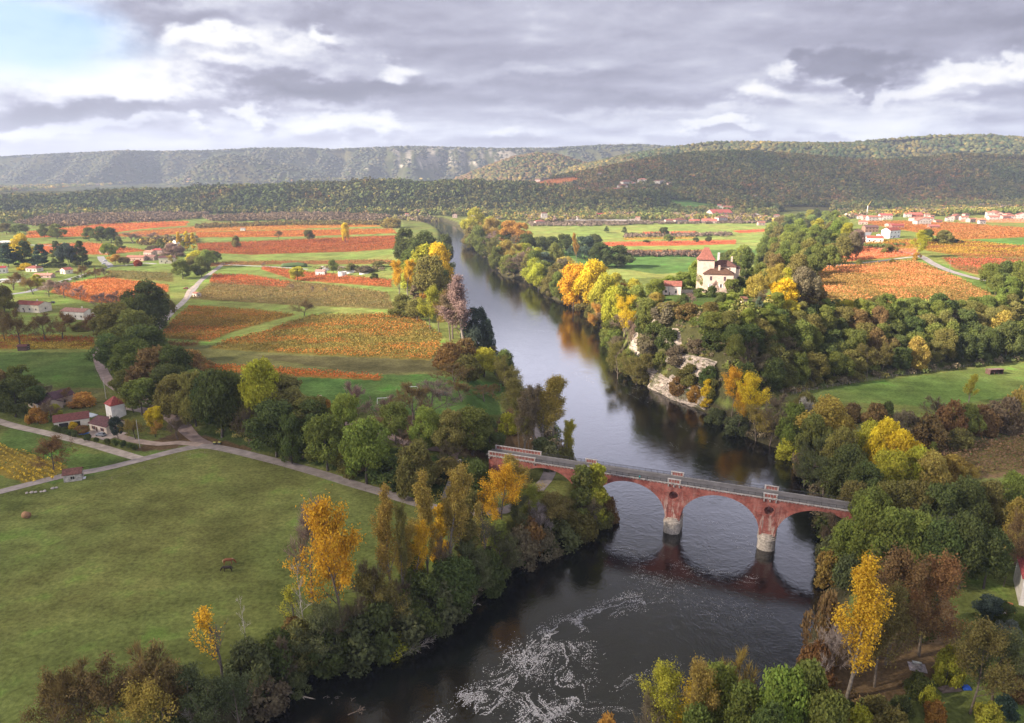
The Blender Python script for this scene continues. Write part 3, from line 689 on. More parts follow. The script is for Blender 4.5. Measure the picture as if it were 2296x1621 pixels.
# ------------------------------------------------------------------ belts of trees, traced
gF = 'trees on the near left river bank'
belt([
 ('walnut',140,1680,1510,150,'br'),('walnut',240,1640,1465,190,'br'),('walnut',345,1620,1440,170,'br'),('walnut',300,1710,1545,190,'oc'),('bare',190,1680,1490,160,'br'),('bare',370,1640,1450,150,'br'),
 ('shrub',345,1560,1490,60,'dg'),('airy',450,1690,1520,150,'go'),('shrub',395,1600,1520,90,'br'),('airy',540,1660,1500,110,'go'),
 ('thin',500,1530,1345,95,'ro','half-bare leaning poplar with yellow leaf clusters at the lower left'),
 ('dead',558,1470,1330,35,'dd','dead bare snag standing behind the leaning yellow poplar'),
 ('shrub',565,1545,1440,120,'go'),('shrub',630,1505,1420,110,'dg'),('shrub',600,1600,1520,100,'gb'),
 ('dead',690,1465,1250,50,'dd','tall pale dead tree left of the great yellow tree'),
 ('airy',770,1450,1108,170,'ro','great orange yellow tree on the left bank with bare lower limbs',{'var':2,'rz':2.2}),
 ('bare',700,1340,1110,110,'pk','tall leafless pinkish tree just left of the great yellow tree'),
 ('airy',715,1490,1350,120,'go'),('shrub',670,1480,1390,100,'ol'),('shrub',655,1440,1385,60,'rb'),('shrub',735,1500,1420,110,'dg'),
 ('bare',800,1470,1340,120,'gb'),('shrub',800,1490,1390,120,'go'),('airy',860,1440,1290,120,'ol'),('shrub',855,1455,1350,120,'dg'),
 ('shrub',910,1435,1340,120,'go'),('oak',950,1420,1290,130,'dg'),('shrub',990,1400,1300,110,'go'),('oak',1020,1375,1255,130,'dg'),
 ('airy',1065,1345,1230,110,'go'),('shrub',1090,1325,1240,100,'dg'),('airy',1130,1300,1190,100,'go'),('shrub',1165,1275,1190,90,'gb'),
 ('shrub',890,1470,1425,90,'yl','low yellow green bush overhanging the water'),
 ('poplar',882,1350,1085,75,'oc'),('poplar',905,1330,1170,60,'oc'),('poplar',935,1335,1165,60,'ro'),('poplar',960,1310,1060,80,'oc'),
 ('poplar',1012,1290,1035,100,'oc'),('column',988,1270,1130,45,'ro'),('column',925,1310,1215,60,'g'),('column',1045,1270,1120,50,'ol'),
 ('airy',1128,1205,1035,110,'ro','orange yellow tree in front of the left bridge abutment'),
 ('poplar',1170,1160,1020,80,'oc'),('column',1120,1260,1170,60,'lg'),('oak',1070,1150,1035,90,'dg'),('shrub',1050,1200,1090,90,'ol'),
 ('airy',1190,1190,1080,80,'lg'),('airy',1235,1205,1095,120,'ol'),('shrub',1185,1240,1160,80,'rb'),('airy',1270,1200,1120,90,'ol'),
 ('column',1303,1190,1045,55,'g'),('column',1335,1195,1042,55,'yl'),('airy',1318,1205,1090,95,'gb'),('shrub',1362,1180,1115,50,'rb'),
 ('shrub',1250,1235,1170,100,'go'),('shrub',1300,1215,1150,90,'ol'),('shrub',1215,1255,1190,80,'gb'),('shrub',1345,1190,1130,60,'ol'),
 ('airy',1160,1230,1120,80,'go'),('thin',660,1420,1300,60,'yl'),('bare',840,1380,1250,90,'gb'),('bare',905,1400,1290,80,'gb'),('bare',1000,1340,1210,70,'gb'),('poplar',905,1360,1120,50,'ol'),('thin',1090,1270,1120,60,'oc'),('bare',1210,1230,1120,60,'dd'),('bare',630,1540,1420,80,'gb'),('bare',470,1640,1530,90,'dd'),
], 'on the near left bank', gF)
gC = 'tree row between the lane and the park path'
belt([
 ('oak',498,980,830,115,'dg'),('oak',440,955,835,90,'ol'),('bare',560,1000,905,60,'gb'),('oak',590,960,808,95,'yl'),('oak',620,1025,900,115,'dg'),
 ('oak',640,940,843,110,'ol'),('oak',735,1055,932,105,'g'),('oak',700,975,890,100,'ol'),('shrub',725,930,895,50,'am'),('round',775,975,882,75,'lg'),
 ('oak',822,1085,942,120,'lg'),('round',886,995,905,75,'g'),('oak',935,1115,990,95,'ol'),('oak',958,1005,912,80,'lg'),('oak',1015,1015,920,90,'ol'),
 ('oak',1060,1020,915,105,'g'),('oak',1095,1025,935,70,'dg'),('bare',790,950,850,90,'pk'),('bare',870,950,885,70,'pk'),('bare',925,950,858,110,'br'),
 ('bare',965,935,855,120,'pk'),('bare',1035,900,850,80,'br'),('bare',1010,1045,985,60,'gb'),('bare',905,1010,960,50,'gb'),('shrub',880,1080,1020,100,'dg'),
 ('shrub',660,1020,960,70,'gb'),('shrub',1060,1085,1030,70,'dg'),('oak',655,1040,930,70,'dg'),('shrub',790,1060,1000,70,'ol'),('shrub',1000,1075,1030,90,'ol'),
 ('oak',560,930,850,90,'g'),('oak',700,1000,900,90,'dg'),('shrub',545,960,900,70,'ol'),
], 'in the row above the lane', gC)
gB = 'trees along the bend of the village lane'
belt([
 ('oak',335,740,632,95,'dg'),('oak',365,730,650,60,'ol'),('oak',300,745,668,80,'g'),('oak',255,770,680,100,'ol'),('oak',310,790,695,110,'g'),('oak',275,800,728,95,'g'),
 ('oak',330,830,730,120,'dg'),('oak',250,830,750,75,'dg'),('oak',300,855,765,110,'g'),('oak',350,880,780,110,'br'),('oak',400,880,775,100,'dg'),
 ('oak',430,860,785,85,'rb'),('round',318,930,850,80,'g'),('oak',395,930,840,90,'ol'),('oak',440,900,830,80,'g'),('oak',470,950,840,90,'dg'),('oak',520,930,835,90,'g'),
 ('oak',378,900,820,90,'dg'),('walnut',300,925,870,50,'oc'),('oak',280,880,830,60,'g'),
], 'by the lane bend', gB)
gD = 'trees on the left bank beyond the park'
belt([
 ('oak',910,590,512,60,'dg'),('oak',950,600,520,80,'dg'),('oak',985,615,545,60,'g'),('oak',925,620,560,70,'g'),('oak',955,640,548,90,'yl'),('oak',985,650,545,70,'ye'),
 ('oak',965,690,575,90,'ol'),('oak',930,650,580,70,'yl'),('poplar',895,665,585,45,'ro'),('poplar',915,665,580,50,'ro'),('column',947,690,605,24,'am'),('column',930,700,640,22,'gb'),
 ('oak',905,710,660,60,'ol'),('oak',935,720,670,60,'ol'),('airy',965,740,640,60,'yl'),('oak',985,680,600,60,'dg'),('shrub',1000,700,650,50,'br'),
 ('bare',1015,760,630,75,'pk'),('poplar',1040,770,618,90,'pk'),('oak',1070,780,690,70,'bg'),('airy',1010,765,665,70,'gb'),('airy',985,745,680,60,'oc'),('oak',1090,790,715,40,'bg'),
 ('shrub',1010,830,770,80,'rb'),('shrub',1040,815,760,70,'br'),('oak',1085,845,780,75,'yl'),('shrub',1050,850,795,70,'ol'),('bare',1020,870,810,90,'br'),('oak',1130,850,785,50,'dg'),
 ('airy',1140,900,815,80,'ol'),('airy',1160,950,845,80,'ol'),('poplar',1195,1010,870,75,'gb'),('poplar',1215,1005,845,75,'oc'),('poplar',1240,1000,838,60,'oc'),
 ('airy',1165,1010,900,75,'ol'),('poplar',1175,1020,880,60,'gb'),('oak',1215,1040,980,60,'go'),('poplar',1270,1045,935,50,'yl'),('shrub',1265,1050,1005,60,'ol'),('shrub',1230,1050,1000,60,'go'),
 ('shrub',1140,970,925,50,'yl'),('bare',1085,900,860,60,'br'),('bare',1105,890,860,50,'br'),('shrub',1100,820,780,50,'dg'),('airy',1120,880,800,60,'ol'),
 ('oak',1000,590,525,40,'dg'),('shrub',880,510,488,50,'oc'),
], 'on the far left bank', gD)
gI = 'trees on the far right bank below the castle'
rows([
 ('waterside row',[(1052,545),(1090,580),(1121,617),(1183,632),(1236,668),(1314,688),(1362,745),(1388,812),(1412,850)],24,52,46,
  {('oak','ol'):4,('airy','ol'):3,('oak','yl'):3,('oak','g'):2,('airy','oc'):3,('shrub','go'):2,('airy','gb'):2}),
 ('second row',[(1060,530),(1100,560),(1150,600),(1230,635),(1330,668),(1390,730),(1420,790)],18,55,50,
  {('oak','oc'):3,('oak','g'):2,('airy','oc'):3,('oak','yl'):2,('bare','pk'):2,('oak','ol'):2}),
 ('third row',[(1060,515),(1120,540),(1200,590),(1300,640),(1380,660),(1440,700)],14,42,40,
  {('oak','oc'):3,('oak','g'):2,('oak','yl'):2,('bare','gb'):1,('airy','am'):1}),
], 'far right bank', gI)
belt([
 ('oak',1285,700,592,75,'ro','pale orange crown, left half of the great gold pair by the river'),('oak',1330,700,585,90,'ye','tall brilliant yellow tree, right half of the great gold pair by the river'),
 ('oak',1355,715,615,70,'yl'),('oak',1375,760,645,70,'yl'),('airy',1395,770,665,85,'ye','open yellow tree leaning over the river below the castle'),
 ('airy',1350,745,680,60,'am'),('oak',1425,700,640,55,'lg'),('oak',1450,745,670,55,'g'),('oak',1390,690,640,55,'lg'),('bare',1440,720,670,50,'gb'),
 ('airy',1385,860,770,70,'ol'),('airy',1425,870,790,70,'ol'),('oak',1140,545,495,60,'am'),('oak',1105,535,490,50,'oc'),('oak',1060,520,485,50,'oc'),('oak',1170,550,500,50,'am'),
 ('oak',1245,610,545,40,'g'),('oak',1310,580,530,70,'bg'),('oak',1345,600,545,60,'dg'),('oak',1385,600,550,70,'dg'),('poplar',1292,590,522,18,'am','slim orange poplar on the centre plain'),
 ('round',1180,575,525,40,'dg'),('round',1210,575,530,35,'dg'),('round',1235,570,530,35,'dg'),('round',1265,570,525,38,'dg'),('round',1330,560,525,40,'dg'),('oak',1190,625,560,50,'ol'),
 ('oak',1160,610,570,40,'g'),('oak',1260,640,580,45,'gb'),('oak',1470,690,655,40,'oc'),('oak',1220,610,565,50,'sg'),('airy',1240,650,600,50,'gb'),
], 'between the river and the centre plain', gI)
gA = 'wood on the slope above the right pasture'
pA = {('oak','g'):5,('oak','dg'):5,('oak','ol'):4,('airy','ol'):1.5,('oak','oc'):.8,('oak','br'):.8,('bare','gb'):.8,('airy','gb'):.5}
pA2 = {('oak','g'):5,('oak','ol'):4,('oak','lg'):2,('oak','yl'):1.2,('oak','dg'):2,('bare','pk'):.5,('oak','oc'):.8,('airy','am'):.3}
rows([
 ('lowest row',[(1640,900),(1700,888),(1790,868),(1900,848),(2030,830),(2310,797)],19,72,56,pA),
 ('second row',[(1650,850),(1750,843),(1900,822),(2030,805),(2320,775)],19,68,56,pA),
 ('third row',[(1630,815),(1750,805),(1900,790),(2310,750)],19,64,54,pA),
 ('fourth row',[(1625,790),(1750,770),(1900,760),(2320,728)],20,58,52,pA),
 ('fifth row',[(1590,742),(1750,738),(1900,730),(2320,712)],21,52,50,pA2),
 ('top row',[(1570,708),(1640,710),(1780,710),(1920,707),(2100,700),(2330,702)],18,34,44,pA2),
], 'slope wood', gA)
gX = 'bushes on the limestone cliff below the castle'
belt([
 ('shrub',1445,745,700,50,'dg'),('shrub',1490,720,680,60,'gb'),('shrub',1540,715,680,60,'br'),('shrub',1455,790,745,55,'gb'),('shrub',1500,780,735,60,'dg'),('shrub',1440,830,790,45,'dg'),
 ('shrub',1545,860,815,50,'ol'),('shrub',1590,860,820,45,'dg'),('shrub',1520,815,775,55,'gb'),('shrub',1560,790,760,45,'gb'),('shrub',1600,780,740,60,'dg'),('shrub',1520,885,845,45,'rb'),('shrub',1555,900,865,35,'am'),
 ('shrub',1480,825,790,45,'g'),('shrub',1470,760,720,60,'dg'),('shrub',1580,745,700,60,'g'),('shrub',1440,860,825,40,'ol'),('shrub',1600,890,850,40,'ol'),
], 'on the cliff', gX)
gG = 'trees on the right bank beside the bridge'
belt([
 ('column',1582,920,850,26,'ye'),('airy',1640,935,825,60,'ro'),('airy',1680,955,838,75,'ye'),('poplar',1655,960,870,45,'ro'),('shrub',1605,950,915,50,'go'),('shrub',1650,975,930,60,'go'),
 ('bare',1740,965,880,75,'gb'),('airy',1695,990,915,80,'oc'),('bare',1725,1000,930,60,'gb'),('oak',1775,1010,905,75,'g'),('bare',1800,975,890,50,'dd'),('oak',1800,960,880,55,'ol'),
 ('oak',1850,1000,893,105,'oc'),('oak',1820,1050,930,80,'g'),('shrub',1770,1030,980,60,'yl'),('airy',1815,1085,970,95,'go'),('airy',1845,1110,1010,100,'go'),('oak',1880,1080,960,80,'ol'),
 ('oak',1885,1130,1000,100,'dg'),('shrub',1805,1060,1010,60,'gb'),('airy',1800,1100,1030,60,'go'),
 ('oak',1945,1060,945,75,'yl'),('oak',1975,1075,940,80,'ye'),('oak',2010,1090,965,85,'ye'),('oak',1980,1130,1010,95,'yl'),('oak',2045,1120,1005,90,'yl'),('oak',2075,1130,1015,90,'oc'),
 ('oak',2125,1120,1020,90,'oc'),('airy',2160,1125,1035,90,'oc'),('oak',1930,1160,1040,90,'dg'),('oak',1905,1190,1080,80,'ol'),('oak',1940,1210,1095,95,'g'),('oak',1990,1190,1080,90,'ol'),
 ('oak',2040,1190,1080,95,'ol'),('oak',2095,1210,1085,110,'dg'),('oak',2150,1200,1075,105,'dg'),('oak',2205,1190,1080,90,'ol'),('oak',2262,1170,1060,85,'lg'),('oak',2280,1240,1120,80,'oc'),
 ('oak',1890,1290,1170,90,'lg'),('oak',1930,1280,1120,110,'lg'),('oak',1985,1290,1140,110,'g'),('oak',2040,1290,1150,115,'lg'),('oak',2095,1310,1170,110,'dg'),('oak',2150,1320,1160,110,'dg'),
 ('oak',2205,1320,1190,90,'dg'),('airy',2250,1315,1150,90,'br'),('shrub',1855,1270,1200,60,'go'),('shrub',1860,1310,1230,70,'oc'),('shrub',1895,1330,1250,80,'go'),('airy',1870,1250,1150,60,'gb'),
 ('bare',2005,1000,915,60,'gb'),('shrub',2030,995,925,80,'gb'),('shrub',2075,1005,930,80,'br'),('shrub',2125,985,898,65,'rb'),('oak',2165,985,905,55,'g'),('shrub',2150,1005,960,60,'ol'),
 ('shrub',2200,975,910,75,'br'),('shrub',2250,965,890,85,'gb'),('shrub',2290,950,870,80,'oc'),('bare',2100,960,890,70,'gb'),('shrub',1960,960,905,60,'br'),('oak',1985,960,900,40,'dg'),
 ('poplar',2171,905,840,28,'yl','single slim poplar at the edge of the right pasture'),('conifer',2045,1025,985,35,'bg'),('conifer',2090,1020,990,25,'g'),('shrub',1910,945,905,50,'br'),
 ('shrub',1790,1045,1010,30,'ye'),('airy',1960,1110,1030,70,'oc'),
], 'beside the bridge on the right bank', gG)
gH = 'trees and bushes of the riverside garden'
belt([
 ('poplar',1897,1570,1252,125,'ro','tall golden orange poplar in the riverside garden',{'var':1}),
 ('airy',1985,1490,1245,170,'br','broad brown tree right of the golden poplar'),('airy',2060,1470,1240,150,'rb','rust brown tree behind the broad brown one, gold at its top'),
 ('airy',1960,1540,1330,130,'ol'),('oak',2060,1440,1320,90,'dg'),('bare',1850,1540,1400,110,'dd'),('shrub',1835,1500,1330,80,'br'),('shrub',1820,1545,1440,80,'rb'),
 ('airy',2175,1600,1405,150,'ol','large olive tree in the middle of the garden lawn'),('airy',2225,1570,1400,150,'go','grey green tree at the right of the garden lawn'),
 ('shrub',2120,1530,1450,70,'yl'),('shrub',2080,1590,1540,45,'yl'),('shrub',2093,1615,1570,45,'am'),('shrub',2212,1630,1575,60,'yl'),('shrub',2250,1600,1560,60,'bg'),
 ('round',2215,1390,1340,60,'bg'),('round',2245,1395,1350,50,'dg'),('round',2280,1420,1375,50,'g'),('shrub',2260,1430,1390,50,'sg'),
 ('airy',1490,1720,1500,130,'yl'),('thin',1540,1700,1490,110,'ye'),('airy',1570,1740,1480,110,'oc'),('oak',1600,1700,1490,110,'lg'),('bare',1640,1690,1480,140,'oc'),('oak',1665,1740,1540,130,'g'),
 ('oak',1740,1720,1500,130,'lg'),('oak',1790,1700,1480,120,'g'),('oak',1840,1760,1560,130,'g'),('shrub',1850,1640,1560,90,'oc'),('shrub',1930,1670,1590,90,'yl'),('shrub',1990,1680,1590,90,'ol'),
 ('bare',1460,1720,1540,100,'gb'),('oak',1560,1780,1590,130,'g'),('oak',1710,1790,1590,140,'dg'),('shrub',1780,1690,1590,110,'yl'),('shrub',2020,1600,1560,50,'dg'),('shrub',1360,1700,1600,60,'am'),
 ('shrub',2060,1560,1510,60,'dg'),('shrub',2290,1560,1480,90,'rb'),('shrub',1960,1610,1560,70,'ol'),('shrub',1905,1625,1575,50,'dg'),
], 'in the riverside garden', gH)
gJ = 'trees of the castle ridge'
belt([
 ('oak',1560,650,585,50,'lg'),('oak',1530,650,610,50,'lg'),('oak',1500,655,618,40,'lg'),('oak',1470,670,625,45,'lg'),('airy',1590,640,590,45,'ol'),('oak',1420,680,625,50,'yl'),
 
 ('conifer',1668,650,560,42,'dg'),
 ('oak',1665,600,550,50,'lg'),('oak',1640,600,560,50,'g'),('oak',1910,590,520,35,'gb'),('oak',1920,560,515,40,'pk'),
 ('oak',1695,680,615,50,'oc'),('airy',1725,670,590,50,'oc'),('oak',1755,685,625,65,'ye'),('oak',1760,650,600,40,'yl'),('oak',1785,640,570,55,'ol'),('oak',1795,690,600,65,'gb'),('oak',1820,685,630,60,'br'),
 ('bare',1715,690,650,60,'gb'),('oak',1740,700,655,40,'lg'),('conifer',1700,705,665,28,'sg'),('round',1640,665,625,38,'g'),('round',1615,690,655,26,'dg'),('shrub',1640,685,655,38,'lg'),('shrub',1595,665,640,30,'dg'),
 ('bare',1600,660,628,25,'pk'),('shrub',1570,665,645,35,'dg'),('shrub',1532,690,660,30,'dg'),('shrub',1500,700,675,60,'ol'),('bare',1548,690,655,30,'pk'),('round',1668,668,645,22,'g'),('shrub',1460,705,670,50,'yl'),
 ('shrub',1690,665,645,25,'g'),('airy',1665,640,595,30,'gb'),('shrub',1830,590,560,50,'gb'),
], 'around the castle', gJ)
pS = {('oak','lg'):4,('oak','g'):4,('oak','yl'):1.5,('oak','ol'):2,('oak','dg'):2}; pD = {('oak','dg'):4,('oak','g'):4,('oak','ol'):2,('oak','br'):.6}
rows([('front row',[(1695,640),(1770,632),(1850,605),(1895,598)],8,62,44,pD),('second row',[(1690,606),(1780,600),(1900,585)],8,52,42,pD),('third row',[(1700,578),(1790,572),(1905,562)],8,46,38,pS),
 ('fourth row',[(1712,553),(1800,548),(1905,540)],8,40,34,pS),('fifth row',[(1722,532),(1800,527),(1895,520)],7,36,30,pS),('sixth row',[(1738,514),(1800,510),(1880,505)],6,30,26,pS),('back row',[(1755,500),(1870,494)],5,26,24,pS)], 'castle spur', 'wood on the spur behind the castle')
gK = 'garden trees of the left hamlet'
belt([
 ('conifer',20,600,545,55,'bg'),('conifer',60,598,540,50,'dg'),('conifer',95,600,548,45,'bg'),('oak',50,575,525,45,'ye'),('conifer',128,570,540,30,'dg'),('conifer',132,600,558,34,'dg'),('round',158,600,545,48,'bg'),
 ('conifer',185,600,540,40,'dg'),('round',247,580,545,38,'lg'),('conifer',268,560,530,26,'g'),('conifer',362,565,535,28,'g'),('round',258,592,570,28,'am'),('round',280,595,575,30,'br'),('column',403,562,520,12,'ye'),
 ('column',421,562,518,12,'ye'),('column',435,562,522,12,'ye'),('column',412,562,540,12,'yl'),('oak',390,575,545,50,'pk'),('oak',345,565,550,40,'gb'),('oak',440,595,562,45,'yl'),('oak',465,600,560,40,'lg'),
 ('oak',410,625,582,45,'g'),('oak',452,620,575,45,'g'),('oak',435,605,575,40,'ol'),('oak',480,590,562,30,'g'),('oak',100,532,502,26,'g'),('oak',128,535,502,40,'g'),('oak',200,540,510,32,'g'),('oak',228,545,508,40,'dg'),('oak',250,545,510,34,'dg'),
 ('bare',300,545,520,60,'pk'),('bare',340,545,520,50,'pk'),('oak',15,525,500,30,'ol'),('oak',45,525,502,40,'g'),('walnut',75,660,620,50,'br'),('walnut',110,665,625,50,'pk'),('walnut',30,650,610,60,'br'),('oak',85,645,615,30,'yl'),
 ('oak',10,700,640,55,'ol'),('bare',145,668,630,50,'pk'),('bare',180,672,640,45,'pk'),('walnut',185,625,595,40,'br'),('walnut',215,625,600,30,'br'),('walnut',235,620,600,30,'gb'),('shrub',60,605,590,35,'ye'),
 ('bare',230,692,655,50,'pk'),('bare',262,690,652,45,'pk'),('bare',292,688,655,40,'pk'),('bare',332,685,655,45,'gb'),('oak',360,700,660,40,'oc'),
 ('walnut',45,775,690,85,'br'),('walnut',100,765,705,70,'br'),('walnut',140,760,700,70,'rb'),('walnut',10,765,695,60,'br'),('walnut',210,750,705,50,'rb'),('shrub',185,740,720,50,'ol'),
 ('oak',50,895,820,75,'g'),('oak',35,935,850,90,'dg'),('oak',5,900,830,60,'br'),('oak',85,915,865,50,'dg'),('shrub',190,910,880,60,'am'),('bare',155,905,870,50,'br'),('walnut',115,945,895,50,'gb'),('shrub',85,950,915,50,'am'),
 ('bare',100,900,860,50,'gb'),('shrub',125,930,905,30,'yl'),('round',265,985,935,36,'bg'),('walnut',305,985,935,55,'oc'),('round',350,965,912,42,'ye','single bright yellow tree beside the white-walled house'),
 ('walnut',348,980,945,40,'am'),('bare',398,985,935,55,'gb'),('round',185,975,955,36,'rb'),('walnut',120,1060,985,95,'rb','large brown walnut with ivy on its trunk beside the hut'),('shrub',165,960,945,20,'ye'),
 ('shrub',5,560,545,40,'gb'),('oak',150,580,555,36,'sg'),('shrub',310,596,582,20,'rd'),('round',385,590,572,24,'oc'),('oak',530,555,528,20,'ol'),
], 'of the left hamlet', gK)
gP = 'lone trees of the fields'
belt([
 ('walnut',682,708,670,52,'br','lone brown walnut on the grass strip between two orange vineyards'),('round',667,630,598,36,'yl','small round yellow green tree left of the water works'),
 ('round',748,615,582,24,'g','dark bushy tree behind the water works'),('round',693,541,515,24,'ol','lone olive tree on the red vineyard'),('walnut',625,537,516,24,'rb'),('oak',775,545,500,20,'ye'),
 ('shrub',820,612,595,40,'gb'),('shrub',790,610,590,30,'ol'),('shrub',855,600,585,50,'ol'),('shrub',840,625,612,20,'dg'),('bare',655,650,636,14,'pk'),('bare',702,655,640,14,'pk'),('bare',730,655,642,12,'pk'),
 ('bare',590,600,588,14,'pk'),('round',1488,530,509,22,'dg','dark round tree alone on the centre plain'),('round',1500,545,525,24,'g'),('conifer',1400,522,508,14,'dg'),('conifer',1360,522,507,14,'dg'),
 ('round',1450,545,538,18,'dg'),('round',1560,545,532,14,'dg'),('round',1588,545,530,18,'dg'),('poplar',2053,578,516,50,'yl','tall yellow green poplar at the farm track junction',{'var':1}),
 ('oak',2075,548,514,34,'dg'),('oak',2115,548,516,42,'ol'),('shrub',1995,568,548,34,'ol'),('shrub',2055,582,566,20,'am'),('shrub',2145,546,536,24,'bg'),
 ('shrub',1925,595,580,18,'ol'),('shrub',2000,590,580,16,'ol'),('oak',2215,640,590,50,'g'),('oak',2245,650,585,50,'dg'),('oak',2275,665,585,50,'g'),('oak',2300,690,590,60,'g'),('oak',2260,680,620,50,'g'),('oak',2230,665,615,36,'g'),
 ('round',2310,640,580,40,'dg'),
], 'in the open fields', gP)
# garden bushes along the farm track
for i, (a, b) in enumerate([(125,969),(132,971),(146,974),(158,979),(168,983),(198,989),(217,994),(242,999),(260,1002),(278,1006),(293,1008),(304,1011)]):
    tr('round', a, b, b-random.uniform(14, 19), random.uniform(13, 18), 'dg', f'{ORD[i]} clipped dark bush from the left in the row beside the farm track', 'clipped bushes beside the farm track', cat='bush')
# ------------------------------------------------------------------ far woods (too many to count)
def ico(sub):
    bm = bmesh.new(); bmesh.ops.create_icosphere(bm, subdivisions=sub, radius=1)
    v = np.array([x.co[:] for x in bm.verts]); f = np.array([[q.index for q in p.verts] for p in bm.faces]); bm.free()
    keep = v[f].mean(1)[:, 2] > -.45; return v, f[keep]
def canopy(name, P, rad, hgt, col, sub=2, desc='', cat='woods', irr=.32):
    n = len(P); v, f = ico(sub); nv = len(v)
    z = H(P[:, 0], P[:, 1])
    ns = RNG.uniform(1-irr, 1+irr, (n, nv, 1)); V = v[None]*ns
    lean = RNG.normal(0, .12, (n, 1, 2))
    V = V*np.stack([rad, rad*RNG.uniform(.8, 1.2, n), hgt*.52], 1)[:, None]
    V[..., :2] += lean*V[..., 2:3]
    V = V+np.stack([P[:, 0], P[:, 1], z+hgt*.5], 1)[:, None]
    Fc = (f[None]+(np.arange(n)*nv)[:, None, None]).reshape(-1, 3)
    c = col[:, None]*RNG.uniform(.8, 1.2, (n, nv, 1))
    rgba = np.concatenate([c, np.ones((n, nv, 1))], 2).reshape(-1, 4)
    me = mesh_np(name, V.reshape(-1, 3), Fc, M['forest'], False, [('Col', 'POINT', 'FLOAT_COLOR', rgba)])
    return tag(link(name, me), desc, cat, None, 'stuff')
def leafy(name, P, rad, hgt, col, desc, nq, cat='undergrowth', size=.2):
    n = len(P); z = H(P[:, 0], P[:, 1]); d = RNG.normal(0, 1, (n, nq, 3)); d /= np.linalg.norm(d, axis=2)[..., None]
    d[..., 2] = np.abs(d[..., 2])*1.25-.25
    lump = 1+.28*np.sin(d[..., 0]*5+np.arange(n)[:, None])*np.sin(d[..., 1]*6+np.arange(n)[:, None]*2.3)
    rr = RNG.uniform(.6, 1.08, (n, nq))*lump
    C = d*rr[..., None]*np.stack([rad, rad, hgt*.55], 1)[:, None]+np.stack([P[:, 0], P[:, 1], z+hgt*.45], 1)[:, None]
    C = C.reshape(-1, 3); D = (d+RNG.normal(0, .6, d.shape)).reshape(-1, 3); D /= np.linalg.norm(D, axis=1)[:, None]
    t_ = np.cross(D, RNG.normal(0, 1, D.shape)); t_ /= np.linalg.norm(t_, axis=1)[:, None]+1e-9; b_ = np.cross(D, t_)
    s = (np.repeat(rad, nq)*size*RNG.uniform(.6, 1.4, n*nq))[:, None]
    V = np.stack([C-t_*s, C-b_*s*.65, C+t_*s, C+b_*s*.65], 1).reshape(-1, 3)
    q_ = .38 if nq > 50 else .18; c = np.repeat(col, nq, 0)*RNG.uniform(1-q_, 1+q_, (n*nq, 1)); rgba = np.repeat(np.column_stack([c, np.ones(n*nq)]), 4, 0)
    me = mesh_np(name, V, np.arange(4*n*nq).reshape(-1, 4), M['forest'], False, [('Col', 'POINT', 'FLOAT_COLOR', rgba)])
    return tag(link(name, me), desc, cat, None, 'stuff')
def pal_pick(n, P, pal, sc=120.0):
    ks = list(pal.items()); w = np.array([q for _, q in ks], float); w /= w.sum()
    cum = np.cumsum(w); u = (fbm(P[:, 0]/sc, P[:, 1]/sc*.6, 3, 7)-.5)*1.5+.5
    u = np.clip(u*.55+.45*RNG.random(n), 0, .999)
    i = np.searchsorted(cum, u); C = np.array([PAL[k] if isinstance(k, str) else k for k, _ in ks])[np.minimum(i, len(ks)-1)]
    return C*RNG.uniform(.78, 1.22, (n, 1))*(.7+.6*fbm(P[:, 0]/70, P[:, 1]/50, 3, 17))[:, None]
CLEAR = [[(1180,406),(1290,393),(1305,403),(1250,414),(1215,418)],[(1488,442),(1560,447),(1665,468),(1640,480),(1560,478),(1500,458)]]
VILCLEAR = [[(1290,414),(1490,398),(1500,418),(1420,436),(1290,436)]]
def scatter(name, desc, x0, x1, y0, y1, sp, rad, hgt, pal, cond=None, sub=2, poly=None, dens=1.0, far=0):
    n = int((x1-x0)*(y1-y0)/sp**2*dens)
    P = np.stack([RNG.uniform(x0, x1, n), RNG.uniform(y0, y1, n)], 1)
    z = H(P[:, 0], P[:, 1]); px, py = proj(P[:, 0], P[:, 1], z+hgt*.5)
    m = (px > -60) & (px < 2360)
    if poly is not None: m &= inpoly(poly, px, py)
    for c in CLEAR: m &= ~inpoly(c, px, py)
    if cond: m &= cond(P[:, 0], P[:, 1], z, px, py)
    P = P[m]; n = len(P)
    if n == 0: return
    r = rad*RNG.uniform(.6, 1.35, n); h = hgt*RNG.uniform(.7, 1.3, n)
    if name == 'woodland_belt': g_ = fbm(P[:, 0]/75, P[:, 1]/60, 3, 44); h = h*(.55+.95*g_); r = r*(.7+.75*g_)
    if name == 'woodland_belt' or 'front hill' in desc: leafy(name, P, r, h, pal_pick(n, P, pal), desc, 26, 'woods', .36); return
    return canopy(name, P, r, h, pal_pick(n, P, pal), sub, desc)
pR = {(.055,.078,.030):3,(.075,.088,.032):3,(.11,.105,.038):3,(.16,.115,.042):2.2,(.20,.11,.05):1.2,(.05,.062,.034):2}
pR2 = {(.042,.062,.026):3,(.07,.075,.03):3,(.12,.10,.035):2.4,(.20,.15,.04):1.5,(.13,.09,.045):1}
scatter('wooded_hillside', 'dark mixed wood covering the front hill at the right', -150, 1900, 1830, 2420, 8.6, 6.6, 11, pR, lambda x,y,z,px,py: (z > 14) & (py < 462) & (x > -60))
scatter('wooded_hillside', 'wood with golden patches on the long ridge behind', -150, 2600, 2350, 3250, 13, 9.0, 12, pR2, lambda x,y,z,px,py: z > 20, sub=1)
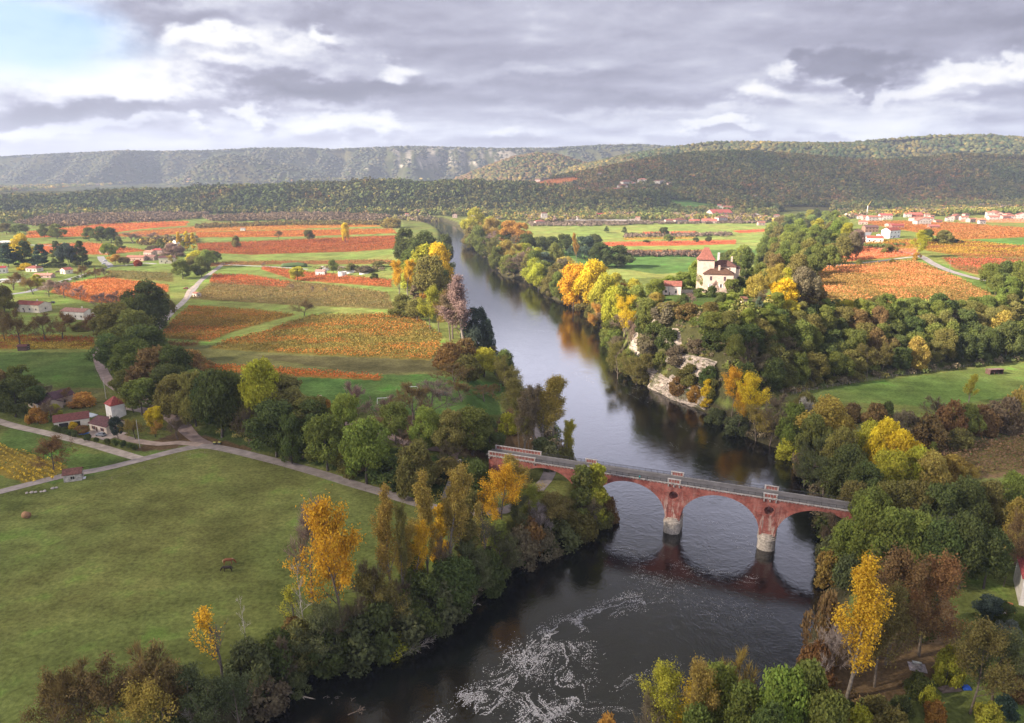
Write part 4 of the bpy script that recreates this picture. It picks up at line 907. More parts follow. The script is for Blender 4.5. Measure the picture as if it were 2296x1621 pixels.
scatter('wooded_hillside', 'scrub and oaks on the small brown hill in the centre', -250, 700, 2850, 3420, 12, 8.5, 9, {(.10,.075,.035):3,(.13,.085,.04):3,(.08,.085,.03):2,(.17,.12,.04):1}, lambda x,y,z,px,py: (z > 14) & (px < 1420), sub=1)
scatter('wooded_hillside', 'wooded far cliffs closing the valley', -3400, 1300, 3500, 4750, 19, 11, 10, {(.05,.06,.04):3,(.065,.07,.045):3,(.10,.09,.055):1.5,(.045,.055,.04):3}, lambda x,y,z,px,py: (z > 20) & ((px < 850)|(fbm(x/34+y/300., y/500., 4, 21) < .53)|(py<338)), sub=1)
scatter('woodland_belt', 'long dark belt of mixed woodland across the plain', -1500, 620, 1640, 2080, 9.6, 7.6, 15, {(.048,.068,.024):4,(.07,.088,.03):4,(.10,.10,.034):3,(.15,.13,.04):1.6,(.17,.10,.035):.7,(.05,.07,.035):2}, lambda x,y,z,px,py: (z > 9.5) & ~inpoly(VILCLEAR[0], px, py))
# edge of the belt and plain hedges
bp = {'g':2,'ol':3,'dg':3,'oc':1.2,'yl':.3,'br':1,'gb':1}
def strip(name, desc, poly, sp, rad, hgt, pal, sub=2, dens=1.0):
    Wd = np.array([G(*p) for p in poly]); x0, y0 = Wd.min(0); x1, y1 = Wd.max(0)
    n = int((x1-x0)*(y1-y0)/sp**2*dens); n = min(n, 60000)
    P = np.stack([RNG.uniform(x0, x1, n), RNG.uniform(y0, y1, n)], 1)
    px, py = proj(P[:, 0], P[:, 1], H(P[:, 0], P[:, 1])); P = P[inpoly(poly, px, py)]; n = len(P)
    if n == 0: return
    dist = float(np.mean(np.hypot(P[:, 0], P[:, 1]))); nq = 90 if dist < 450 else 60 if dist < 900 else 34
    if n*nq > 420000: nq = max(14, 420000//n)
    leafy(name, P, rad*RNG.uniform(.65, 1.3, n), hgt*RNG.uniform(.7, 1.3, n), pal_pick(n, P, pal, 40), desc, nq, name.replace('_', ' '), .2 if dist < 450 else .24 if dist < 900 else .34)
orch = {(.21,.15,.105):3,(.18,.13,.085):3,(.19,.13,.07):3}
for d_, poly, sp_, r_, h_, pal_ in [
 ('walnut orchard, pinkish brown, at the far left of the plain', [(30,503),(110,486),(330,478),(470,481),(440,492),(250,503),(120,511)], 8, 4.6, 6.5, orch),
 ('walnut orchard, grey brown, under the woodland belt', [(450,489),(640,481),(760,480),(880,487),(840,498),(640,495),(480,498)], 8, 4.6, 6.5, orch),
 ('olive brown hedge of orchard trees above the golden strip', [(440,507),(640,500),(880,499),(880,505),(640,506),(440,513)], 6, 3.6, 5, {(.22,.16,.05):3,(.18,.14,.05):3,'ol':2}),
 ('tangled brown hedge beyond the hamlet', [(310,545),(360,536),(440,535),(440,547),(380,552),(320,552)], 7, 4.5, 6, {'br':3,'oc':2,'gb':3,'ol':1}),
 ('line of mixed hedge trees left of the gold vineyards', [(0,487),(120,470),(300,472),(500,470),(500,477),(300,481),(110,486),(0,505)], 11, 6, 12, bp),
 ('foreground edge of the woodland belt, olive and ochre', [(0,471),(240,479),(500,480),(760,482),(960,486),(1150,487),(1150,482),(960,477),(700,476),(450,473),(200,470),(0,466)], 9, 6, 13, bp),
 ('hedge and poplars at the left end of the far plain', [(0,452),(90,447),(240,452),(240,456),(90,457),(0,464)], 16, 8, 14, bp),
 ('thicket at the bend of the river', [(895,485),(970,488),(990,500),(940,497),(880,493)], 9, 5, 9, {'oc':2,'gb':3,'ol':2,'pk':1}),
 ('row of leafless orchard trees across the centre plain', [(1185,501),(1500,498),(1720,497),(1720,501),(1500,503),(1300,508),(1190,507)], 6, 3.2, 4, {(.21,.16,.12):3,(.18,.14,.10):3}),
 ('second row of leafless orchard trees on the centre plain', [(1400,529),(1640,525),(1640,530),(1400,534)], 5, 3.0, 4.5, {(.22,.16,.12):3,(.18,.14,.10):3}),
 ('brown orchard behind the dull red strip', [(1395,570),(1580,570),(1570,577),(1395,577)], 5, 3.2, 5, {(.17,.12,.09):3,(.17,.10,.07):3}),
 ('dark hedge along the bank of the water works', [(700,602),(760,600),(880,604),(880,608),(800,612),(720,607)], 6, 2.4, 3, {'gb':2,'ol':2,'br':1}),
 ('scrub hedge behind the vineyard on the right', [(1500,560),(1500,560.5),(1520,561),(1520,560)], 9, 4, 5, bp),
 ('dark hedge in front of the white bungalow', [(1895,553),(1930,552),(2030,550),(2030,553),(1930,555),(1895,556)], 3, 1.8, 2.2, {'dg':1}),
 ('clipped hedge beside the road bend', [(112,642),(170,624),(215,609),(238,598),(240,600),(218,612),(172,628),(114,645)], 3, 1.6, 1.8, {'dg':1,'g':1}),
 ('fringe of bushes on the far left river bank', [(1100,760),(1120,830),(1170,880),(1220,930),(1250,975),(1262,1015),(1240,1015),(1225,975),(1190,930),(1140,880),(1095,830),(1080,780)], 3.4, 2.4, 4, {'ol':2,'gb':2,'dg':2,'go':2}),
 ('fringe of bushes on the far right river bank', [(1062,546),(1100,582),(1125,616),(1186,629),(1240,668),(1318,688),(1368,748),(1390,812),(1418,850),(1450,864),(1450,858),(1424,845),(1400,812),(1380,745),(1325,684),(1245,662),(1190,624),(1130,610),(1105,575),(1070,540)], 3.4, 2.4, 4, {'ol':2,'gb':2,'dg':1,'oc':1}),
 ('fringe of bushes on the right bank above the bridge', [(1622,955),(1682,986),(1740,1007),(1768,1020),(1806,1090),(1828,1164),(1838,1235),(1840,1303),(1850,1303),(1848,1235),(1838,1160),(1820,1090),(1785,1018),(1745,1000),(1690,978),(1630,948)], 2.6, 1.9, 3.4, {'ol':2,'gb':2,'dg':2,'go':1}),
 ('fringe of dark bushes on the near left bank', [(625,1565),(700,1515),(860,1455),(1050,1365),(1215,1235),(1350,1160),(1345,1145),(1205,1220),(1040,1350),(850,1438),(690,1498),(615,1550)], 2.2, 1.9, 3.2, {'dg':3,'go':3,'gb':1,'ol':1}),
 ('brambles and scrub on the embankment below the tree row', [(470,965),(700,1035),(900,1085),(1040,1105),(1040,1085),(900,1062),(700,1015),(520,960)], 2.6, 1.5, 2.0, {'dg':2,'br':1,'ol':2,'gb':1}),
 ('undergrowth along the foot of the slope wood', [(1690,905),(1770,884),(1900,860),(2030,843),(2300,810),(2300,803),(2030,834),(1900,850),(1770,872),(1690,895)], 3.2, 2.0, 3.0, {'dg':3,'gb':2,'ol':2,'br':1}),
 ('low scrub and grass tufts between the cliff ledges', [(1425,790),(1440,690),(1640,690),(1640,800),(1620,900),(1560,905),(1460,865)], 2.6, 1.3, 1.7, {'dg':3,'gb':2,'ol':3,'g':1}),
 ('undergrowth beneath the slope wood', [(1625,830),(1640,860),(1700,890),(1800,860),(2320,795),(2320,700),(1900,690),(1640,700),(1620,740)], 5.5, 3.4, 6.0, {'dg':4,'g':2,'ol':3,'gb':1}),
 ('scrub along the hedge line right of the meadow', [(2020,1000),(2100,985),(2296,945),(2296,925),(2100,965),(2000,985)], 3.6, 2.2, 3.6, {'br':3,'gb':3,'ol':1,'oc':1}),
 ('undergrowth of the right bank wood', [(1850,1090),(1900,1010),(2000,1060),(2120,1110),(2300,1130),(2300,1290),(2100,1300),(1900,1300),(1845,1250)], 4.4, 2.8, 5.0, {'dg':4,'g':2,'ol':3}),
 ('garden shrubs and ground cover at the lower right', [(1800,1540),(1900,1560),(2000,1590),(1990,1640),(1850,1660),(1760,1620)], 2.2, 1.3, 1.8, {'ol':2,'dg':2,'br':2,'yl':1}),
 ('undergrowth below the leaning poplar', [(360,1640),(480,1560),(600,1520),(640,1540),(600,1600),(560,1700),(300,1760)], 2.4, 1.7, 2.6, {'dg':3,'go':3,'br':1}),
]: strip('orchard' if 'orchard' in d_ else 'hedge' if 'hedge' in d_ else 'scrub', d_, poly, sp_, r_, h_, pal_)
# trees mixed between the village houses
vp = {'dg':4,'g':4,'ol':4,'oc':1.2,'am':.5,'pk':1.6,'gb':2.4,'yl':.25,'rb':.8,'bg':1.4}
for d_, poly, sp_, r_, h_ in [
 ('mixed autumn trees between the riverside village houses', [(1100,492),(1180,482),(1400,484),(1700,486),(1740,500),(1600,497),(1400,493),(1200,499)], 9, 5.0, 9),
 ('dark trees of the slope behind the riverside village', [(1150,480),(1300,468),(1500,470),(1740,468),(1740,484),(1400,483),(1200,482)], 12, 6.5, 12),
 ('trees between the houses of the hill village', [(1290,430),(1400,428),(1500,424),(1500,414),(1400,408),(1300,420)], 16, 4, 7),
 ('trees of the village on the right plateau', [(1880,500),(1960,488),(2160,484),(2296,478),(2340,470),(2340,464),(2100,466),(1880,474)], 9, 5.0, 8),
 ('dark tree belt behind the right village', [(1860,474),(2100,466),(2340,463),(2340,452),(2100,455),(1860,462)], 13, 7, 13),
 ('trees lining the far plain under the hills', [(0,432),(300,412),(700,408),(1000,404),(1000,401),(700,403),(300,405),(0,422)], 24, 9, 12),
]: strip('village_trees' if 'village' in d_ else 'far_trees', d_, poly, sp_, r_, h_, vp if 'dark' not in d_ else {'dg':4,'ol':2,'g':2})
# ------------------------------------------------------------------ the brick bridge
BU = Vector((.928, -.373, 0)).normalized(); BN = Vector((BU.y, -BU.x, 0)) # BN points at the viewer side
BO = Vector((51.6, 215.6, 0)); SPAN = 28.4; DECK = 16.6; HW = 2.9
def m_brick():
    m, t = nmat('bridge_brick'); N = NT(t)
    tc = N.n('ShaderNodeTexCoord'); P = tc.outputs['Object']
    sep = N.n('ShaderNodeSeparateXYZ', {0: P})
    pl = N.n('ShaderNodeCombineXYZ', {0: sep.outputs[0], 1: sep.outputs[2], 2: sep.outputs[1]})
    bt = N.n('ShaderNodeTexBrick', {'Color1': (.30,.085,.065,1), 'Color2': (.21,.065,.052,1), 'Mortar': (.24,.12,.10,1), 'Scale': 1.0, 'Mortar Size': .03, 'Brick Width': .9, 'Row Height': .28})
    N.put(bt.inputs['Vector'], pl)
    n1 = N.noise(P, .35, 6, .7, .4); n2 = N.noise(N.vec('MULTIPLY', P, (1.2, 1.2, .22)), 1.0, 6, .7); n3 = N.noise(P, 2.5, 4, .7)
    col = N.vec('MULTIPLY', bt.outputs[0], N.n('ShaderNodeCombineXYZ', {0: N.rng(n1, .3, .7, .7, 1.45), 1: N.rng(n1, .3, .7, .6, 1.5), 2: N.rng(n1, .3, .7, .6, 1.5)}))
    # pale lime bleeding down near the piers, soot patches above
    low = N.rng(sep.outputs[2], 14.5, 6.0, .12, 1)
    lime = N.math('MULTIPLY', N.rng(n2, .48, .60, 0, .85), low)
    col = N.mix(lime, col, (.50,.40,.34,1))
    soot = N.rng(n1, .60, .74, 0, .6); col = N.mix(soot, col, (.07,.035,.035,1))
    col = N.mix(N.rng(n3, .62, .75, 0, .35), col, (.38,.25,.22,1))
    p = N.n('ShaderNodeBsdfPrincipled', {'Base Color': col, 'Roughness': .9, 'Specular IOR Level': .2})
    bp = N.n('ShaderNodeBump', {'Strength': .4, 'Distance': .05, 'Height': n3}); N.put(p.inputs['Normal'], bp)
    N.out(p.outputs[0]); return m
M['brick'] = m_brick()
bridge = empty('arched_bridge', BO, math.atan2(BU.y, BU.x), label='old red brick arched bridge with round holes over its piers crossing the river', cat='bridge')
# local frame: x along the bridge, -y toward the viewer, z up
def loc2(x, y, z=0): return BO+BU*x-BN*y+Vector((0, 0, z))
S0, S1 = -63.0, 78.0; PB = 3.9; HWA = 11.9; RISE = 10.9
PIERS = [-56.8, -28.4, 0.0, 28.4, 56.8]
def arch_profile():
    pts = []
    base = -2.0
    pts.append((S0, base)); pts.append((PIERS[0]+SPAN/2-HWA, base))
    for k in range(4):
        c = PIERS[k]+SPAN/2
        if k: pts.append((c-HWA, base))
        pts.append((c-HWA, PB))
        for j in range(1, 28):
            a = math.pi*(1-j/28); pts.append((c+HWA*math.cos(a), PB+RISE*math.sin(a)**.92))
        pts.append((c+HWA, PB)); pts.append((c+HWA, base))
    pts.append((S1, base)); pts.append((S1, DECK-.35)); pts.append((S0, DECK-.35))
    return pts
outer = arch_profile(); holes = []
for s in PIERS[1:4]: holes.append([(s+1.4*math.cos(2*math.pi*i/28), 12.4+1.4*math.sin(2*math.pi*i/28)) for i in range(28)])
def extrude_poly(loops, y0, y1):
    mb = MB(); tri = tessellate_polygon([[Vector((a, b, 0)) for a, b in L] for L in loops]); flat = [p for L in loops for p in L]
    n = len(flat); mb.v = [(a, y0, b) for a, b in flat]+[(a, y1, b) for a, b in flat]
    mb.f = [tuple(t) for t in tri]+[(t[2]+n, t[1]+n, t[0]+n) for t in tri]; o = 0
    for L in loops:
        m = len(L); mb.f += [(o+i, o+(i+1) % m, n+o+(i+1) % m, n+o+i) for i in range(m)]; o += m
    return mb
body = extrude_poly([outer]+holes, -HW, HW).obj('arch_wall', M['brick'], bridge)
bm = bmesh.new(); bm.from_mesh(body.data); bmesh.ops.recalc_face_normals(bm, faces=bm.faces); bm.to_mesh(body.data); bm.free()
for k in range(4):
    c = PIERS[k]+SPAN/2
    for sy in (-HW, HW):
        rings = MB()
        y0, y1 = (sy-.10, sy) if sy < 0 else (sy, sy+.10)
        prev = None
        for j in range(0, 41):
            a = math.pi*(1-j/40); q = [(c+(HWA+.02)*math.cos(a), PB+(RISE+.02)*math.sin(a)**.92), (c+(HWA+.95)*math.cos(a), PB+(RISE+.85)*math.sin(a)**.92)]
            if prev and q[0][1] > 4.6:
                vs = [(prev[0][0],y0,prev[0][1]),(q[0][0],y0,q[0][1]),(q[1][0],y0,q[1][1]),(prev[1][0],y0,prev[1][1]),(prev[0][0],y1,prev[0][1]),(q[0][0],y1,q[0][1]),(q[1][0],y1,q[1][1]),(prev[1][0],y1,prev[1][1])]
                rings.add(vs, [(0,1,2,3),(7,6,5,4),(0,4,5,1),(3,2,6,7)])
            prev = q
        rings.obj('arch_ring', M['brick'], bridge)
for s in PIERS[1:4]:
    for sy in (-HW, HW):
        h = MB(); y0, y1 = (sy-.14, sy) if sy < 0 else (sy, sy+.14)
        for i in range(28):
            a, b = 2*math.pi*i/28, 2*math.pi*(i+1)/28
            q = [(s+r*math.cos(t), y, 12.4+r*math.sin(t)) for y in (y0, y1) for t in (a, b) for r in (1.42, 1.9)]
            h.add(q, [(0,1,3,2),(1,5,7,3),(4,0,2,6),(4,6,7,5)])
        h.obj('hole_surround', M['brick'], bridge)
    # slender pilaster ribs on the pier shafts
WHITE = (.36,.33,.31)
cor = MB()
for sy in (-1, 1):
    cor.box(S0, S1, min(sy*(HW-.3), sy*(HW+.38)), max(sy*(HW-.3), sy*(HW+.38)), DECK-.33, DECK-.02)
    x = S0+.6
    while x < S1:
        y0 = sy*(HW+.004); y1 = sy*(HW+.28); cor.box(x, x+.25, min(y0, y1), max(y0, y1), DECK-.62, DECK-.333); x += 1.1
cor.obj('cornice', M['stone'], bridge, WHITE)
MB().box(S0-1, S1, -HW+.32, HW-.32, DECK-.34, DECK+.04).obj('roadway', M['gravel'], bridge, (.12,.112,.11))
for sy in (-1, 1):
    kb = MB(); y0 = sy*(HW-.3); y1 = sy*(HW-.95); kb.box(S0, S1, min(y0, y1), max(y0, y1), DECK+.0, DECK+.13); kb.obj('pavement', M['gravel'], bridge, (.17,.165,.16))
def railing(x0, x1, sy):
    y = sy*(HW+.05); mb = MB()
    mb.box(x0, x1, y-.04, y+.04, DECK+1.0, DECK+1.07); mb.box(x0, x1, y-.03, y+.03, DECK+.10, DECK+.15)
    x = x0+.1
    while x < x1: mb.box(x, x+.035, y-.018, y+.018, DECK+.15, DECK+1.0); x += .2
    x = x0
    while x < x1: mb.box(x, x+.08, y-.042, y+.042, DECK, DECK+1.09); x += 2.0
    mb.obj('railing', M['paint'], bridge, (.03,.028,.028))
def parapet(x0, x1, sy, nb):
    y0 = sy*(HW-.12); y1 = sy*(HW+.36); lo, hi = min(y0, y1), max(y0, y1)
    p = MB(); p.box(x0, x0+.42, lo, hi, DECK-.02, DECK+1.22); p.box(x1-.42, x1, lo, hi, DECK-.02, DECK+1.22)
    p.box(x0+.42, x1-.42, lo+.02, hi-.02, DECK-.02, DECK+.2); p.box(x0-.06, x1+.06, lo-.06, hi+.06, DECK+1.222, DECK+1.40)
    w = (x1-x0-.84)/nb
    for i in range(1, nb): p.box(x0+.42+i*w-.06, x0+.42+i*w+.06, lo+.06, hi-.06, DECK+.2, DECK+1.22)
    q = p.obj('parapet', M['stone'], bridge, (.40,.37,.345))
    inf = MB().box(x0+.42, x1-.42, lo+.14, hi-.14, DECK+.2, DECK+1.218); inf.obj('brick_infill', M['brick'], q)
    c = MB()
    for x in (x0+.1, (x0+x1)/2-.2, x1-.5):
        ya = sy*(HW+.12); yb = sy*(HW+.62); c.box(x, x+.4, min(ya, yb), max(ya, yb), DECK-.9, DECK-.62); c.box(x+.004, x+.396, min(ya, sy*(HW+.4)), max(ya, sy*(HW+.4)), DECK-1.25, DECK-.903)
    c.obj('corbel', M['stone'], q, WHITE)
for sy in (-1, 1):
    xs = [S0+18.5]
    parapet(S0, S0+17.0, sy, 15); 
    last = S0+17.0
    for s in PIERS[1:]:
        parapet(s-2.0, s+2.0, sy, 4); railing(last, s-2.0, sy); last = s+2.0
    railing(last, S1, sy)
for s in PIERS[1:]:
    mb = MB()
    def stad(r, hw, z0, z1, r2=None, hw2=None):
        r2 = r2 or r; hw2 = hw2 or hw; n = 12; V = []
        for (rr, ww, z) in ((r, hw, z0), (r2, hw2, z1)):
            for i in range(n+1):
                a = math.pi+math.pi*i/n; V.append((s+rr*math.cos(a), -ww+rr*math.sin(a)*.8, z))
            for i in range(n+1):
                a = math.pi*i/n; V.append((s+rr*math.cos(a), ww+rr*math.sin(a)*.8, z))
        m = 2*(n+1); mb.add(V, [(i, (i+1) % m, m+(i+1) % m, m+i) for i in range(m)]+[tuple(range(m, 2*m)), tuple(range(m-1, -1, -1))])
    stad(2.65, HW, -2.5, 3.2, 2.5, HW); stad(2.72, HW, 3.204, 3.6); stad(2.45, HW-.1, 3.604, 4.0); stad(2.1, HW-.2, 4.004, 4.4); stad(1.6, HW-.3, 4.404, 4.8)
    mb.obj('pier_base', M['stone'], bridge, (.47,.42,.36))
    # half-round brick nose over the base running up the shaft
    for sy in (-1, 1):
        rb = MB()
        for x in (-1.75, 1.75):
            y0, y1 = sy*(HW+.002), sy*(HW+.16); rb.box(s+x-.14, s+x+.14, min(y0, y1), max(y0, y1), 4.3, 9.2)
        rb.obj('pilaster', M['brick'], bridge)
# stairs down the embankment at the left abutment
st = MB(); sx_, sy_ = W(1012, 1085, 8)
for i in range(26):
    f = i/25; st.box(-.8, .8, -f*14, -f*14+.6, -f*8.2-.2, -f*8.2+.12)
e = empty('embankment_steps', (-18, 232, 16.4), R(-18), label='narrow stone stairway climbing the embankment beside the left end of the bridge', cat='steps')
st.obj('tread', M['stone'], e, (.3,.28,.26))

# ------------------------------------------------------------------ buildings
TILE = (.18,.08,.06); TILEB = (.27,.105,.08); DTILE = (.085,.045,.045); OTILE = (.36,.15,.11); CREAM = (.62,.55,.44); WHITEW = (.74,.71,.66); PINK = (.60,.46,.39); STONEW = (.42,.38,.31)
def roof_mesh(w, d, h, rh, kind, eave=.35, th=.16):
    mb = MB(); X, Y = w/2+eave, d/2+eave; z0 = h-.02
    if kind == 'gable':
        for a in (0,):
            V = [(-X,-Y,z0),(X,-Y,z0),(X,Y,z0),(-X,Y,z0),(-X,0,z0+rh),(X,0,z0+rh)]
            U = [(x, y, z+th) for x, y, z in V]
            mb.add(V+U, [(6,7,11,10),(9,10,11,8),(1,0,4,5),(2,5,4,3),(0,1,7,6),(2,3,9,8),(0,6,10,4),(4,10,9,3),(1,5,11,7),(5,2,8,11)])
    elif kind == 'gableY':
        V = [(-X,-Y,z0),(X,-Y,z0),(X,Y,z0),(-X,Y,z0),(0,-Y,z0+rh),(0,Y,z0+rh)]; U = [(x, y, z+th) for x, y, z in V]
        mb.add(V+U, [(6,10,11,9),(7,8,11,10),(0,3,5,4),(1,4,5,2),(0,6,9,3),(1,2,8,7),(0,4,10,6),(4,1,7,10),(3,9,11,5),(5,11,8,2)])
    elif kind == 'hip':
        k = max(0, X-Y)
        mb.add([(-X,-Y,z0),(X,-Y,z0),(X,Y,z0),(-X,Y,z0),(-X,-Y,z0+th),(X,-Y,z0+th),(X,Y,z0+th),(-X,Y,z0+th),(-k-.01,0,z0+th+rh),(k+.01,0,z0+th+rh)],
               [(3,2,1,0),(0,1,5,4),(1,2,6,5),(2,3,7,6),(3,0,4,7),(4,5,9,8),(5,6,9),(6,7,8,9),(7,4,8)])
    elif kind == 'flat':
        mb.box(-X, X, -Y, Y, h, h+.3)
    elif kind == 'shed':
        mb.add([(-X,-Y,z0),(X,-Y,z0),(X,Y,z0+rh),(-X,Y,z0+rh),(-X,-Y,z0+th),(X,-Y,z0+th),(X,Y,z0+rh+th),(-X,Y,z0+rh+th)], [(3,2,1,0),(4,5,6,7),(0,1,5,4),(1,2,6,5),(2,3,7,6),(3,0,4,7)])
    return mb
def wall_mesh(w, d, h, rh, kind):
    mb = MB(); X, Y = w/2, d/2; b = -2.5
    mb.v = [(-X,-Y,b),(X,-Y,b),(X,Y,b),(-X,Y,b),(-X,-Y,h),(X,-Y,h),(X,Y,h),(-X,Y,h)]
    mb.f = [(0,1,5,4),(1,2,6,5),(2,3,7,6),(3,0,4,7),(0,3,2,1),(4,5,6,7)]
    e = .98
    if kind == 'gable': mb.add([(-X,-Y*e,h+.002),(-X,Y*e,h+.002),(-X,0,h+rh*e),(X,-Y*e,h+.002),(X,Y*e,h+.002),(X,0,h+rh*e)], [(0,2,1),(3,4,5),(0,3,5,2),(1,2,5,4)])
    if kind == 'gableY': mb.add([(-X*e,-Y,h+.002),(X*e,-Y,h+.002),(0,-Y,h+rh*e),(-X*e,Y,h+.002),(X*e,Y,h+.002),(0,Y,h+rh*e)], [(0,1,2),(3,5,4),(0,2,5,3),(1,4,5,2)])
    if kind == 'shed': mb.add([(-X,Y-.02,h),(X,Y-.02,h),(X,Y-.02,h+rh*e),(-X,Y-.02,h+rh*e),(-X,-Y,h),(X,-Y,h)], [(0,3,2,1),(0,4,3),(1,2,5)])
    return mb
_wc = {}
def window(par, x, y, z, w, h, face, shut=None, col=(.03,.03,.035), frame=True):
    """face: '-y' '+x' '-x'"""
    t = .07
    def bx(mb, u0, u1, v0, v1, dpt):
        if face == '-y': mb.box(x+u0, x+u1, y-dpt, y+.002 if False else y, z+v0, z+v1)
        elif face == '+x': mb.box(x, x+dpt, y+u0, y+u1, z+v0, z+v1)
        elif face == '-x': mb.box(x-dpt, x, y+u0, y+u1, z+v0, z+v1)
        return mb
    fr = bx(MB(), -w/2, w/2, 0, h, t).obj('window', M['glass'], par, col)
    if frame:
        f = MB(); bx(f, -w/2-.08, w/2+.08, -.12, 0, t+.06); bx(f, -w/2-.08, w/2+.08, h, h+.10, t+.03); bx(f, -.03, .03, 0, h, t+.02); f.obj('frame', M['paint'], fr, (.55,.5,.45))
    if shut:
        for s_ in (-1, 1):
            u0 = s_*(w/2+.04); u1 = s_*(w/2+w*.52); bx(MB(), min(u0, u1), max(u0, u1), 0, h, t+.05).obj('shutter', M['paint'], fr, shut)
def house(px, base, wpx, hpx, kind='gable', rot=0, wall=CREAM, roof=TILE, ratio=.62, rh=None, wins=2, label=None, group=None, floors=1, shut=None, chim=0, name='house', cat='house', wmat='wall', at=None, dims=None, door=True):
    x, y, z = at if at else G3(px, base); sc = F/dep_of(x, y, z)
    w, h = (dims[0], dims[2]) if dims else (wpx/sc, hpx/sc)
    d = dims[1] if dims else w*ratio
    rh = rh if rh is not None else (d*.22 if kind != 'gableY' else w*.22)
    e = empty(name, (x, y, z), R(rot), label=label, cat=cat, group=group)
    wall_mesh(w, d, h, rh, kind).obj('wall', M[wmat], e, wall)
    r = roof_mesh(w, d, h, rh, kind).obj('roof', M['roof'], e, roof)
    far = sc < 1.35
    if not far:
        fh = h/floors
        for f in range(floors):
            n = wins
            for i in range(n):
                xx = -w/2+w*(i+.5)/n
                window(e, xx, -d/2, f*fh+fh*.32, min(1.1, w/n*.35), min(1.3, fh*.42), '-y', shut, frame=sc > 3)
            window(e, w/2, 0, f*fh+fh*.32, 1.0, min(1.3, fh*.42), '+x', shut, frame=sc > 3)
        if door: MB().box(-w*.12, -w*.12+.9, -d/2-.05, -d/2, 0, min(2.05, h*.8)).obj('door', M['wood'], e, (.13,.07,.04))
    else:
        g = MB()
        for f in range(max(1, floors)):
            for i in range(wins): xx = -w/2+w*(i+.5)/wins; g.box(xx-.5, xx+.5, -d/2-.06, -d/2, h/floors*(f+.35), h/floors*(f+.75))
        g.obj('windows', M['glass'], e, (.05,.045,.045))
    for i in range(chim):
        cx = w*(.22 if i == 0 else -.28); c = MB().box(cx-.35, cx+.35, -.3, .3, h+rh*.5, h+rh+1.1); c.box(cx-.42, cx+.42, -.37, .37, h+rh+1.102, h+rh+1.25); c.obj('chimney', M['wall'], r, wall)
    return e
# --- the castle -----------------------------------------------------------
cx, cyy, cz = G3(1607, 655); cz = max(cz, 39.5); csc = F/dep_of(cx, cyy, cz)
K = 1/csc
castle = empty('castle_house', (cx+1, cyy+3, cz-.5), R(-13), label='pale pink stone castle with a steep red tower roof on the wooded hill', cat='castle')
CW_ = (.60,.46,.385)
wall_mesh(17.0, 10, 11.2, 0, 'flat').obj('wall', M['wall'], castle, CW_)
r1 = roof_mesh(17.0, 10, 11.2, 3.6, 'hip', .45).obj('roof', M['roof'], castle, (.10,.055,.038))
for c_ in (-.3,): MB().box(-.3, .8, -2.6, -1.6, 12.2, 16.2).obj('chimney', M['stone'], r1, CW_)
# taller rear wing
rw = MB(); rw.box(-4.5, 10.0, 3.0, 13.0, -2, 15.0); rw.box(8.6, 12.2, 4.2, 12.0, -2, 13.8); rw.obj('rear_wing_wall', M['wall'], castle, (.66,.53,.45))
rr_ = roof_mesh(14.6, 10.2, 15.0, 3.2, 'hip', .45); rro = rr_.obj('rear_roof', M['roof'], castle, (.13,.065,.055)); rro.location = (2.8, 8.0, 0)
ro = roof_mesh(4.0, 8.2, 13.8, 1.2, 'hip', .35).obj('side_roof', M['roof'], castle, (.13,.065,.055)); ro.location = (10.4, 8.1, 0)
MB().box(4.6, 5.6, 5.2, 6.1, 15.7, 19.8).obj('chimney', M['stone'], rro, CW_); MB().box(-3.2, -1.9, 8.2, 9.2, 16.2, 21.6).obj('chimney', M['stone'], rro, (.55,.53,.52))
# tower
tw = MB(); tw.box(-12.3, -2.6, -1.2, 7.8, -3, 19.2); tw.obj('tower_wall', M['wall'], castle, CW_)
tr_ = MB(); prof = [(5.5,19.2),(4.9,19.7),(3.8,21.2),(2.9,22.8),(2.1,24.4),(1.5,25.9)]
for i, (hw_, zz) in enumerate(prof):
    rx = hw_; ry = hw_*.98 if i < 5 else .25
    if i == 5: rx = 1.25; ry = .3
    tr_.v += [(-7.45-rx, 3.3-ry, zz), (-7.45+rx, 3.3-ry, zz), (-7.45+rx, 3.3+ry, zz), (-7.45-rx, 3.3+ry, zz)]
for i in range(5):
    for j in range(4): tr_.f.append((4*i+j, 4*i+(j+1) % 4, 4*i+4+(j+1) % 4, 4*i+4+j))
tr_.f += [(20,21,22,23),(3,2,1,0)]
tro = tr_.obj('tower_roof', M['roof'], castle, (.27,.105,.08))
for x_ in (-8.7, -6.2): MB().cyl(x_, 3.3, 25.85, 26.7, .16, .05, 8).obj('finial', M['roof'], tro, (.27,.105,.08))
for x_ in (-4.2, 3.6): window(castle, x_, -5, 7.6, 1.15, 2.5, '-y', None, (.06,.03,.05))
window(castle, -4.3, -5, 3.6, 1.1, 2.0, '-y', (.72,.74,.80), (.5,.5,.55)); window(castle, 1.7, -5, 3.6, 1.1, 2.0, '-y', (.72,.74,.80))
for x_ in (-5.0, -4.0, .4): window(castle, x_, -5, 1.1, .4, .5, '-y', None, frame=False)
window(castle, 8.5, -1.5, 7.2, 1.0, 2.0, '+x', None); window(castle, 8.5, -1.5, 1.4, 1.0, 2.2, '+x', (.7,.72,.78)); window(castle, 6.5, 3.0, 13.2, .8, .8, '-y', None, frame=False)
barn = house(1507, 662, 45, 22, 'gable', -12, (.70,.57,.48), (.26,.10,.075), .55, 2.6, 2, 'small pink stone barn with a tiled roof left of the castle', None, name='barn', cat='barn', at=(cx-27.5, cyy-2, cz-1.2), dims=(11.5, 7, 5.6))
for x_ in (-1.5, 3): MB().box(x_-.35, x_+.35, -3.56, -3.5, .2, 5.3).obj('door', M['wood'], barn, (.5,.46,.42))
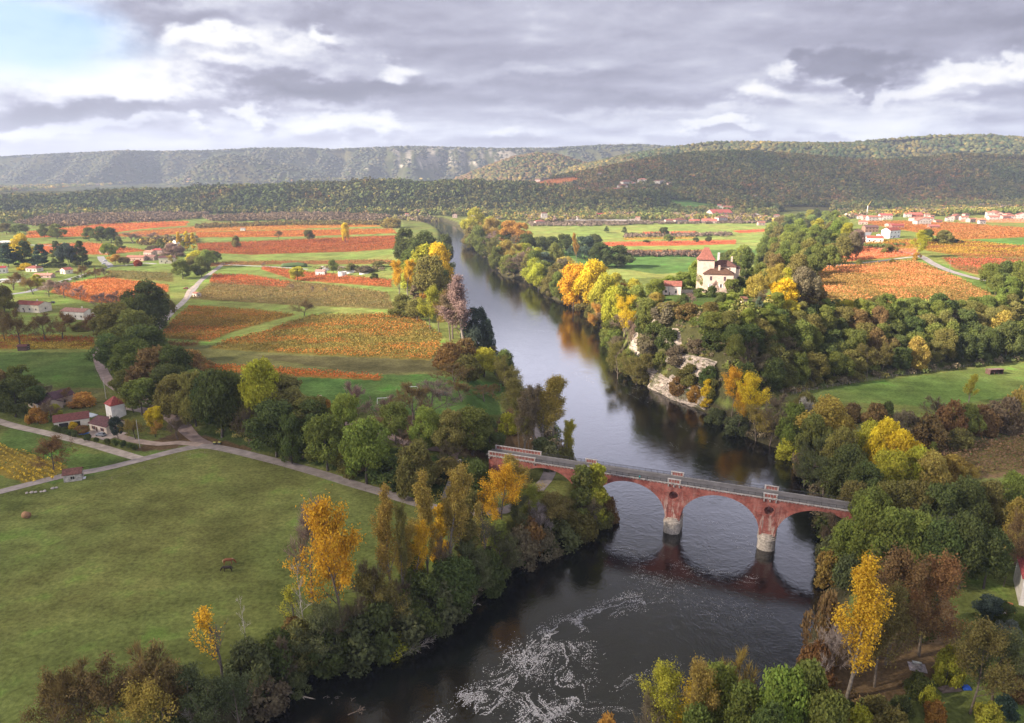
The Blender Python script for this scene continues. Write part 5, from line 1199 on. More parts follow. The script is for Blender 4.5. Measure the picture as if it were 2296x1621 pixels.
gw = MB().box(-4, 4, -.25, .25, -1, 2.2); e = empty('garden_wall', (cx-17, cyy-1, cz-.6), R(-10), label='low stone garden wall between the barn and the castle', cat='wall'); gw.obj('masonry', M['stone'], e, (.42,.37,.30))
shd = house(1672, 682, 12, 6, 'shed', 10, (.55,.42,.35), (.22,.10,.08), .8, .8, 0, 'tiny brick shed in the castle garden', None, name='shed', cat='shed', wmat='stone', at=(*G(1668, 678), H1(*G(1668, 678))), dims=(3, 2.4, 2.1), door=False)
# --- near left group --------------------------------------------------------
hb = house(256, 962, 44, 24, 'gable', -28, (.62,.53,.44), (.11,.05,.05), .6, 2.0, 2, 'cream bungalow with a maroon tiled roof and covered porch by the farm track', None, at=(*W(243, 962, 8), 8), dims=(11, 8.5, 3.0), shut=(.16,.05,.04), chim=1)
tw2 = empty('dovecote_tower', (*W(262, 936, 8), 8), R(-40), label='white square tower with a red pyramid roof behind the bungalow', cat='tower'); MB().box(-2.9, 2.9, -2.9, 2.9, -1, 6.4).obj('wall', M['wall'], tw2, WHITEW)
roof_mesh(5.8, 5.8, 6.4, 3.2, 'hip', .4).obj('roof', M['roof'], tw2, (.27,.065,.055))
gar = house(162, 950, 40, 18, 'gableY', -62, (.66,.60,.50), (.15,.055,.05), 1.0, 2.0, 0, 'long cream garage with open bays under a maroon roof, left of the bungalow', None, name='garage', cat='garage', at=(*W(163, 952, 8), 8), dims=(7.5, 12.5, 3.0), door=False)
for i in range(2): MB().box(3.75, 3.82, -4.5+i*4.2, -1.2+i*4.2, 0, 2.3).obj('shaded_bay_panel', M['wood'], gar, (.03,.028,.025))  # near-black panels on the wall stand in for the shade inside the bays
for i, x_ in enumerate((-1.6, 1.4)): MB().box(x_, x_+1.3, -6.30, -6.25, .2, 1.9).obj('door', M['wood'], gar, (.50,.36,.24))
hd = house(118, 915, 50, 20, 'gable', -35, (.40,.33,.26), (.095,.055,.06), .55, 2.1, 2, 'brown roofed low house half hidden by trees behind the bungalow', None, at=(*W(103, 913, 8), 8), dims=(15, 8, 2.9))
hd2 = house(150, 905, 30, 24, 'gableY', -30, (.45,.36,.29), (.09,.05,.06), .8, 2.4, 1, 'taller gabled wing joined to the brown roofed house', None, at=(*W(136, 905, 8), 8), dims=(8, 9, 3.9))
hut = house(166, 1080, 46, 18, 'gable', 22, (.46,.42,.37), (.13,.06,.05), .75, 1.5, 1, 'weathered stone hut beside the lane at the meadow corner', None, name='stone_hut', cat='hut', wmat='stone', at=(*W(166, 1074, 8), 8), dims=(5.4, 4.4, 2.5), door=False)
MB().box(2.75, 3.6, -1.3, .6, -.1, .15).obj('trough', M['paint'], hut, (.6,.62,.66))
house(75, 697, 68, 17, 'gable', -14, (.60,.54,.43), (.26,.075,.055), .5, 1.9, 4, 'long cream house with a red roof at the left edge of the hamlet', None, chim=1)
house(176, 713, 62, 17, 'gable', -14, (.68,.63,.55), (.36,.19,.15), .5, 1.8, 4, 'cream bungalow with a pale pink tiled roof beside the walnut orchard', None, chim=1)
house(186, 735, 10, 4, 'shed', 0, (.35,.2,.15), (.35,.15,.1), .8, .6, 0, 'little red roofed chicken coop under the walnut trees', None, name='coop', cat='coop', door=False)
house(54, 785, 19, 10, 'gable', 5, (.10,.06,.05), (.12,.05,.045), .8, .9, 0, 'dark brown wooden shed on the edge of the green field', None, name='shed', cat='shed', wmat='wood', door=False)
house(442, 665, 15, 8, 'gable', -35, (.62,.53,.44), (.33,.16,.12), .8, .9, 1, 'tiny stone hut with a tiled roof beside the plain lane', None, name='field_hut', cat='hut', wmat='stone')
# hamlet
HM = 'houses of the left hamlet'
for a in [
 (307,584,40,8,'gable',-4,(.55,.36,.29),(.36,.16,.12),.4,'long brick-red roofed farm building in the hamlet'),(338,573,22,8,'gable',-20,(.5,.38,.33),(.34,.18,.13),.8,'brown roofed house with a gable in the middle of the hamlet'),
 (339,583,26,8,'gable',-10,(.28,.2,.16),(.22,.12,.1),.6,'open cart shed of the hamlet farm'),(377,590,34,13,'gable',12,(.62,.55,.44),(.11,.05,.05),.5,'stone house with solar panels on its maroon roof'),
 (355,569,24,9,'hip',0,(.42,.3,.27),(.34,.07,.06),.6,'red roofed house at the back of the hamlet'),(242,568,30,8,'gable',0,(.5,.4,.35),(.34,.08,.065),.5,'low house with a bright red roof left of the hamlet lawn'),
 (78,608,28,8,'hip',-10,(.62,.56,.5),(.26,.09,.075),.7,'small house with a dark red hip roof among the cedars'),(3,612,24,12,'gable',20,(.66,.62,.58),(.30,.05,.05),.7,'white gabled house with a crimson roof at the left border'),
 (150,613,20,9,'gableY',-30,(.66,.6,.5),(.36,.12,.09),.9,'little cream house with a red roof between the conifers'),(100,622,40,6,'gable',-3,(.5,.35,.3),(.46,.22,.17),.4,'pink tiled barn roof behind the walnut orchard'),
 (398,552,16,11,'gableY',-40,(.7,.64,.6),(.4,.3,.27),.8,'white gable beside the yellow poplars'),(545,517,10,5,'gable',0,(.7,.68,.64),(.3,.2,.18),.6,'tiny white hut on the far vineyard'),
 (20,545,40,4,'flat',0,(.75,.75,.78),(.75,.75,.78),.5,'long white greenhouse at the left edge'),(25,632,50,5,'flat',0,(.6,.56,.55),(.5,.5,.5),.4,'long pale shed roof at the left border')]:
    house(*a[:9], None, 3, a[9], HM, chim=1 if a[2] > 20 and a[4] != 'flat' else 0)
# water works
WX = 'water works'
house(720, 616, 22, 9, 'gable', -6, (.66,.60,.56), (.40,.24,.2), .6, 1.2, 0, 'small white pump house of the water works', WX, name='pump_house', cat='hut')
for px_, b_, wpx_, h_, l_ in [(768,619,19,10,'white round settling tank standing in front'),(785,612,24,4,'low wide round basin behind the white tank'),(816,614,20,3,'small round basin at the right of the water works'),(733,606,20,3,'low round basin behind the pump house')]:
    x, y, z = G3(px_, b_); r = wpx_/2/F*dep_of(x, y, z); hh = h_/F*dep_of(x, y, z); e = empty('settling_tank', (x, y, z), 0, label=l_, cat='tank', group=WX)
    mb = MB(); n = 24
    for i in range(n):
        a, b = 2*math.pi*i/n, 2*math.pi*(i+1)/n
        mb.add([(q*math.cos(t), q*math.sin(t), zz) for t in (a, b) for q in (r, r-.3) for zz in (-.5, hh)], [(0,4,5,1),(2,3,7,6),(1,5,7,3)])
    mb.obj('wall', M['wall'], e, (.66,.65,.64)); MB().cyl(0, 0, -.4, hh*.75, r-.31, r-.31, 24).obj('water', M['glass'], e, (.05,.05,.045)); MB().box(-r, r, -.25, .25, hh+.01, hh+.3).obj('walkway', M['paint'], e, (.5,.5,.5))
x, y, z = G3(745, 603); e = empty('concrete_basin', (x, y, z), R(-6), label='long concrete basin wall of the water works', cat='basin', group=WX); MB().box(-14, 14, -.3, .3, 0, 1.5).box(-14, 14, 5, 5.4, 0, 2.2).obj('wall', M['wall'], e, (.55,.5,.46))
# villages -----------------------------------------------------------------
def village(items, grp, desc):
    for i, a in enumerate(items):
        px_, b_, w_, h_, kd, wl, rf = a[:7]; lab = a[7] if len(a) > 7 else f'{desc}, {ORD[i]} from the left'
        house(px_, b_, w_*.86, h_*.86, kd, random.uniform(-25, 25), wl, rf, .65, None, max(2, int(w_/7)), lab, grp, floors=2 if h_ > 8 else 1)
Wt = (.48,.44,.39); Pk = (.44,.33,.28)
village(sorted([(1303,431,20,8,'gable',Wt,OTILE),(1362,430,16,8,'hip',Wt,TILEB),(1380,430,20,7,'gable',Pk,OTILE),(1395,424,26,9,'hip',Wt,TILE),(1404,416,30,10,'hip',Wt,TILE),(1422,419,14,9,'gableY',Wt,OTILE),
 (1440,412,24,11,'hip',Wt,OTILE),(1425,432,26,7,'gable',Pk,OTILE),(1446,428,14,7,'gable',Wt,OTILE),(1462,432,24,9,'gableY',Wt,TILEB),(1473,416,16,12,'hip',Wt,TILE),(1486,413,18,10,'hip',Wt,TILE),(1500,420,12,11,'gableY',(.5,.38,.3),TILE),
 (1418,404,22,6,'hip',(.5,.4,.36),TILE),(1345,392,14,5,'gable',Wt,TILE),(1206,408,14,6,'hip',Pk,TILE),(1460,458,24,11,'gable',Wt,TILE)], key=lambda t: t[0]), 'houses of the hill village', 'pale house of the village on the wooded hill')
village(sorted([(1220,497,16,22,'hip',Wt,TILE,'white three-storey tower house with a pointed roof by the river'),(1210,503,26,8,'hip',Pk,TILEB),(1165,490,36,3,'flat',Wt,(.7,.7,.7)),(1060,487,14,8,'gable',Wt,TILEB,'white house with a peaked red roof on the far river bank'),
 (1020,488,12,8,'gableY',Pk,TILEB),(1088,480,12,7,'gable',Wt,OTILE),(1266,489,16,9,'hip',Wt,TILE),(1344,489,20,10,'gable',(.55,.5,.46),(.30,.06,.055),'house with a vivid red roof beside the round pine'),(1430,494,12,8,'gable',Pk,OTILE),
 (1500,500,22,7,'gable',Wt,TILEB),(1522,500,34,8,'hip',Wt,TILE),(1556,500,26,6,'gable',Pk,(.38,.12,.09)),(1590,500,38,6,'gable',Pk,(.40,.14,.11)),(1616,498,28,12,'hip',Wt,TILE),(1612,486,56,11,'gable',Wt,(.38,.10,.08),'long two-storey school-like building with a red roof in the village'),
 (1598,474,22,5,'gable',Wt,OTILE),(1634,471,30,7,'gable',Wt,OTILE),(1620,466,26,6,'gable',Wt,OTILE),(1694,472,16,9,'hip',(.6,.36,.33),TILE),(1722,470,20,8,'hip',(.58,.34,.31),OTILE),(1694,490,20,10,'gableY',Wt,TILE),(1712,492,16,9,'gable',Wt,OTILE),
 (1706,505,18,7,'gable',Pk,OTILE),(1690,446,10,9,'gableY',Wt,TILE),(1702,442,12,6,'gable',Wt,TILE),(1640,448,16,6,'gable',(.4,.3,.26),TILE),(1650,455,14,5,'gable',Wt,OTILE),(1560,450,18,6,'gable',Wt,OTILE),(1603,452,14,4,'gable',Wt,TILEB),
 (935,480,14,10,'gable',(.7,.45,.4),(.6,.28,.24),'pink gabled manor above the trees at the river bend'),(915,484,14,5,'gable',Pk,OTILE),(1745,444,16,5,'gable',Wt,TILE),(1300,492,18,6,'gable',Wt,TILE),(1120,489,40,3,'flat',Wt,(.7,.7,.7),'long white greenhouse by the far river bank')],
 key=lambda t: t[0]), 'houses of the riverside village', 'village house between the river and the hills')
village(sorted([(1904,486,20,7,'gable',Wt,TILEB),(1955,496,26,11,'gable',Wt,OTILE),(1935,503,22,7,'gable',Pk,OTILE),(1944,493,26,8,'gable',Pk,OTILE),(1950,520,34,13,'gable',(.28,.16,.12),(.14,.08,.08),'big dark roofed barn at the foot of the village street'),
 (1984,492,30,11,'gable',Wt,(.40,.10,.09),'white house with a bright red roof under the crane'),(2010,512,30,8,'gable',(.3,.14,.12),(.28,.07,.06),'low crimson roofed barn at the vineyard corner'),(1995,508,22,6,'gable',Pk,OTILE),(2052,497,28,9,'hip',Wt,OTILE),(2066,504,36,11,'gableY',Wt,OTILE),
 (2080,497,22,9,'gable',Wt,OTILE),(2102,500,18,6,'gable',Pk,TILEB),(2092,512,26,6,'gable',(.3,.16,.12),(.40,.13,.11),'low brown barn with a red roof on the vineyard edge'),(2128,496,18,9,'gableY',Wt,TILE),(2142,492,14,13,'hip',Wt,TILE,'white house with a steep square tower roof in the right village'),
 (2160,494,18,9,'gable',Wt,OTILE),(2176,498,20,8,'gable',Pk,OTILE),(2200,502,16,8,'gable',(.5,.42,.4),(.12,.09,.1)),(2218,488,18,14,'hip',Wt,OTILE,'stone house with a pointed tower at the end of the village'),(2226,494,26,9,'gable',Wt,OTILE),(2250,492,22,8,'gable',Pk,OTILE),(2290,492,26,12,'gableY',(.5,.42,.38),TILEB),
 (2050,486,34,6,'gable',(.45,.16,.12),(.46,.13,.1)),(2130,482,30,5,'gable',(.45,.16,.12),(.40,.12,.1)),(2060,434,16,6,'gable',Wt,TILE,'white house alone under the wooded hill'),(2106,435,14,5,'gable',(.6,.35,.28),OTILE,'orange walled house at the foot of the wooded hill'),(1838,420,22,4,'flat',Pk,TILE,'low modern house hidden in the hillside wood')],
 key=lambda t: t[0]), 'houses of the right village', 'house of the village beyond the vineyards')
_r = random.Random(5)
_ex = [(_r.uniform(1900, 2290), _r.uniform(482, 496), _r.uniform(12, 22), _r.uniform(6, 9), _r.choice(['gable','hip','gableY']), Wt if _r.random() < .6 else Pk, _r.choice([TILE, OTILE, TILEB])) for _ in range(18)]
village(sorted(_ex), 'scattered houses of the right village', 'small house among the trees of the right village')
_ex = [(_r.uniform(1330, 1760), _r.uniform(474, 499), _r.uniform(11, 20), _r.uniform(5, 8), _r.choice(['gable','hip','gableY']), Wt if _r.random() < .6 else Pk, _r.choice([TILE, OTILE, TILEB])) for _ in range(18)]
village(sorted(_ex), 'scattered houses of the centre village', 'small house among the trees of the centre village')
house(1996, 533, 36, 17, 'gable', 28, (.80,.79,.76), (.26,.07,.055), .6, 2.6, 3, 'large white two-storey house with a red roof below the village', None, floors=2)
house(1960, 543, 34, 10, 'gable', -18, (.76,.72,.65), (.38,.10,.07), .6, 1.8, 3, 'cream bungalow with a bright red roof beside the hedge', None)
house(1975, 533, 18, 7, 'gable', 28, (.7,.68,.64), (.28,.09,.07), .6, 1.0, 1, 'low annex with a red roof left of the large white house', None)
sh = empty('field_shelter', G3(2229, 838), R(8), label='open-fronted brown wooden shelter on the right pasture', cat='shelter')
s_ = MB(); s_.box(-3.8, 3.8, 1.5, 1.65, -.3, 2.2); s_.box(-3.8, -3.65, -1.6, 1.5, -.3, 2.6); s_.box(3.65, 3.8, -1.6, 1.5, -.3, 2.6)
for x_ in (-1.2, 1.2): s_.box(x_-.08, x_+.08, -1.6, -1.44, -.3, 2.6)
s_.obj('wall', M['wood'], sh, (.13,.075,.06)); MB().add([(-4.2,-2.2,2.75),(4.2,-2.2,2.75),(4.2,1.9,2.3),(-4.2,1.9,2.3),(-4.2,-2.2,2.87),(4.2,-2.2,2.87),(4.2,1.9,2.42),(-4.2,1.9,2.42)], [(3,2,1,0),(4,5,6,7),(0,1,5,4),(1,2,6,5),(2,3,7,6),(3,0,4,7)]).obj('roof', M['wood'], sh, (.28,.17,.15))
hr = house(2330, 1350, 0, 0, 'gable', 62, (.72,.68,.62), (.34,.075,.075), .6, 3.0, 3, 'white house with a red roof and blue shutters cut by the right border', None, floors=2, shut=(.05,.18,.42), at=(*W(2326, 1338, 8), 8), dims=(13, 9, 7.2))
x, y = W(2268, 1385, 8); e = empty('garden_terrace', (x, y, 8.1), R(62), label='orange gravel terrace in front of the white house', cat='terrace'); MB().box(-7, 7, -.9, .9, 0, .12).obj('surface', M['gravel'], e, (.55,.20,.08)); MB().box(-7, 7, 1.2, 2.6, 0, .5).obj('paving', M['gravel'], e, (.42,.38,.34))
# ------------------------------------------------------------------ cliff rock
def m_rock():
    m, t = nmat('limestone'); N = NT(t)
    g = N.n('ShaderNodeNewGeometry'); P = g.outputs['Position']
    w = N.n('ShaderNodeTexWave', {'Scale': .22, 'Distortion': 14.0, 'Detail': 4, 'Detail Scale': .6}, bands_direction='Z'); N.put(w.inputs['Vector'], P)
    n1 = N.noise(P, .45, 6, .7); n2 = N.noise(P, .13, 5, .6)
    f = N.math('MULTIPLY', N.rng(w.outputs['Fac'], 0, 1, .82, 1.1), N.rng(n1, .3, .7, .5, 1.35))
    col = N.vec('MULTIPLY', (.40,.335,.28), N.n('ShaderNodeCombineXYZ', {0: f, 1: f, 2: f}))
    col = N.mix(N.rng(n2, .52, .62, 0, .8), col, (.09,.095,.04,1))
    p = N.n('ShaderNodeBsdfPrincipled', {'Base Color': col, 'Roughness': .95}); bp = N.n('ShaderNodeBump', {'Strength': .9, 'Distance': .6, 'Height': N.math('ADD', n1, w.outputs['Fac'])}); N.put(p.inputs['Normal'], bp)
    N.out(p.outputs[0]); return m
M['rock'] = m_rock()
def rock_band(path, h, name_desc, thick=3.5, z0=None):
    """craggy limestone face following traced foot points"""
    c = bez([G(*p) if z0 is None else W(p[0], p[1], z0) for p in path], 1.3); P = np.array(c); n = len(P)
    T = np.gradient(P, axis=0); T /= np.linalg.norm(T, axis=1)[:, None]+1e-9; Nn = np.stack([-T[:, 1], T[:, 0]], 1)
    if np.mean(Nn[:, 0]) < 0: Nn = -Nn         # into the hill
    m = 18; V = []; up_ = z0 is None; s1 = np.arange(n)/6.0
    hh = h*(.45+.9*vnoise(np.arange(n)/9.0, np.zeros(n), h)); base = H(P[:, 0], P[:, 1]) if up_ else np.full(n, z0)
    for j in range(m):
        t = j/(m-1); lv = t*h
        step = np.floor(lv/2.0+1.2*vnoise(s1*.7, np.full(n, 3.), h+1))*.42
        off = lv*(.12 if up_ else .40)-(2.4 if up_ else 0)+step+2.8*(fbm(s1, np.full(n, lv/3.5), 5, h)-.5)+1.2*np.abs(vnoise(s1*2.6, np.full(n, lv/6.0), h+7)-.5)
        zz = base-1.8+t*hh
        if j >= m-2: off = off+thick*(.35 if j == m-2 else 1.4); zz = base-1.8+hh+(.3 if j == m-2 else (1.2 if up_ else -1.0))
        q = P+Nn*off[:, None]; V.append(np.column_stack([q, zz]))
    V = np.stack(V, 1).reshape(-1, 3); i = np.arange(n-1)[:, None]*m+np.arange(m-1)[None]
    f = np.stack([i, i+1, i+m+1, i+m], -1).reshape(-1, 4)
    o = link('limestone_cliff', mesh_np('limestone_cliff', V, f, M['rock'])); tag(o, name_desc, None, None, 'structure')
rock_band([(1445,868),(1460,876),(1500,896),(1540,911),(1574,923),(1590,928)], 9, 'pale rock foot of the cliff at the waterline', 5, 0)
rock_band([(1478,752),(1500,768),(1530,800),(1560,812),(1602,828)], 6.5, 'middle limestone ledge of the cliff')
rock_band([(1418,775),(1424,800),(1434,825)], 8, 'upright rock edge at the left of the cliff')
rock_band([(1450,700),(1470,722),(1488,745)], 4.5, 'small upper ledge of the cliff under the castle garden')
rock_band([(1500,800),(1540,822),(1585,838)], 5, 'lower tier of the middle limestone ledge')
rock_band([(1455,838),(1490,852),(1520,868)], 4, 'low sloping ledge above the waterline rock')
# ------------------------------------------------------------------ foam
fp = []
def foam_trail(pts, wid, n, s0=.04, s1=.15):
    c = np.array(bez([W(a, b, 0) for a, b in pts], 1.0)); T = np.gradient(c, axis=0); T /= np.linalg.norm(T, axis=1)[:, None]+1e-9; Nn = np.stack([-T[:, 1], T[:, 0]], 1)
    f = RNG.uniform(0, len(c)-1.001, n); k = f.astype(int); sp_ = len(pts)*17.0
    w_ = wid*(.35+1.1*vnoise(f/11.0, np.full(n, sp_), 2)); l = RNG.normal(0, 1, n)*w_
    base = c[k]+T[k]*(f-k)[:, None]
    warp = (fbm(f/6+sp_, l/3, 4, 5)-.5)*5
    v = fbm((f+warp)/9+sp_, (l+warp*.9+2.2*np.sin(f/5+l*.4))/1.5, 4, 33)
    keep = (np.abs(v-.5) < .035+.09*RNG.random(n)**2) & (RNG.random(n) < .35+.9*fbm(base[:, 0]/6, base[:, 1]/6, 3, 71))
    q = base+Nn[k]*l[:, None]+1.6*np.stack([fbm(f/3, l, 3, 1)-.5, fbm(f/3, l, 3, 9)-.5], 1)
    for (x, y), s in zip(q[keep], s0+(s1-s0)*RNG.random(keep.sum())**2.2): fp.append((x, y, s))
foam_trail([(940,1640),(1010,1590),(1060,1560),(1130,1545),(1170,1500),(1200,1455),(1230,1430),(1290,1395),(1350,1370),(1400,1350),(1440,1345)], 2.6, 34000)
foam_trail([(1275,1440),(1285,1480),(1270,1520),(1290,1570),(1240,1600),(1180,1640)], 2.0, 19000)
foam_trail([(1130,1480),(1200,1470),(1160,1530),(1080,1600)], 2.4, 12000)
foam_trail([(1180,1560),(1210,1600),(1250,1640)], 3.0, 13000)
foam_trail([(1440,1345),(1480,1330),(1530,1320),(1420,1290),(1480,1300)], 3.0, 5000, .03, .11)
foam_trail([(1380,1545),(1450,1505),(1520,1480)], 1.4, 1800, .03, .11)
foam_trail([(1300,1590),(1400,1590),(1480,1575)], 2.2, 3000, .03, .12)
foam_trail([(1350,1240),(1450,1255),(1560,1275),(1700,1300)], 3.0, 5000, .03, .10)
foam_trail([(1500,1300),(1600,1330),(1650,1390)], 4.5, 3500, .03, .09)
for p_ in ([(1260,780),(1310,795)],[(1290,835),(1330,858)],[(1520,950),(1580,985),(1640,1010)],[(1500,990),(1560,1040),(1600,1060)],[(1410,880),(1460,905)],[(1160,735),(1240,745)],[(1390,860),(1440,872)],[(1570,1160),(1640,1190),(1680,1240)]):
    foam_trail(p_, 1.4, 700, .04, .13)
fa = np.array(fp); n = len(fa); a = RNG.uniform(0, 6.28, n)
V = np.stack([np.stack([fa[:, 0]+fa[:, 2]*np.cos(a+k)*r_, fa[:, 1]+fa[:, 2]*np.sin(a+k)*r_, np.full(n, .035)], 1) for k, r_ in ((0, 1), (1.3, .6), (3.1, .9), (4.6, .55))], 1).reshape(-1, 3)
tag(link('river_foam', mesh_np('river_foam', V, np.arange(4*n).reshape(n, 4), M['foam']), color=(.62,.62,.64)), 'drifting white foam flecks swirling below the bridge', 'foam', None, 'stuff')
# ------------------------------------------------------------------ driftwood
def branchy(name, seed, a, b, z0, z1, r, lab, cat, color, nb=10, ln=.35):
    rng = np.random.default_rng(seed); A = np.array([*W(*a, z0), z0]); B = np.array([*W(*b, z1), z1]); L = np.linalg.norm(B-A)
    segs, _ = skel(rng, L, .02, 3, (nb, 5, 3), (.6, .6, .6), (ln, .45, .5), .45, .0, r)
    e = empty(name, A, 0, label=lab, cat=cat, group='driftwood along the left bank'); o = link('trunk', segmesh('trunk', segs, M['bark'], 3, 0, .03), e, color)
    o.rotation_mode = 'QUATERNION'; o.rotation_quaternion = Vector(B-A).to_track_quat('Z', 'Y'); return e
branchy('fallen_tree', 3, (600,1535), (765,1575), 2.0, .6, .35, 'fallen tree with grey twigs lying in the water at the bottom left', 'fallen tree', (.30,.26,.21), 14, .34)
branchy('fallen_tree', 5, (682,1498), (860,1432), .5, 3.0, .30, 'long fallen trunk at the waterline below the great yellow tree', 'fallen tree', (.30,.20,.15), 9, .22)
branchy('bare_branch', 7, (860,1480), (965,1420), .2, 2.0, .16, 'forked bare branch rising from the water', 'branch', (.42,.37,.31), 8, .4)
branchy('bare_branch', 8, (862,1482), (940,1440), .2, 1.0, .12, 'pale branch lying low on the water under the forked one', 'branch', (.42,.37,.31), 6, .4)
branchy('bare_branch', 9, (965,1402), (1060,1350), .2, 1.6, .12, 'slim branch reaching over the river under the dark bushes', 'branch', (.38,.33,.28), 6, .3)
branchy('bare_branch', 12, (780,1603), (815,1590), .1, .5, .1, 'small driftwood branch floating at the bottom', 'branch', (.33,.24,.17), 6, .4)
x, y = W(655, 1560, 1); 
tr('shrub', 668, 1562, 1508, 60, 'go', 'grey green willow regrowth on the fallen tree')
# ------------------------------------------------------------------ fences and poles
def fence(pts, n, h, lab, rails=2, col=(.22,.17,.14), r=.05, wire=.02):
    c = bez([G(*p) for p in pts], 1.0); x0, y0 = c[0]; e = empty('wire_fence' if wire < .03 else 'rail_fence', (x0, y0, H1(x0, y0)), 0, label=lab, cat='fence')
    z0 = H1(x0, y0); P = [c[int(i*(len(c)-1)/(n-1))] for i in range(n)]; Q = [Vector((a-x0, b-y0, H1(a, b)-z0)) for a, b in P]
    pm = MB().cyl(0, 0, -.3, h, r, r*.9, 6).mesh('post', M['wood'])
    for q in Q: link('post', pm, e, col, None, q)
    rl = MB()
    for k in range(rails):
        for a, b in zip(Q, Q[1:]): rl.tube(a+Vector((0,0,h*(.45+.48*k/max(1,rails-1)))), b+Vector((0,0,h*(.45+.48*k/max(1,rails-1)))), wire, wire, 4)
    rl.obj('rail' if wire > .03 else 'wire', M['wood'], e, col)
fence([(1775,885),(1900,862),(2030,842),(2160,824),(2300,804)], 60, 1.5, 'long wooden rail fence along the foot of the slope wood', 2, (.30,.25,.23), .09, .05)
fence([(225,1085),(330,1050),(420,1024),(500,1016),(600,1040),(700,1068),(820,1100),(930,1135)], 26, 1.2, 'wire fence with wooden posts between the meadow and the lane', 2)
fence([(210,790),(212,830),(235,870),(250,890)], 10, 1.2, 'short wire fence at the right edge of the green field', 2)
def pole(px, base, hpx, lab, group=None, lamp=False, cross=False, col=(.42,.40,.37), r=.14):
    x, y, z = G3(px, base); h = hpx/F*dep_of(x, y, z); e = empty('street_lamp' if lamp else 'utility_pole', (x, y, z-.1), 0, label=lab, cat='street lamp' if lamp else 'pole', group=group)
    MB().cyl(0, 0, 0, h, r, r*.6, 8).obj('post', M['paint'], e, col)
    if lamp: a = MB(); a.tube((0, 0, h-.1), (.7, 0, h+.15), .05, .05); a.obj('arm', M['paint'], e, col); MB().cyl(.8, 0, h+.05, h+.3, .28, .12, 10).obj('lamp_head', M['paint'], e, (.75,.75,.75))
    if cross: MB().box(-.9, .9, -.06, .06, h-.5, h-.35).obj('crossarm', M['wood'], e, col)
    return e
pole(314,1005,68,'pole with an electricity meter at the corner of the farm track'); pole(238,895,52,'concrete pole beside the lane behind the white tower'); pole(1185,1010,28,'street lamp on the park lawn above the bridge',None,True,col=(.1,.1,.1),r=.08)
pole(1121,1148,42,'street lamp by the river lane below the bridge',None,True,col=(.2,.2,.2),r=.09); pole(653,990,55,'lamp post among the trees of the park path',None,True,col=(.3,.3,.3),r=.09)
PG = 'utility poles by the hill road'
for px_, b_, h_, l_ in [(2058,574,20,'utility pole beside the road junction'),(2128,611,28,'leaning double utility pole in the curve of the hill road'),(2206,625,30,'utility pole where the hill road meets the wood'),(1796,562,40,'tall pole at the corner of the dark wood')]: pole(px_, b_, h_, l_, PG, False, True, (.2,.19,.17))
x, y, z = G3(90, 950); pole(90,948,45,'thin grey pole between the trees of the farm garden')
e = empty('tower_crane', G3(1943, 488), R(20), label='slim yellow and white construction crane rising over the village roofs', cat='crane')
MB().box(-.5,.5,-.5,.5,0,20).obj('mast', M['paint'], e, (.7,.68,.62)); a = MB(); a.tube((0,0,20),(5.5,0,27),.35,.25); a.obj('boom', M['paint'], e, (.7,.5,.12))
# goal posts
for px_, b_, s_, l_ in [(924,879,5.0,'white football goal on the far side of the park'),(860,905,5.0,'white football goal half hidden behind the leafless tree')]:
    x, y, z = G3(px_, b_); e = empty('football_goal', (x, y, z), R(8), label=l_, cat='goal', group='football goals')
    for sx2 in (-1, 1): MB().cyl(sx2*s_/2, 0, 0, 2.4, .09, .09, 8).obj('post', M['paint'], e, (.8,.8,.8))
    MB().box(-s_/2, s_/2, -.09, .09, 2.404, 2.58).obj('crossbar', M['paint'], e, (.8,.8,.8))
# bins
x, y, z = G3(487, 997)
for i, (dx_, lab_) in enumerate([(-.9,'dark wheelie bin with a yellow lid, left of the pair by the lane'),(.9,'dark wheelie bin with a yellow lid, right of the pair by the lane')]):
    e = empty('wheelie_bin', (x+dx_, y+.2*i, z+.05), R(-12), label=lab_, cat='bin', group='bins by the lane'); e.scale = (.85,.85,.8); b = MB(); b.add([(-.55,-.4,.12),(.55,-.4,.12),(.55,.4,.12),(-.55,.4,.12),(-.68,-.5,1.15),(.68,-.5,1.15),(.68,.5,1.15),(-.68,.5,1.15)], [(0,3,2,1),(4,5,6,7),(0,1,5,4),(1,2,6,5),(2,3,7,6),(3,0,4,7)])
    b.obj('container', M['paint'], e, (.05,.06,.055)); MB().add([(-.72,-.54,1.16),(.72,-.54,1.16),(.72,.54,1.16),(-.72,.54,1.16),(-.66,-.3,1.36),(.66,-.3,1.36),(.66,.4,1.36),(-.66,.4,1.36)], [(0,3,2,1),(4,5,6,7),(0,1,5,4),(1,2,6,5),(2,3,7,6),(3,0,4,7)]).obj('lid', M['paint'], e, (.42,.40,.10))
    for q in (-.5, .5): w_ = MB().cyl(0, 0, -.06, .06, .12, .12, 10).obj('wheel', M['paint'], e, (.02,.02,.02)); w_.rotation_euler = (0, R(90), 0); w_.location = (q, .3, .07)
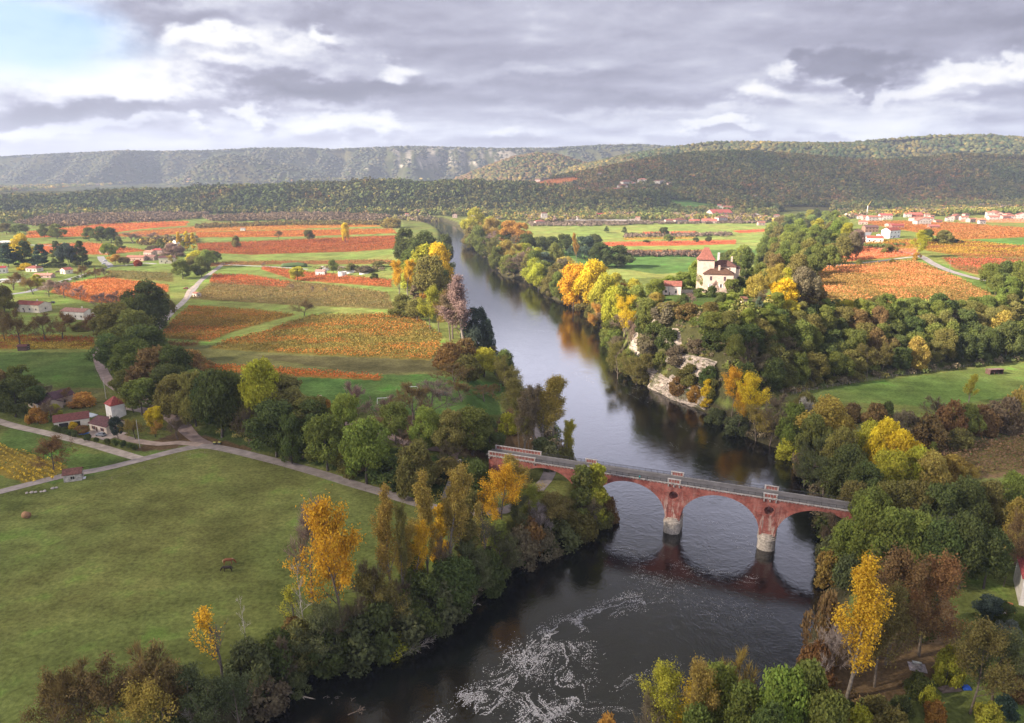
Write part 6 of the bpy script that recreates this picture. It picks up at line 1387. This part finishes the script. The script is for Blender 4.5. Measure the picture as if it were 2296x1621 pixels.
# bales
def bale(px, b_, lab, s=.75):
    x, y, z = G3(px, b_); e = empty('straw_bale', (x, y, z), random.uniform(0, 3), label=lab, cat='straw bale'); mb = MB().cyl(0, 0, -.65*s/.75, .65*s/.75, s, s, 20); o = mb.obj('roll', M['hay'], e, (.30,.17,.09), True); o.rotation_euler = (R(90), 0, 0); o.location = (0, 0, s*.97)
bale(60,1161,'single round straw bale on the near meadow',1.0)
for i, px_ in enumerate((60,71,80,92,100,118,127)):
    x, y, z = G3(px_, 1106-(i*2 if i > 4 else i)); s = random.uniform(.4,.6); v, f = ico(2); v = v*RNG.uniform(.8, 1.2, (len(v), 1))*np.array([s*1.3, s, s*.8]); bm = bmesh.new(); bmesh.ops.create_icosphere(bm, subdivisions=2, radius=s)
    for q in bm.verts: q.co *= random.uniform(.8, 1.2); q.co.z *= .7
    me = bpy.data.meshes.new('boulder'); bm.to_mesh(me); bm.free(); me.materials.append(M['stone']); o = link('boulder', me, None, (.36,.32,.29), None, (x, y, z+s*.3)); tag(o, f'pale field stone, {ORD[i]} from the left in the row beside the stone hut', 'stone', 'field stones beside the stone hut')
# cars
def car(px, b_, rot, col, lab, group=None, at=None):
    x, y, z = at or G3(px, b_); e = empty('parked_car', (x, y, z+.16), R(rot), label=lab, cat='car', group=group)
    sec = [(-2.1,.35,.55,.75),(-2.0,.3,.85,.85),(-1.75,.3,.98,.87),(-.9,.28,1.02,.88),(1.0,.28,1.0,.88),(1.7,.3,.92,.86),(2.05,.32,.8,.8),(2.12,.36,.6,.7)]
    mb = MB()
    for xx, z0, z1, hw in sec: mb.v += [(xx,-hw,z0),(xx,-hw,z1*.75+z0*.25),(xx,-hw*.93,z1),(xx,hw*.93,z1),(xx,hw,z1*.75+z0*.25),(xx,hw,z0)]
    for i in range(len(sec)-1):
        for j in range(6): mb.f.append((6*i+j, 6*i+(j+1) % 6, 6*i+6+(j+1) % 6, 6*i+6+j))
    mb.f += [tuple(range(5,-1,-1)), tuple(range(42,48))]; bd = mb.obj('body', M['paint'], e, col)
    g = MB().add([(-.85,-.8,.99),(1.75,-.8,.96),(1.75,.8,.96),(-.85,.8,.99),(-.2,-.62,1.44),(1.3,-.62,1.42),(1.3,.62,1.42),(-.2,.62,1.44)], [(0,1,5,4),(1,2,6,5),(2,3,7,6),(3,0,4,7),(4,5,6,7),(0,3,2,1)]); g.obj('cabin_glass', M['glass'], e, (.03,.035,.04))
    MB().add([(-.22,-.63,1.445),(1.32,-.63,1.425),(1.32,.63,1.425),(-.22,.63,1.445),(-.15,-.58,1.49),(1.25,-.58,1.47),(1.25,.58,1.47),(-.15,.58,1.49)], [(0,3,2,1),(4,5,6,7),(0,1,5,4),(1,2,6,5),(2,3,7,6),(3,0,4,7)]).obj('roof', M['paint'], e, col)
    for xx in (-1.35, 1.35):
        for yy in (-.8, .8):
            w_ = MB().cyl(0, 0, -.1, .1, .33, .33, 16); w_.cyl(0, 0, .101, .12, .18, .18, 10); o = w_.obj('wheel', M['paint'], e, (.02,.02,.022)); o.rotation_euler = (R(90), 0, 0); o.location = (xx, yy, .2)
    for yy in (-.6, .6): MB().box(-2.13, -2.06, yy-.2, yy+.2, .6, .75).obj('headlight', M['paint'], e, (.7,.7,.7))
car(227,978,-14,(.20,.21,.23),'grey hatchback parked on the gravel courtyard of the bungalow')
car(236,586,35,(.62,.64,.68),'white car at the junction, the farther of two on the road','cars on the road by the hamlet'); car(233,593,35,(.45,.5,.56),'silver car at the junction, the nearer of two on the road','cars on the road by the hamlet')
car(417,648,15,(.35,.09,.06),'red car parked under the oaks beside the plain lane'); car(117,680,10,(.03,.035,.04),'dark car beside the long cream house'); car(1972,540,10,(.6,.62,.65),'pale car parked below the large white house')
# tarpaulins, pool cover
def sheet(name, px, b_, w_, d_, col, lab, cat, zz=.35, rot=0, bump=.15):
    x, y, z = G3(px, b_); n = 10; a = np.linspace(-.5, .5, n); U, V2 = np.meshgrid(a, a); Z = zz*(1-.6*(U**2+V2**2)*2)+(vnoise(U*7+px, V2*7, 2)-.5)*bump*2
    top = np.stack([U*w_, V2*d_, Z], -1).reshape(-1, 3); bot = top.copy(); bot[:, 2] = -.1; i = np.arange(n-1)[:, None]*n+np.arange(n-1)[None]; f1 = np.stack([i, i+1, i+n+1, i+n], -1).reshape(-1, 4)
    ring = np.concatenate([np.arange(n), np.arange(1, n)*n+n-1, (n-1)*n+np.arange(n-2, -1, -1), np.arange(n-2, 0, -1)*n]); r2 = np.roll(ring, -1)
    me = mesh_np(name, np.vstack([top, bot]), np.vstack([f1, f1[:, ::-1]+n*n, np.stack([ring, ring+n*n, r2+n*n, r2], -1)]), M['cloth'], True); o = link(name, me, None, col, None, (x, y, z)); o.rotation_euler = (0, 0, R(rot)); tag(o, lab, cat)
sheet('tarpaulin', 190, 972, 3.6, 2.2, (.05,.20,.62), 'crumpled blue tarpaulin on the courtyard beside the garage', 'tarpaulin'); sheet('tarpaulin', 2166, 1543, 1.7, 1.4, (.03,.12,.60), 'bright blue tarpaulin on the garden lawn', 'tarpaulin', .4)
sheet('pool_cover', 200, 930, 8, 4.5, (.42,.47,.54), 'pale blue grey pool cover behind the bungalow', 'pool cover', .2, -20, .03); sheet('stone_heap', 2130, 1547, 4.5, 1.5, (.20,.15,.12), 'low heap of brown stones on the garden lawn', 'stone heap', .6, 8, .4)
sheet('wellness_cover', 1897, 1450, .1, .1, (.6,.6,.6), 'x', 'x') if False else None
# canoe, upturned
x, y, z = G3(2042, 1560); e = empty('upturned_boat', (x, y, z+.05), R(38), label='dark green upturned rowing boat lying on the garden grass', cat='boat'); v = []; fq = []; n, m = 15, 9
for i in range(n):
    t_ = -1+2*i/(n-1); wd_ = .62*(1-abs(t_)**2.4)+.02; hg = .55*(1-.35*abs(t_)**3)
    for j in range(m): a_ = math.pi*j/(m-1); v.append((t_*2.3, wd_*math.cos(a_), hg*math.sin(a_)**.8 if 0 < j < m-1 else 0))
for i in range(n-1):
    for j in range(m-1): q = i*m+j; fq.append((q, q+1, q+m+1, q+m))
h_ = MB().add(v, fq); h_.obj('hull', M['paint'], e, (.02,.13,.10), True); MB().box(-2.25, 2.25, -.03, .03, .50, .58).obj('keel', M['wood'], e, (.12,.1,.08))
# picnic table with benches on a paved square
x, y, z = G3(2057, 1497); e = empty('garden_table', (x, y, z+.02), R(-18), label='grey stone garden table beside a round brazier on a paved square', cat='table')
MB().box(-1.7, 1.7, -1.5, 1.5, 0, .12).obj('paving', M['stone'], e, (.30,.27,.28)); MB().box(-.9, .9, .3, 1.1, .72, .8).obj('tabletop', M['stone'], e, (.32,.34,.33))
for xx in (-.7, .7): MB().box(xx-.08, xx+.08, .4, 1.0, .12, .716).obj('leg', M['stone'], e, (.25,.25,.25))
for yy in (.0, 1.35): MB().box(-.9, .9, yy-.14, yy+.14, .4, .48).box(-.8, -.7, yy-.1, yy+.1, .12, .398).box(.7, .8, yy-.1, yy+.1, .12, .398).obj('bench', M['stone'], e, (.22,.22,.23))
e2 = empty('brazier', (x+.1, y-.8, z+.13), 0, label='round stone brazier on the paved square', cat='brazier'); MB().cyl(0, 0, 0, .3, .28, .28, 14).cyl(0, 0, .302, .5, .45, .5, 14).obj('bowl', M['stone'], e2, (.2,.19,.2))
# garden chair white (round table) under the brown tree
x, y, z = G3(2057, 1409); e = empty('patio_table', (x, y, z), 0, label='small round white patio table under the rust brown tree', cat='table'); MB().cyl(0, 0, .7, .75, .6, .6, 18).obj('tabletop', M['paint'], e, (.7,.7,.68)); MB().cyl(0, 0, 0, .698, .05, .05, 8).obj('leg', M['paint'], e, (.6,.6,.6))
# jetty on the far river
x, y = W(1046, 527, .3); e = empty('moored_boat', (x, y, 0), R(60), label='small grey pontoon boat moored at the far bend of the river', cat='boat'); MB().add([(-4,-1.3,.7),(4,-1.3,.7),(5,0,.8),(4,1.3,.7),(-4,1.3,.7),(-3.7,-1.1,-.2),(3.8,-1.1,-.2),(4.5,0,-.2),(3.8,1.1,-.2),(-3.7,1.1,-.2)], [(0,1,2,3,4),(9,8,7,6,5),(0,5,6,1),(1,6,7,2),(2,7,8,3),(3,8,9,4),(4,9,5,0)]).obj('hull', M['paint'], e, (.35,.33,.31)); MB().box(-2,1.5,-.8,.8,.75,2.0).obj('cabin', M['paint'], e, (.5,.48,.46))
# playground kiosk in the park
x, y, z = G3(1140-369, 0) if False else G3(995, 897); e = empty('park_kiosk', (x, y, z), 0, label='little kiosk with a dark green pyramid roof in the park', cat='kiosk')
for a_ in (-1, 1):
    for b2 in (-1, 1): MB().box(a_*1.4-.08, a_*1.4+.08, b2*1.4-.08, b2*1.4+.08, 0, 2.5).obj('post', M['wood'], e, (.1,.06,.04))
roof_mesh(2.8, 2.8, 2.5, 1.6, 'hip', .4).obj('roof', M['roof'], e, (.03,.07,.055))
x, y, z = G3(717, 892); e = empty('notice_board', (x, y, z), R(-20), label='small pale board lying at the edge of the park lawn', cat='board'); MB().box(-1, 1, -.08, .08, .3, 1.2).obj('panel', M['paint'], e, (.5,.42,.4)); MB().box(-.8,-.7,-.05,.05,0,.298).box(.7,.8,-.05,.05,0,.298).obj('leg', M['wood'], e, (.2,.15,.1))
x, y, z = G3(402, 610+8) if False else G3(645, 618-0)
sheet('earth_mound', 660, 598, 26, 9, (.06,.10,.03), 'grass covered earth mound behind the yellow green tree', 'mound', 4.5, 4, .3); sheet('manure_heap', 243, 607, 9, 5, (.05,.03,.025), 'dark manure heap on the orchard grass', 'heap', 1.8) if False else sheet('compost_heap', 245, 661-55, 1, 1, (.05,.03,.025), 'x', 'x') if False else None
sheet('compost_heap', 137, 607+3, 9, 5, (.045,.028,.022), 'dark compost heap on the orchard lawn beside the road', 'heap', 1.8)
# ------------------------------------------------------------------ figures: skinned bodies
def skinned(name, verts, edges, rad, mat, color, parent, sub=2):
    me = bpy.data.meshes.new(name); me.from_pydata(verts, edges, []); o = bpy.data.objects.new(name, me); COL.objects.link(o); o.parent = parent
    md = o.modifiers.new('skin', 'SKIN'); md.use_smooth_shade = True
    for i, r in enumerate(rad): me.skin_vertices[0].data[i].radius = (r, r) if not isinstance(r, tuple) else r
    me.skin_vertices[0].data[0].use_root = True
    s = o.modifiers.new('sub', 'SUBSURF'); s.levels = sub; s.render_levels = sub
    me.materials.append(mat); o.color = (*color, 1); return o
px_, py_ = 1434, 1076
x, y = W(px_, py_, DECK+.1)
walker = empty('person', (x, y, DECK+.05), math.atan2(BU.y, BU.x)+math.pi, label='person in a turquoise jacket and dark trousers walking across the bridge', cat='person')
bv = [(0,0,.95),(0,0,1.15),(.02,0,1.38),(.03,0,1.5),(.05,0,1.62),(.07,0,1.72), (0,.11,.92),(.12,.11,.5),(.02,.11,.08),(.16,.11,.03), (0,-.11,.92),(-.12,-.11,.5),(-.35,-.11,.12),(-.24,-.11,.03), (0,.2,1.4),(-.08,.24,1.15),(.08,.24,.93),(.13,.24,.85), (0,-.2,1.4),(.08,-.24,1.15),(.22,-.24,.96),(.28,-.24,.9)]
be = [(0,1),(1,2),(2,3),(3,4),(4,5),(0,6),(6,7),(7,8),(8,9),(0,10),(10,11),(11,12),(12,13),(2,14),(14,15),(15,16),(16,17),(2,18),(18,19),(19,20),(20,21)]
skinned('body', bv, be, [.14,.13,.14,.055,.095,.08,.085,.06,.045,.04,.085,.06,.045,.04,.06,.045,.035,.03,.06,.045,.035,.03], M['cloth'], (.03,.032,.045), walker)
skinned('jacket', [(0,0,.92),(0,0,1.15),(.02,0,1.38),(.03,0,1.46),(0,.2,1.4),(-.08,.245,1.15),(.07,.245,.95),(0,-.2,1.4),(.08,-.245,1.15),(.21,-.245,.98)], [(0,1),(1,2),(2,3),(2,4),(4,5),(5,6),(2,7),(7,8),(8,9)], [.18,.17,.175,.08,.09,.07,.055,.09,.07,.055], M['cloth'], (.0,.42,.38), walker)
skinned('hair', [(.0,0,1.66),(.03,0,1.76)], [(0,1)], [.10,.10], M['cloth'], (.02,.015,.012), walker)
def horse(px, b_, rot, col, mane, lab, s=1.0, graze=True):
    x, y, z = G3(px, b_); e = empty('horse', (x, y, z), R(rot), label=lab, cat='horse', group='horses on the near meadow'); e.scale = (s, s, s)
    hd = [(1.25,0,1.0),(1.5,0,.55),(1.62,0,.25)] if graze else [(1.3,0,1.75),(1.55,0,1.7),(1.8,0,1.5)]
    V = [(-.05,0,1.12),(-.6,0,1.2),(.45,0,1.15),(.8,0,1.25),*hd, (-.75,.2,1.05),(-.72,.22,.72),(-.92,.22,.48),(-.86,.22,.06),(-.75,-.2,1.05),(-.6,-.22,.72),(-.8,-.22,.48),(-.72,-.22,.06), (.6,.2,.95),(.62,.2,.5),(.6,.2,.06),(.62,-.2,.95),(.78,-.2,.5),(.74,-.2,.06),(1.02,0,1.22 if graze else 1.5)]
    E = [(0,1),(0,2),(2,3),(3,21),(21,4),(4,5),(5,6),(1,7),(7,8),(8,9),(9,10),(1,11),(11,12),(12,13),(13,14),(3,15),(15,16),(16,17),(3,18),(18,19),(19,20)]
    Rr = [(.38,.36),(.36,.36),(.36,.36),(.30,.30),(.19,.21),(.12,.14),(.07,.08),.2,.12,.08,.06,.2,.12,.08,.06,.14,.075,.06,.14,.075,.06,(.17,.2)]
    skinned('body', V, E, Rr, M['fur'], col, e)
    skinned('tail', [(-.88,0,1.25),(-1.05,0,1.0),(-1.08,0,.5)], [(0,1),(1,2)], [.06,.09,.04], M['fur'], mane, e, 1); skinned('mane', [(.75,0,1.48),(1.0,0,1.38),(1.2,0,1.14)] if graze else [(.85,0,1.5),(1.1,0,1.75),(1.25,0,1.9)], [(0,1),(1,2)], [.06,.07,.05], M['fur'], mane, e, 1)
horse(512,1266,8,(.17,.06,.025),(.42,.30,.18),'chestnut horse with a pale tail grazing on the meadow',1.3); horse(511,1282,188,(.022,.014,.012),(.012,.01,.01),'dark brown horse grazing in front of the chestnut one',1.2)
# ------------------------------------------------------------------ cloud cover, computed as a full sphere
def fbm2(x, y, o, s, g=.55):
    r = 0; a = 1.0; t = 0
    for k in range(o):
        r = r+a*vnoise(x, y, s+k*3.7); t += a; a *= g
        x, y = 1.62*x-1.18*y+3.1, 1.18*x+1.62*y-1.7
    return r/t
def billow(x, y, o, s, g=.5):
    r = 0; a = 1.0; t = 0
    for k in range(o):
        r = r+a*(1-np.abs(2*vnoise(x, y, s+k*2.9)-1)); t += a; a *= g
        x, y = 1.6*x-1.2*y+2.7, 1.2*x+1.6*y-.9
    return r/t
def azel(px, py):
    d = ray(px, py); return math.degrees(math.atan2(d[0], d[1])), math.degrees(math.atan2(d[2], math.hypot(d[0], d[1])))
# dark bellies and bright heads of the clouds: (x, y, rx, ry, amount, edge softness)
SKYB = [(80,40,330,120,.30,.7),(200,150,300,85,.42,.30),(330,225,230,60,.34,.30),(120,215,220,40,.22,.4),(40,300,260,30,.12,.7),
 (560,110,150,85,.26,.35),(438,75,48,26,.42,.45),(505,72,26,24,.25,.5),(470,110,70,40,.20,.4),(735,65,26,26,.30,.5),(745,120,130,55,.16,.5),(600,60,90,45,.12,.4),
 (640,190,280,34,-.34,.40),(380,110,110,50,-.30,.5),(300,60,240,50,-.22,.6),(500,30,320,36,-.18,.6),(600,215,220,22,-.20,.4),(840,60,200,60,-.05,.7),
 (150,272,190,22,-.46,.22),(40,262,90,26,-.30,.3),(905,148,66,24,.32,.5),(870,165,90,14,.18,.4),(800,287,120,24,.32,.4),(850,270,60,18,.3,.3),(560,305,280,20,.18,.6),(340,250,80,22,.3,.3),(580,262,50,18,.35,.3),(450,285,40,12,.25,.3),
 (1150,90,250,90,.05,.8),(1500,60,600,70,-.08,.7),(1880,125,95,40,-.30,.28),(1915,175,26,32,-.34,.25),(1990,140,110,40,-.20,.4),(2170,60,280,60,-.16,.5),(2290,95,60,50,-.14,.5),
 (1700,212,70,22,.36,.45),(1760,150,70,12,.25,.5),(1860,160,40,10,.28,.5),(1780,225,120,20,.20,.4),(1960,262,330,36,.26,.35),(2180,150,140,26,.44,.25),(2100,190,150,26,.30,.35),(2290,110,36,26,.35,.3),
 (1950,300,150,14,.22,.4),(1640,292,70,14,.30,.3),(1560,292,40,12,.25,.3),(1250,300,500,16,.10,.6),(1200,235,230,22,-.06,.5),(1500,225,160,18,-.10,.5),(1350,255,260,10,.08,.5),(1100,178,260,12,.08,.5),(1180,308,60,12,.2,.4)]
def sky_field(az, el):
    el2 = np.maximum(el, .0)
    den = np.sin(np.radians(el2))+.07; ce = np.cos(np.radians(el2))
    X = np.sin(np.radians(az))*ce/den; Y = np.cos(np.radians(az))*ce/den
    big = fbm2(X*.33, Y*.33, 6, 3); med = fbm2(X*.9+4, Y*.9, 8, 12, .6); bl = billow(az/7.5+fbm2(az/5, el/3, 4, 9)*.7, el2/3.6, 8, 40, .56)
    wa = (fbm2(az/6.0, el/3.0, 8, 21, .62)-.5)*8.5; we = (fbm2(az/6.0+9, el/3.0+5, 8, 27, .62)-.5)*4.2
    b = .40+(big-.5)*.55+(med-.5)*.42
    for px, py, rx, ry, w, s in SKYB:
        a0, e0 = azel(px, py); k = 45.0/1148*.80
        s = min(1.0, s*1.45+.08); d = np.sqrt(((az+wa-a0)/(rx*k))**2+((el+we-e0)/(ry*k))**2)
        t = np.clip((d-(1-s))/(1.6*s), 0, 1); b = b+w*.92*(1-t*t*(3-2*t))
    b = b+(bl-.62)*np.clip(.16+(b-.4)*1.2, .06, .75)
    return b
def make_sky():
    Wd, Hh = 4096, 2048
    def comp(az, el):
        A, E = np.meshgrid(az, el); b = sky_field(A, E)
        ga = b-sky_field(A-.55, E+.5)                     # relief toward the sun on the upper left
        hz = np.clip(1-E/9.0, 0, 1)
        v = b+np.clip(ga, -.25, .3)*.95*np.clip(E/2.0, .3, 1)
        v = v*(1-.4*hz)+.4*hz*.62
        stops = [-.3, .10, .30, .45, .60, .78, 1.0, 1.6]
        cols = np.array([(.21,.21,.275),(.28,.28,.36),(.385,.385,.485),(.50,.505,.61),(.65,.66,.745),(.82,.82,.86),(.94,.93,.92),(1.06,1.04,1.0)])
        rgb = np.stack([np.interp(v, stops, cols[:, i]) for i in range(3)], -1)
        rgb = rgb*np.interp(E, [11.6, 14, 20, 26, 33, 60], [1, 5.0, 4.8, 2.9, .30, .30])[..., None]  # unseen sky above the frame: invented bright and dark bands shaping river reflections
        # blue gap at the far upper left, thin elsewhere
        a0, e0 = azel(60, 78); w1 = np.exp(-(((A-a0)/5.5)**2+((E-e0)/2.6)**2)); cover = 1-np.clip(w1*1.5-.2+.5*(.5-fbm2(A/2.0, E/1.2, 6, 8)), 0, .85)
        cover = cover*(1-.30*np.clip(1-E/4.0, 0, 1)*np.clip((v-.3)*2, 0, 1))
        return np.concatenate([rgb, cover[..., None]], -1)
    out = np.zeros((Hh, Wd, 4), np.float32); out[..., 3] = 1
    # pixel centre: u=0.5 is +Y after rotation; Blender equirect: u = .5 - atan2(y, x)/2pi ... direction x -> centre
    colaz = (np.arange(Wd)+.5)/Wd*360-180; rowel = (np.arange(Hh)+.5)/Hh*180-90
    up = np.where(rowel > -1.5)[0]; f = 8
    lo = comp(colaz[::f], rowel[up][::f]); big = np.repeat(np.repeat(lo, f, 0), f, 1)[:len(up), :Wd]
    out[up] = big
    ci = np.where(np.abs(colaz) < 40)[0]; ri = np.where((rowel > -1.5) & (rowel < 17))[0]
    out[np.ix_(ri, ci)] = comp(colaz[ci], rowel[ri])
    out[:up[0], :, :3] = (.05,.05,.04)
    return out
# ------------------------------------------------------------------ light
SUN_AZ = (-.93, -.30); SUN_EL = R(27)
sv = Vector((SUN_AZ[0], SUN_AZ[1], 0)).normalized()*math.cos(SUN_EL); sv.z = math.sin(SUN_EL)
sd = bpy.data.lights.new('sun', 'SUN'); sd.energy = 5.0; sd.angle = R(.5); sd.color = (1.0, .86, .70)
so = bpy.data.objects.new('sun', sd); COL.objects.link(so); so.location = sv*2000
so.rotation_euler = sv.to_track_quat('Z', 'Y').to_euler()
wd = bpy.data.worlds.new('World'); SC.world = wd; wd.use_nodes = True
t = wd.node_tree; t.nodes.clear(); N = NT(t)
sky = N.n('ShaderNodeTexSky', sky_type='NISHITA'); sky.sun_disc = False; sky.sun_elevation = SUN_EL
sky.sun_rotation = math.atan2(sv.x, sv.y); sky.altitude = 150; sky.air_density = 1; sky.dust_density = 1.5
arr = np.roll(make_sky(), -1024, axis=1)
def sky_image(name, a):
    img = bpy.data.images.new(name, a.shape[1], a.shape[0], alpha=False, float_buffer=True)
    try: img.colorspace_settings.name = 'Linear Rec.709'
    except Exception: img.colorspace_settings.is_data = True
    img.pixels.foreach_set(np.ascontiguousarray(a, dtype=np.float32).ravel()); img.update(); return img
cov = np.repeat(arr[::2, ::2, 3:4], 4, 2); cov[..., 3] = 1; colr = arr.copy(); colr[..., 3] = 1
tc = N.n('ShaderNodeTexCoord'); D = tc.outputs['Generated']
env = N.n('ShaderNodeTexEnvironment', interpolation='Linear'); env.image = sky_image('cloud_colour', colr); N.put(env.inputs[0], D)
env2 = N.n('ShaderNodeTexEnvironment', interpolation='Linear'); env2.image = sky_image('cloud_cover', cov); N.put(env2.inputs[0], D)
dz = N.n('ShaderNodeSeparateXYZ', {0: D}).outputs[2]
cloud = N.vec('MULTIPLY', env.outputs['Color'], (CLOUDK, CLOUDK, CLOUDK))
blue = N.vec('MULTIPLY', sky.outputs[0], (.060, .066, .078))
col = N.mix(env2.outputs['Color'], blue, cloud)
col = N.mix(N.rng(dz, .66, .76, 0.0, 1.0), col, N.vec('MULTIPLY', col, (ZENITH_BOOST*1.07, ZENITH_BOOST, ZENITH_BOOST*.83)))  # unseen overhead sky boosted and warmed, added as fill for the shaded foreground
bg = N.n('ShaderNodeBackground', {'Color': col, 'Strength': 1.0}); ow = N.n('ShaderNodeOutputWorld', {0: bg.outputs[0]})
# ------------------------------------------------------------------ clouds that shade parts of the valley
def m_cloud():
    m, t = nmat('cloud'); N = NT(t)
    at = N.n('ShaderNodeAttribute', attribute_name='edge'); g = N.n('ShaderNodeNewGeometry')
    nz = N.noise(g.outputs['Position'], .0035, 5, .6)
    a = N.rng(N.math('ADD', at.outputs['Fac'], N.math('MULTIPLY', N.math('SUBTRACT', nz, .5), .5)), .0, .75)
    d = N.n('ShaderNodeBsdfDiffuse', {'Color': (.85,.85,.87,1)}); tr_ = N.n('ShaderNodeBsdfTransparent')
    mx = N.n('ShaderNodeMixShader', {0: a, 1: tr_, 2: d}); N.out(mx.outputs[0]); return m
M['cloud'] = m_cloud()
def cloud_over(name, gx0, gx1, gy0, gy1, alt, thick, desc, dens=1.0):
    """a cloud bank whose shadow falls on the land between these bounds"""
    k = alt/sv.z; cx = (gx0+gx1)/2+sv.x*k; cy = (gy0+gy1)/2+sv.y*k; rx = (gx1-gx0)/2; ry = (gy1-gy0)/2
    n = 48; a = np.linspace(-1.15, 1.15, n); U, V2 = np.meshgrid(a, a)
    rr = (np.abs(U)**3+np.abs(V2)**3)**(1/3)+(fbm(U*2.5+gx0/900, V2*2.5, 4, 3)-.5)*.35
    body = np.clip(1.15-rr, 0, 1)
    top = alt+thick*(body**.5)*(.5+fbm(U*5, V2*5, 4, 6)); bot = alt-thick*.12*(body**.5)*(.5+fbm(U*4, V2*4, 3, 1))-2
    vs = []; ed = []
    for Zz in (top, bot):
        vs.append(np.stack([cx+U*rx, cy+V2*ry, Zz], -1).reshape(-1, 3)); ed.append((np.clip((1.08-rr)*3.2, 0, 1)*dens).ravel())
    i = np.arange(n-1)[:, None]*n+np.arange(n-1)[None]
    f1 = np.stack([i, i+1, i+n+1, i+n], -1).reshape(-1, 4); f2 = f1[:, ::-1]+n*n
    ring = np.concatenate([np.arange(n), np.arange(1, n)*n+n-1, (n-1)*n+np.arange(n-2, -1, -1), np.arange(n-2, 0, -1)*n])
    r2 = np.roll(ring, -1); side = np.stack([ring, ring+n*n, r2+n*n, r2], -1)
    me = mesh_np(name, np.vstack(vs), np.vstack([f1, f2, side]), M['cloud'], True, [('edge', 'POINT', 'FLOAT', np.concatenate(ed))])
    return tag(link(name, me), desc, 'cloud', None, 'structure')
cloud_over('cloud', -900, 760, -500, 372, 760, 120, 'low grey cloud bank shading the near river and meadow', .385)
cloud_over('cloud', -420, -150, 300, 590, 820, 60, 'small grey cloud shading the hamlet lane', .42)
cloud_over('cloud', -150, 2600, 1480, 2900, 980, 140, 'grey cloud bank shading the wooded hills', .32)
# ------------------------------------------------------------------ haze
if HAZE:
    m, t = nmat('haze'); N = NT(t)
    pv = N.n('ShaderNodeVolumePrincipled', {'Color': (.66,.77,1.0,1), 'Density': HAZE, 'Anisotropy': .1}); N.out(pv.outputs[0], True)
    b = MB().box(-5500, 5500, -400, 7800, -4, 430)
    tag(b.obj('haze', m), kind='stuff')
SC.view_settings.view_transform = 'Standard'; SC.view_settings.look = 'None'; SC.view_settings.exposure = EXPO; SC.view_settings.gamma = 1
cy = SC.cycles if hasattr(SC, 'cycles') else None
SC.render.engine = 'CYCLES'; cy = SC.cycles
cy.max_bounces = 5; cy.diffuse_bounces = 2; cy.glossy_bounces = 2; cy.transmission_bounces = 2; cy.transparent_max_bounces = 6; cy.volume_bounces = 0
cy.use_denoising = True; cy.caustics_reflective = False; cy.caustics_refractive = False
try: cy.denoiser = 'OPENIMAGEDENOISE'
except Exception: pass

for o in SC.objects:
    if o.parent is None and 'label' in o and len(o['label'].split()) > 16: print('LONG', o.name, o['label'])
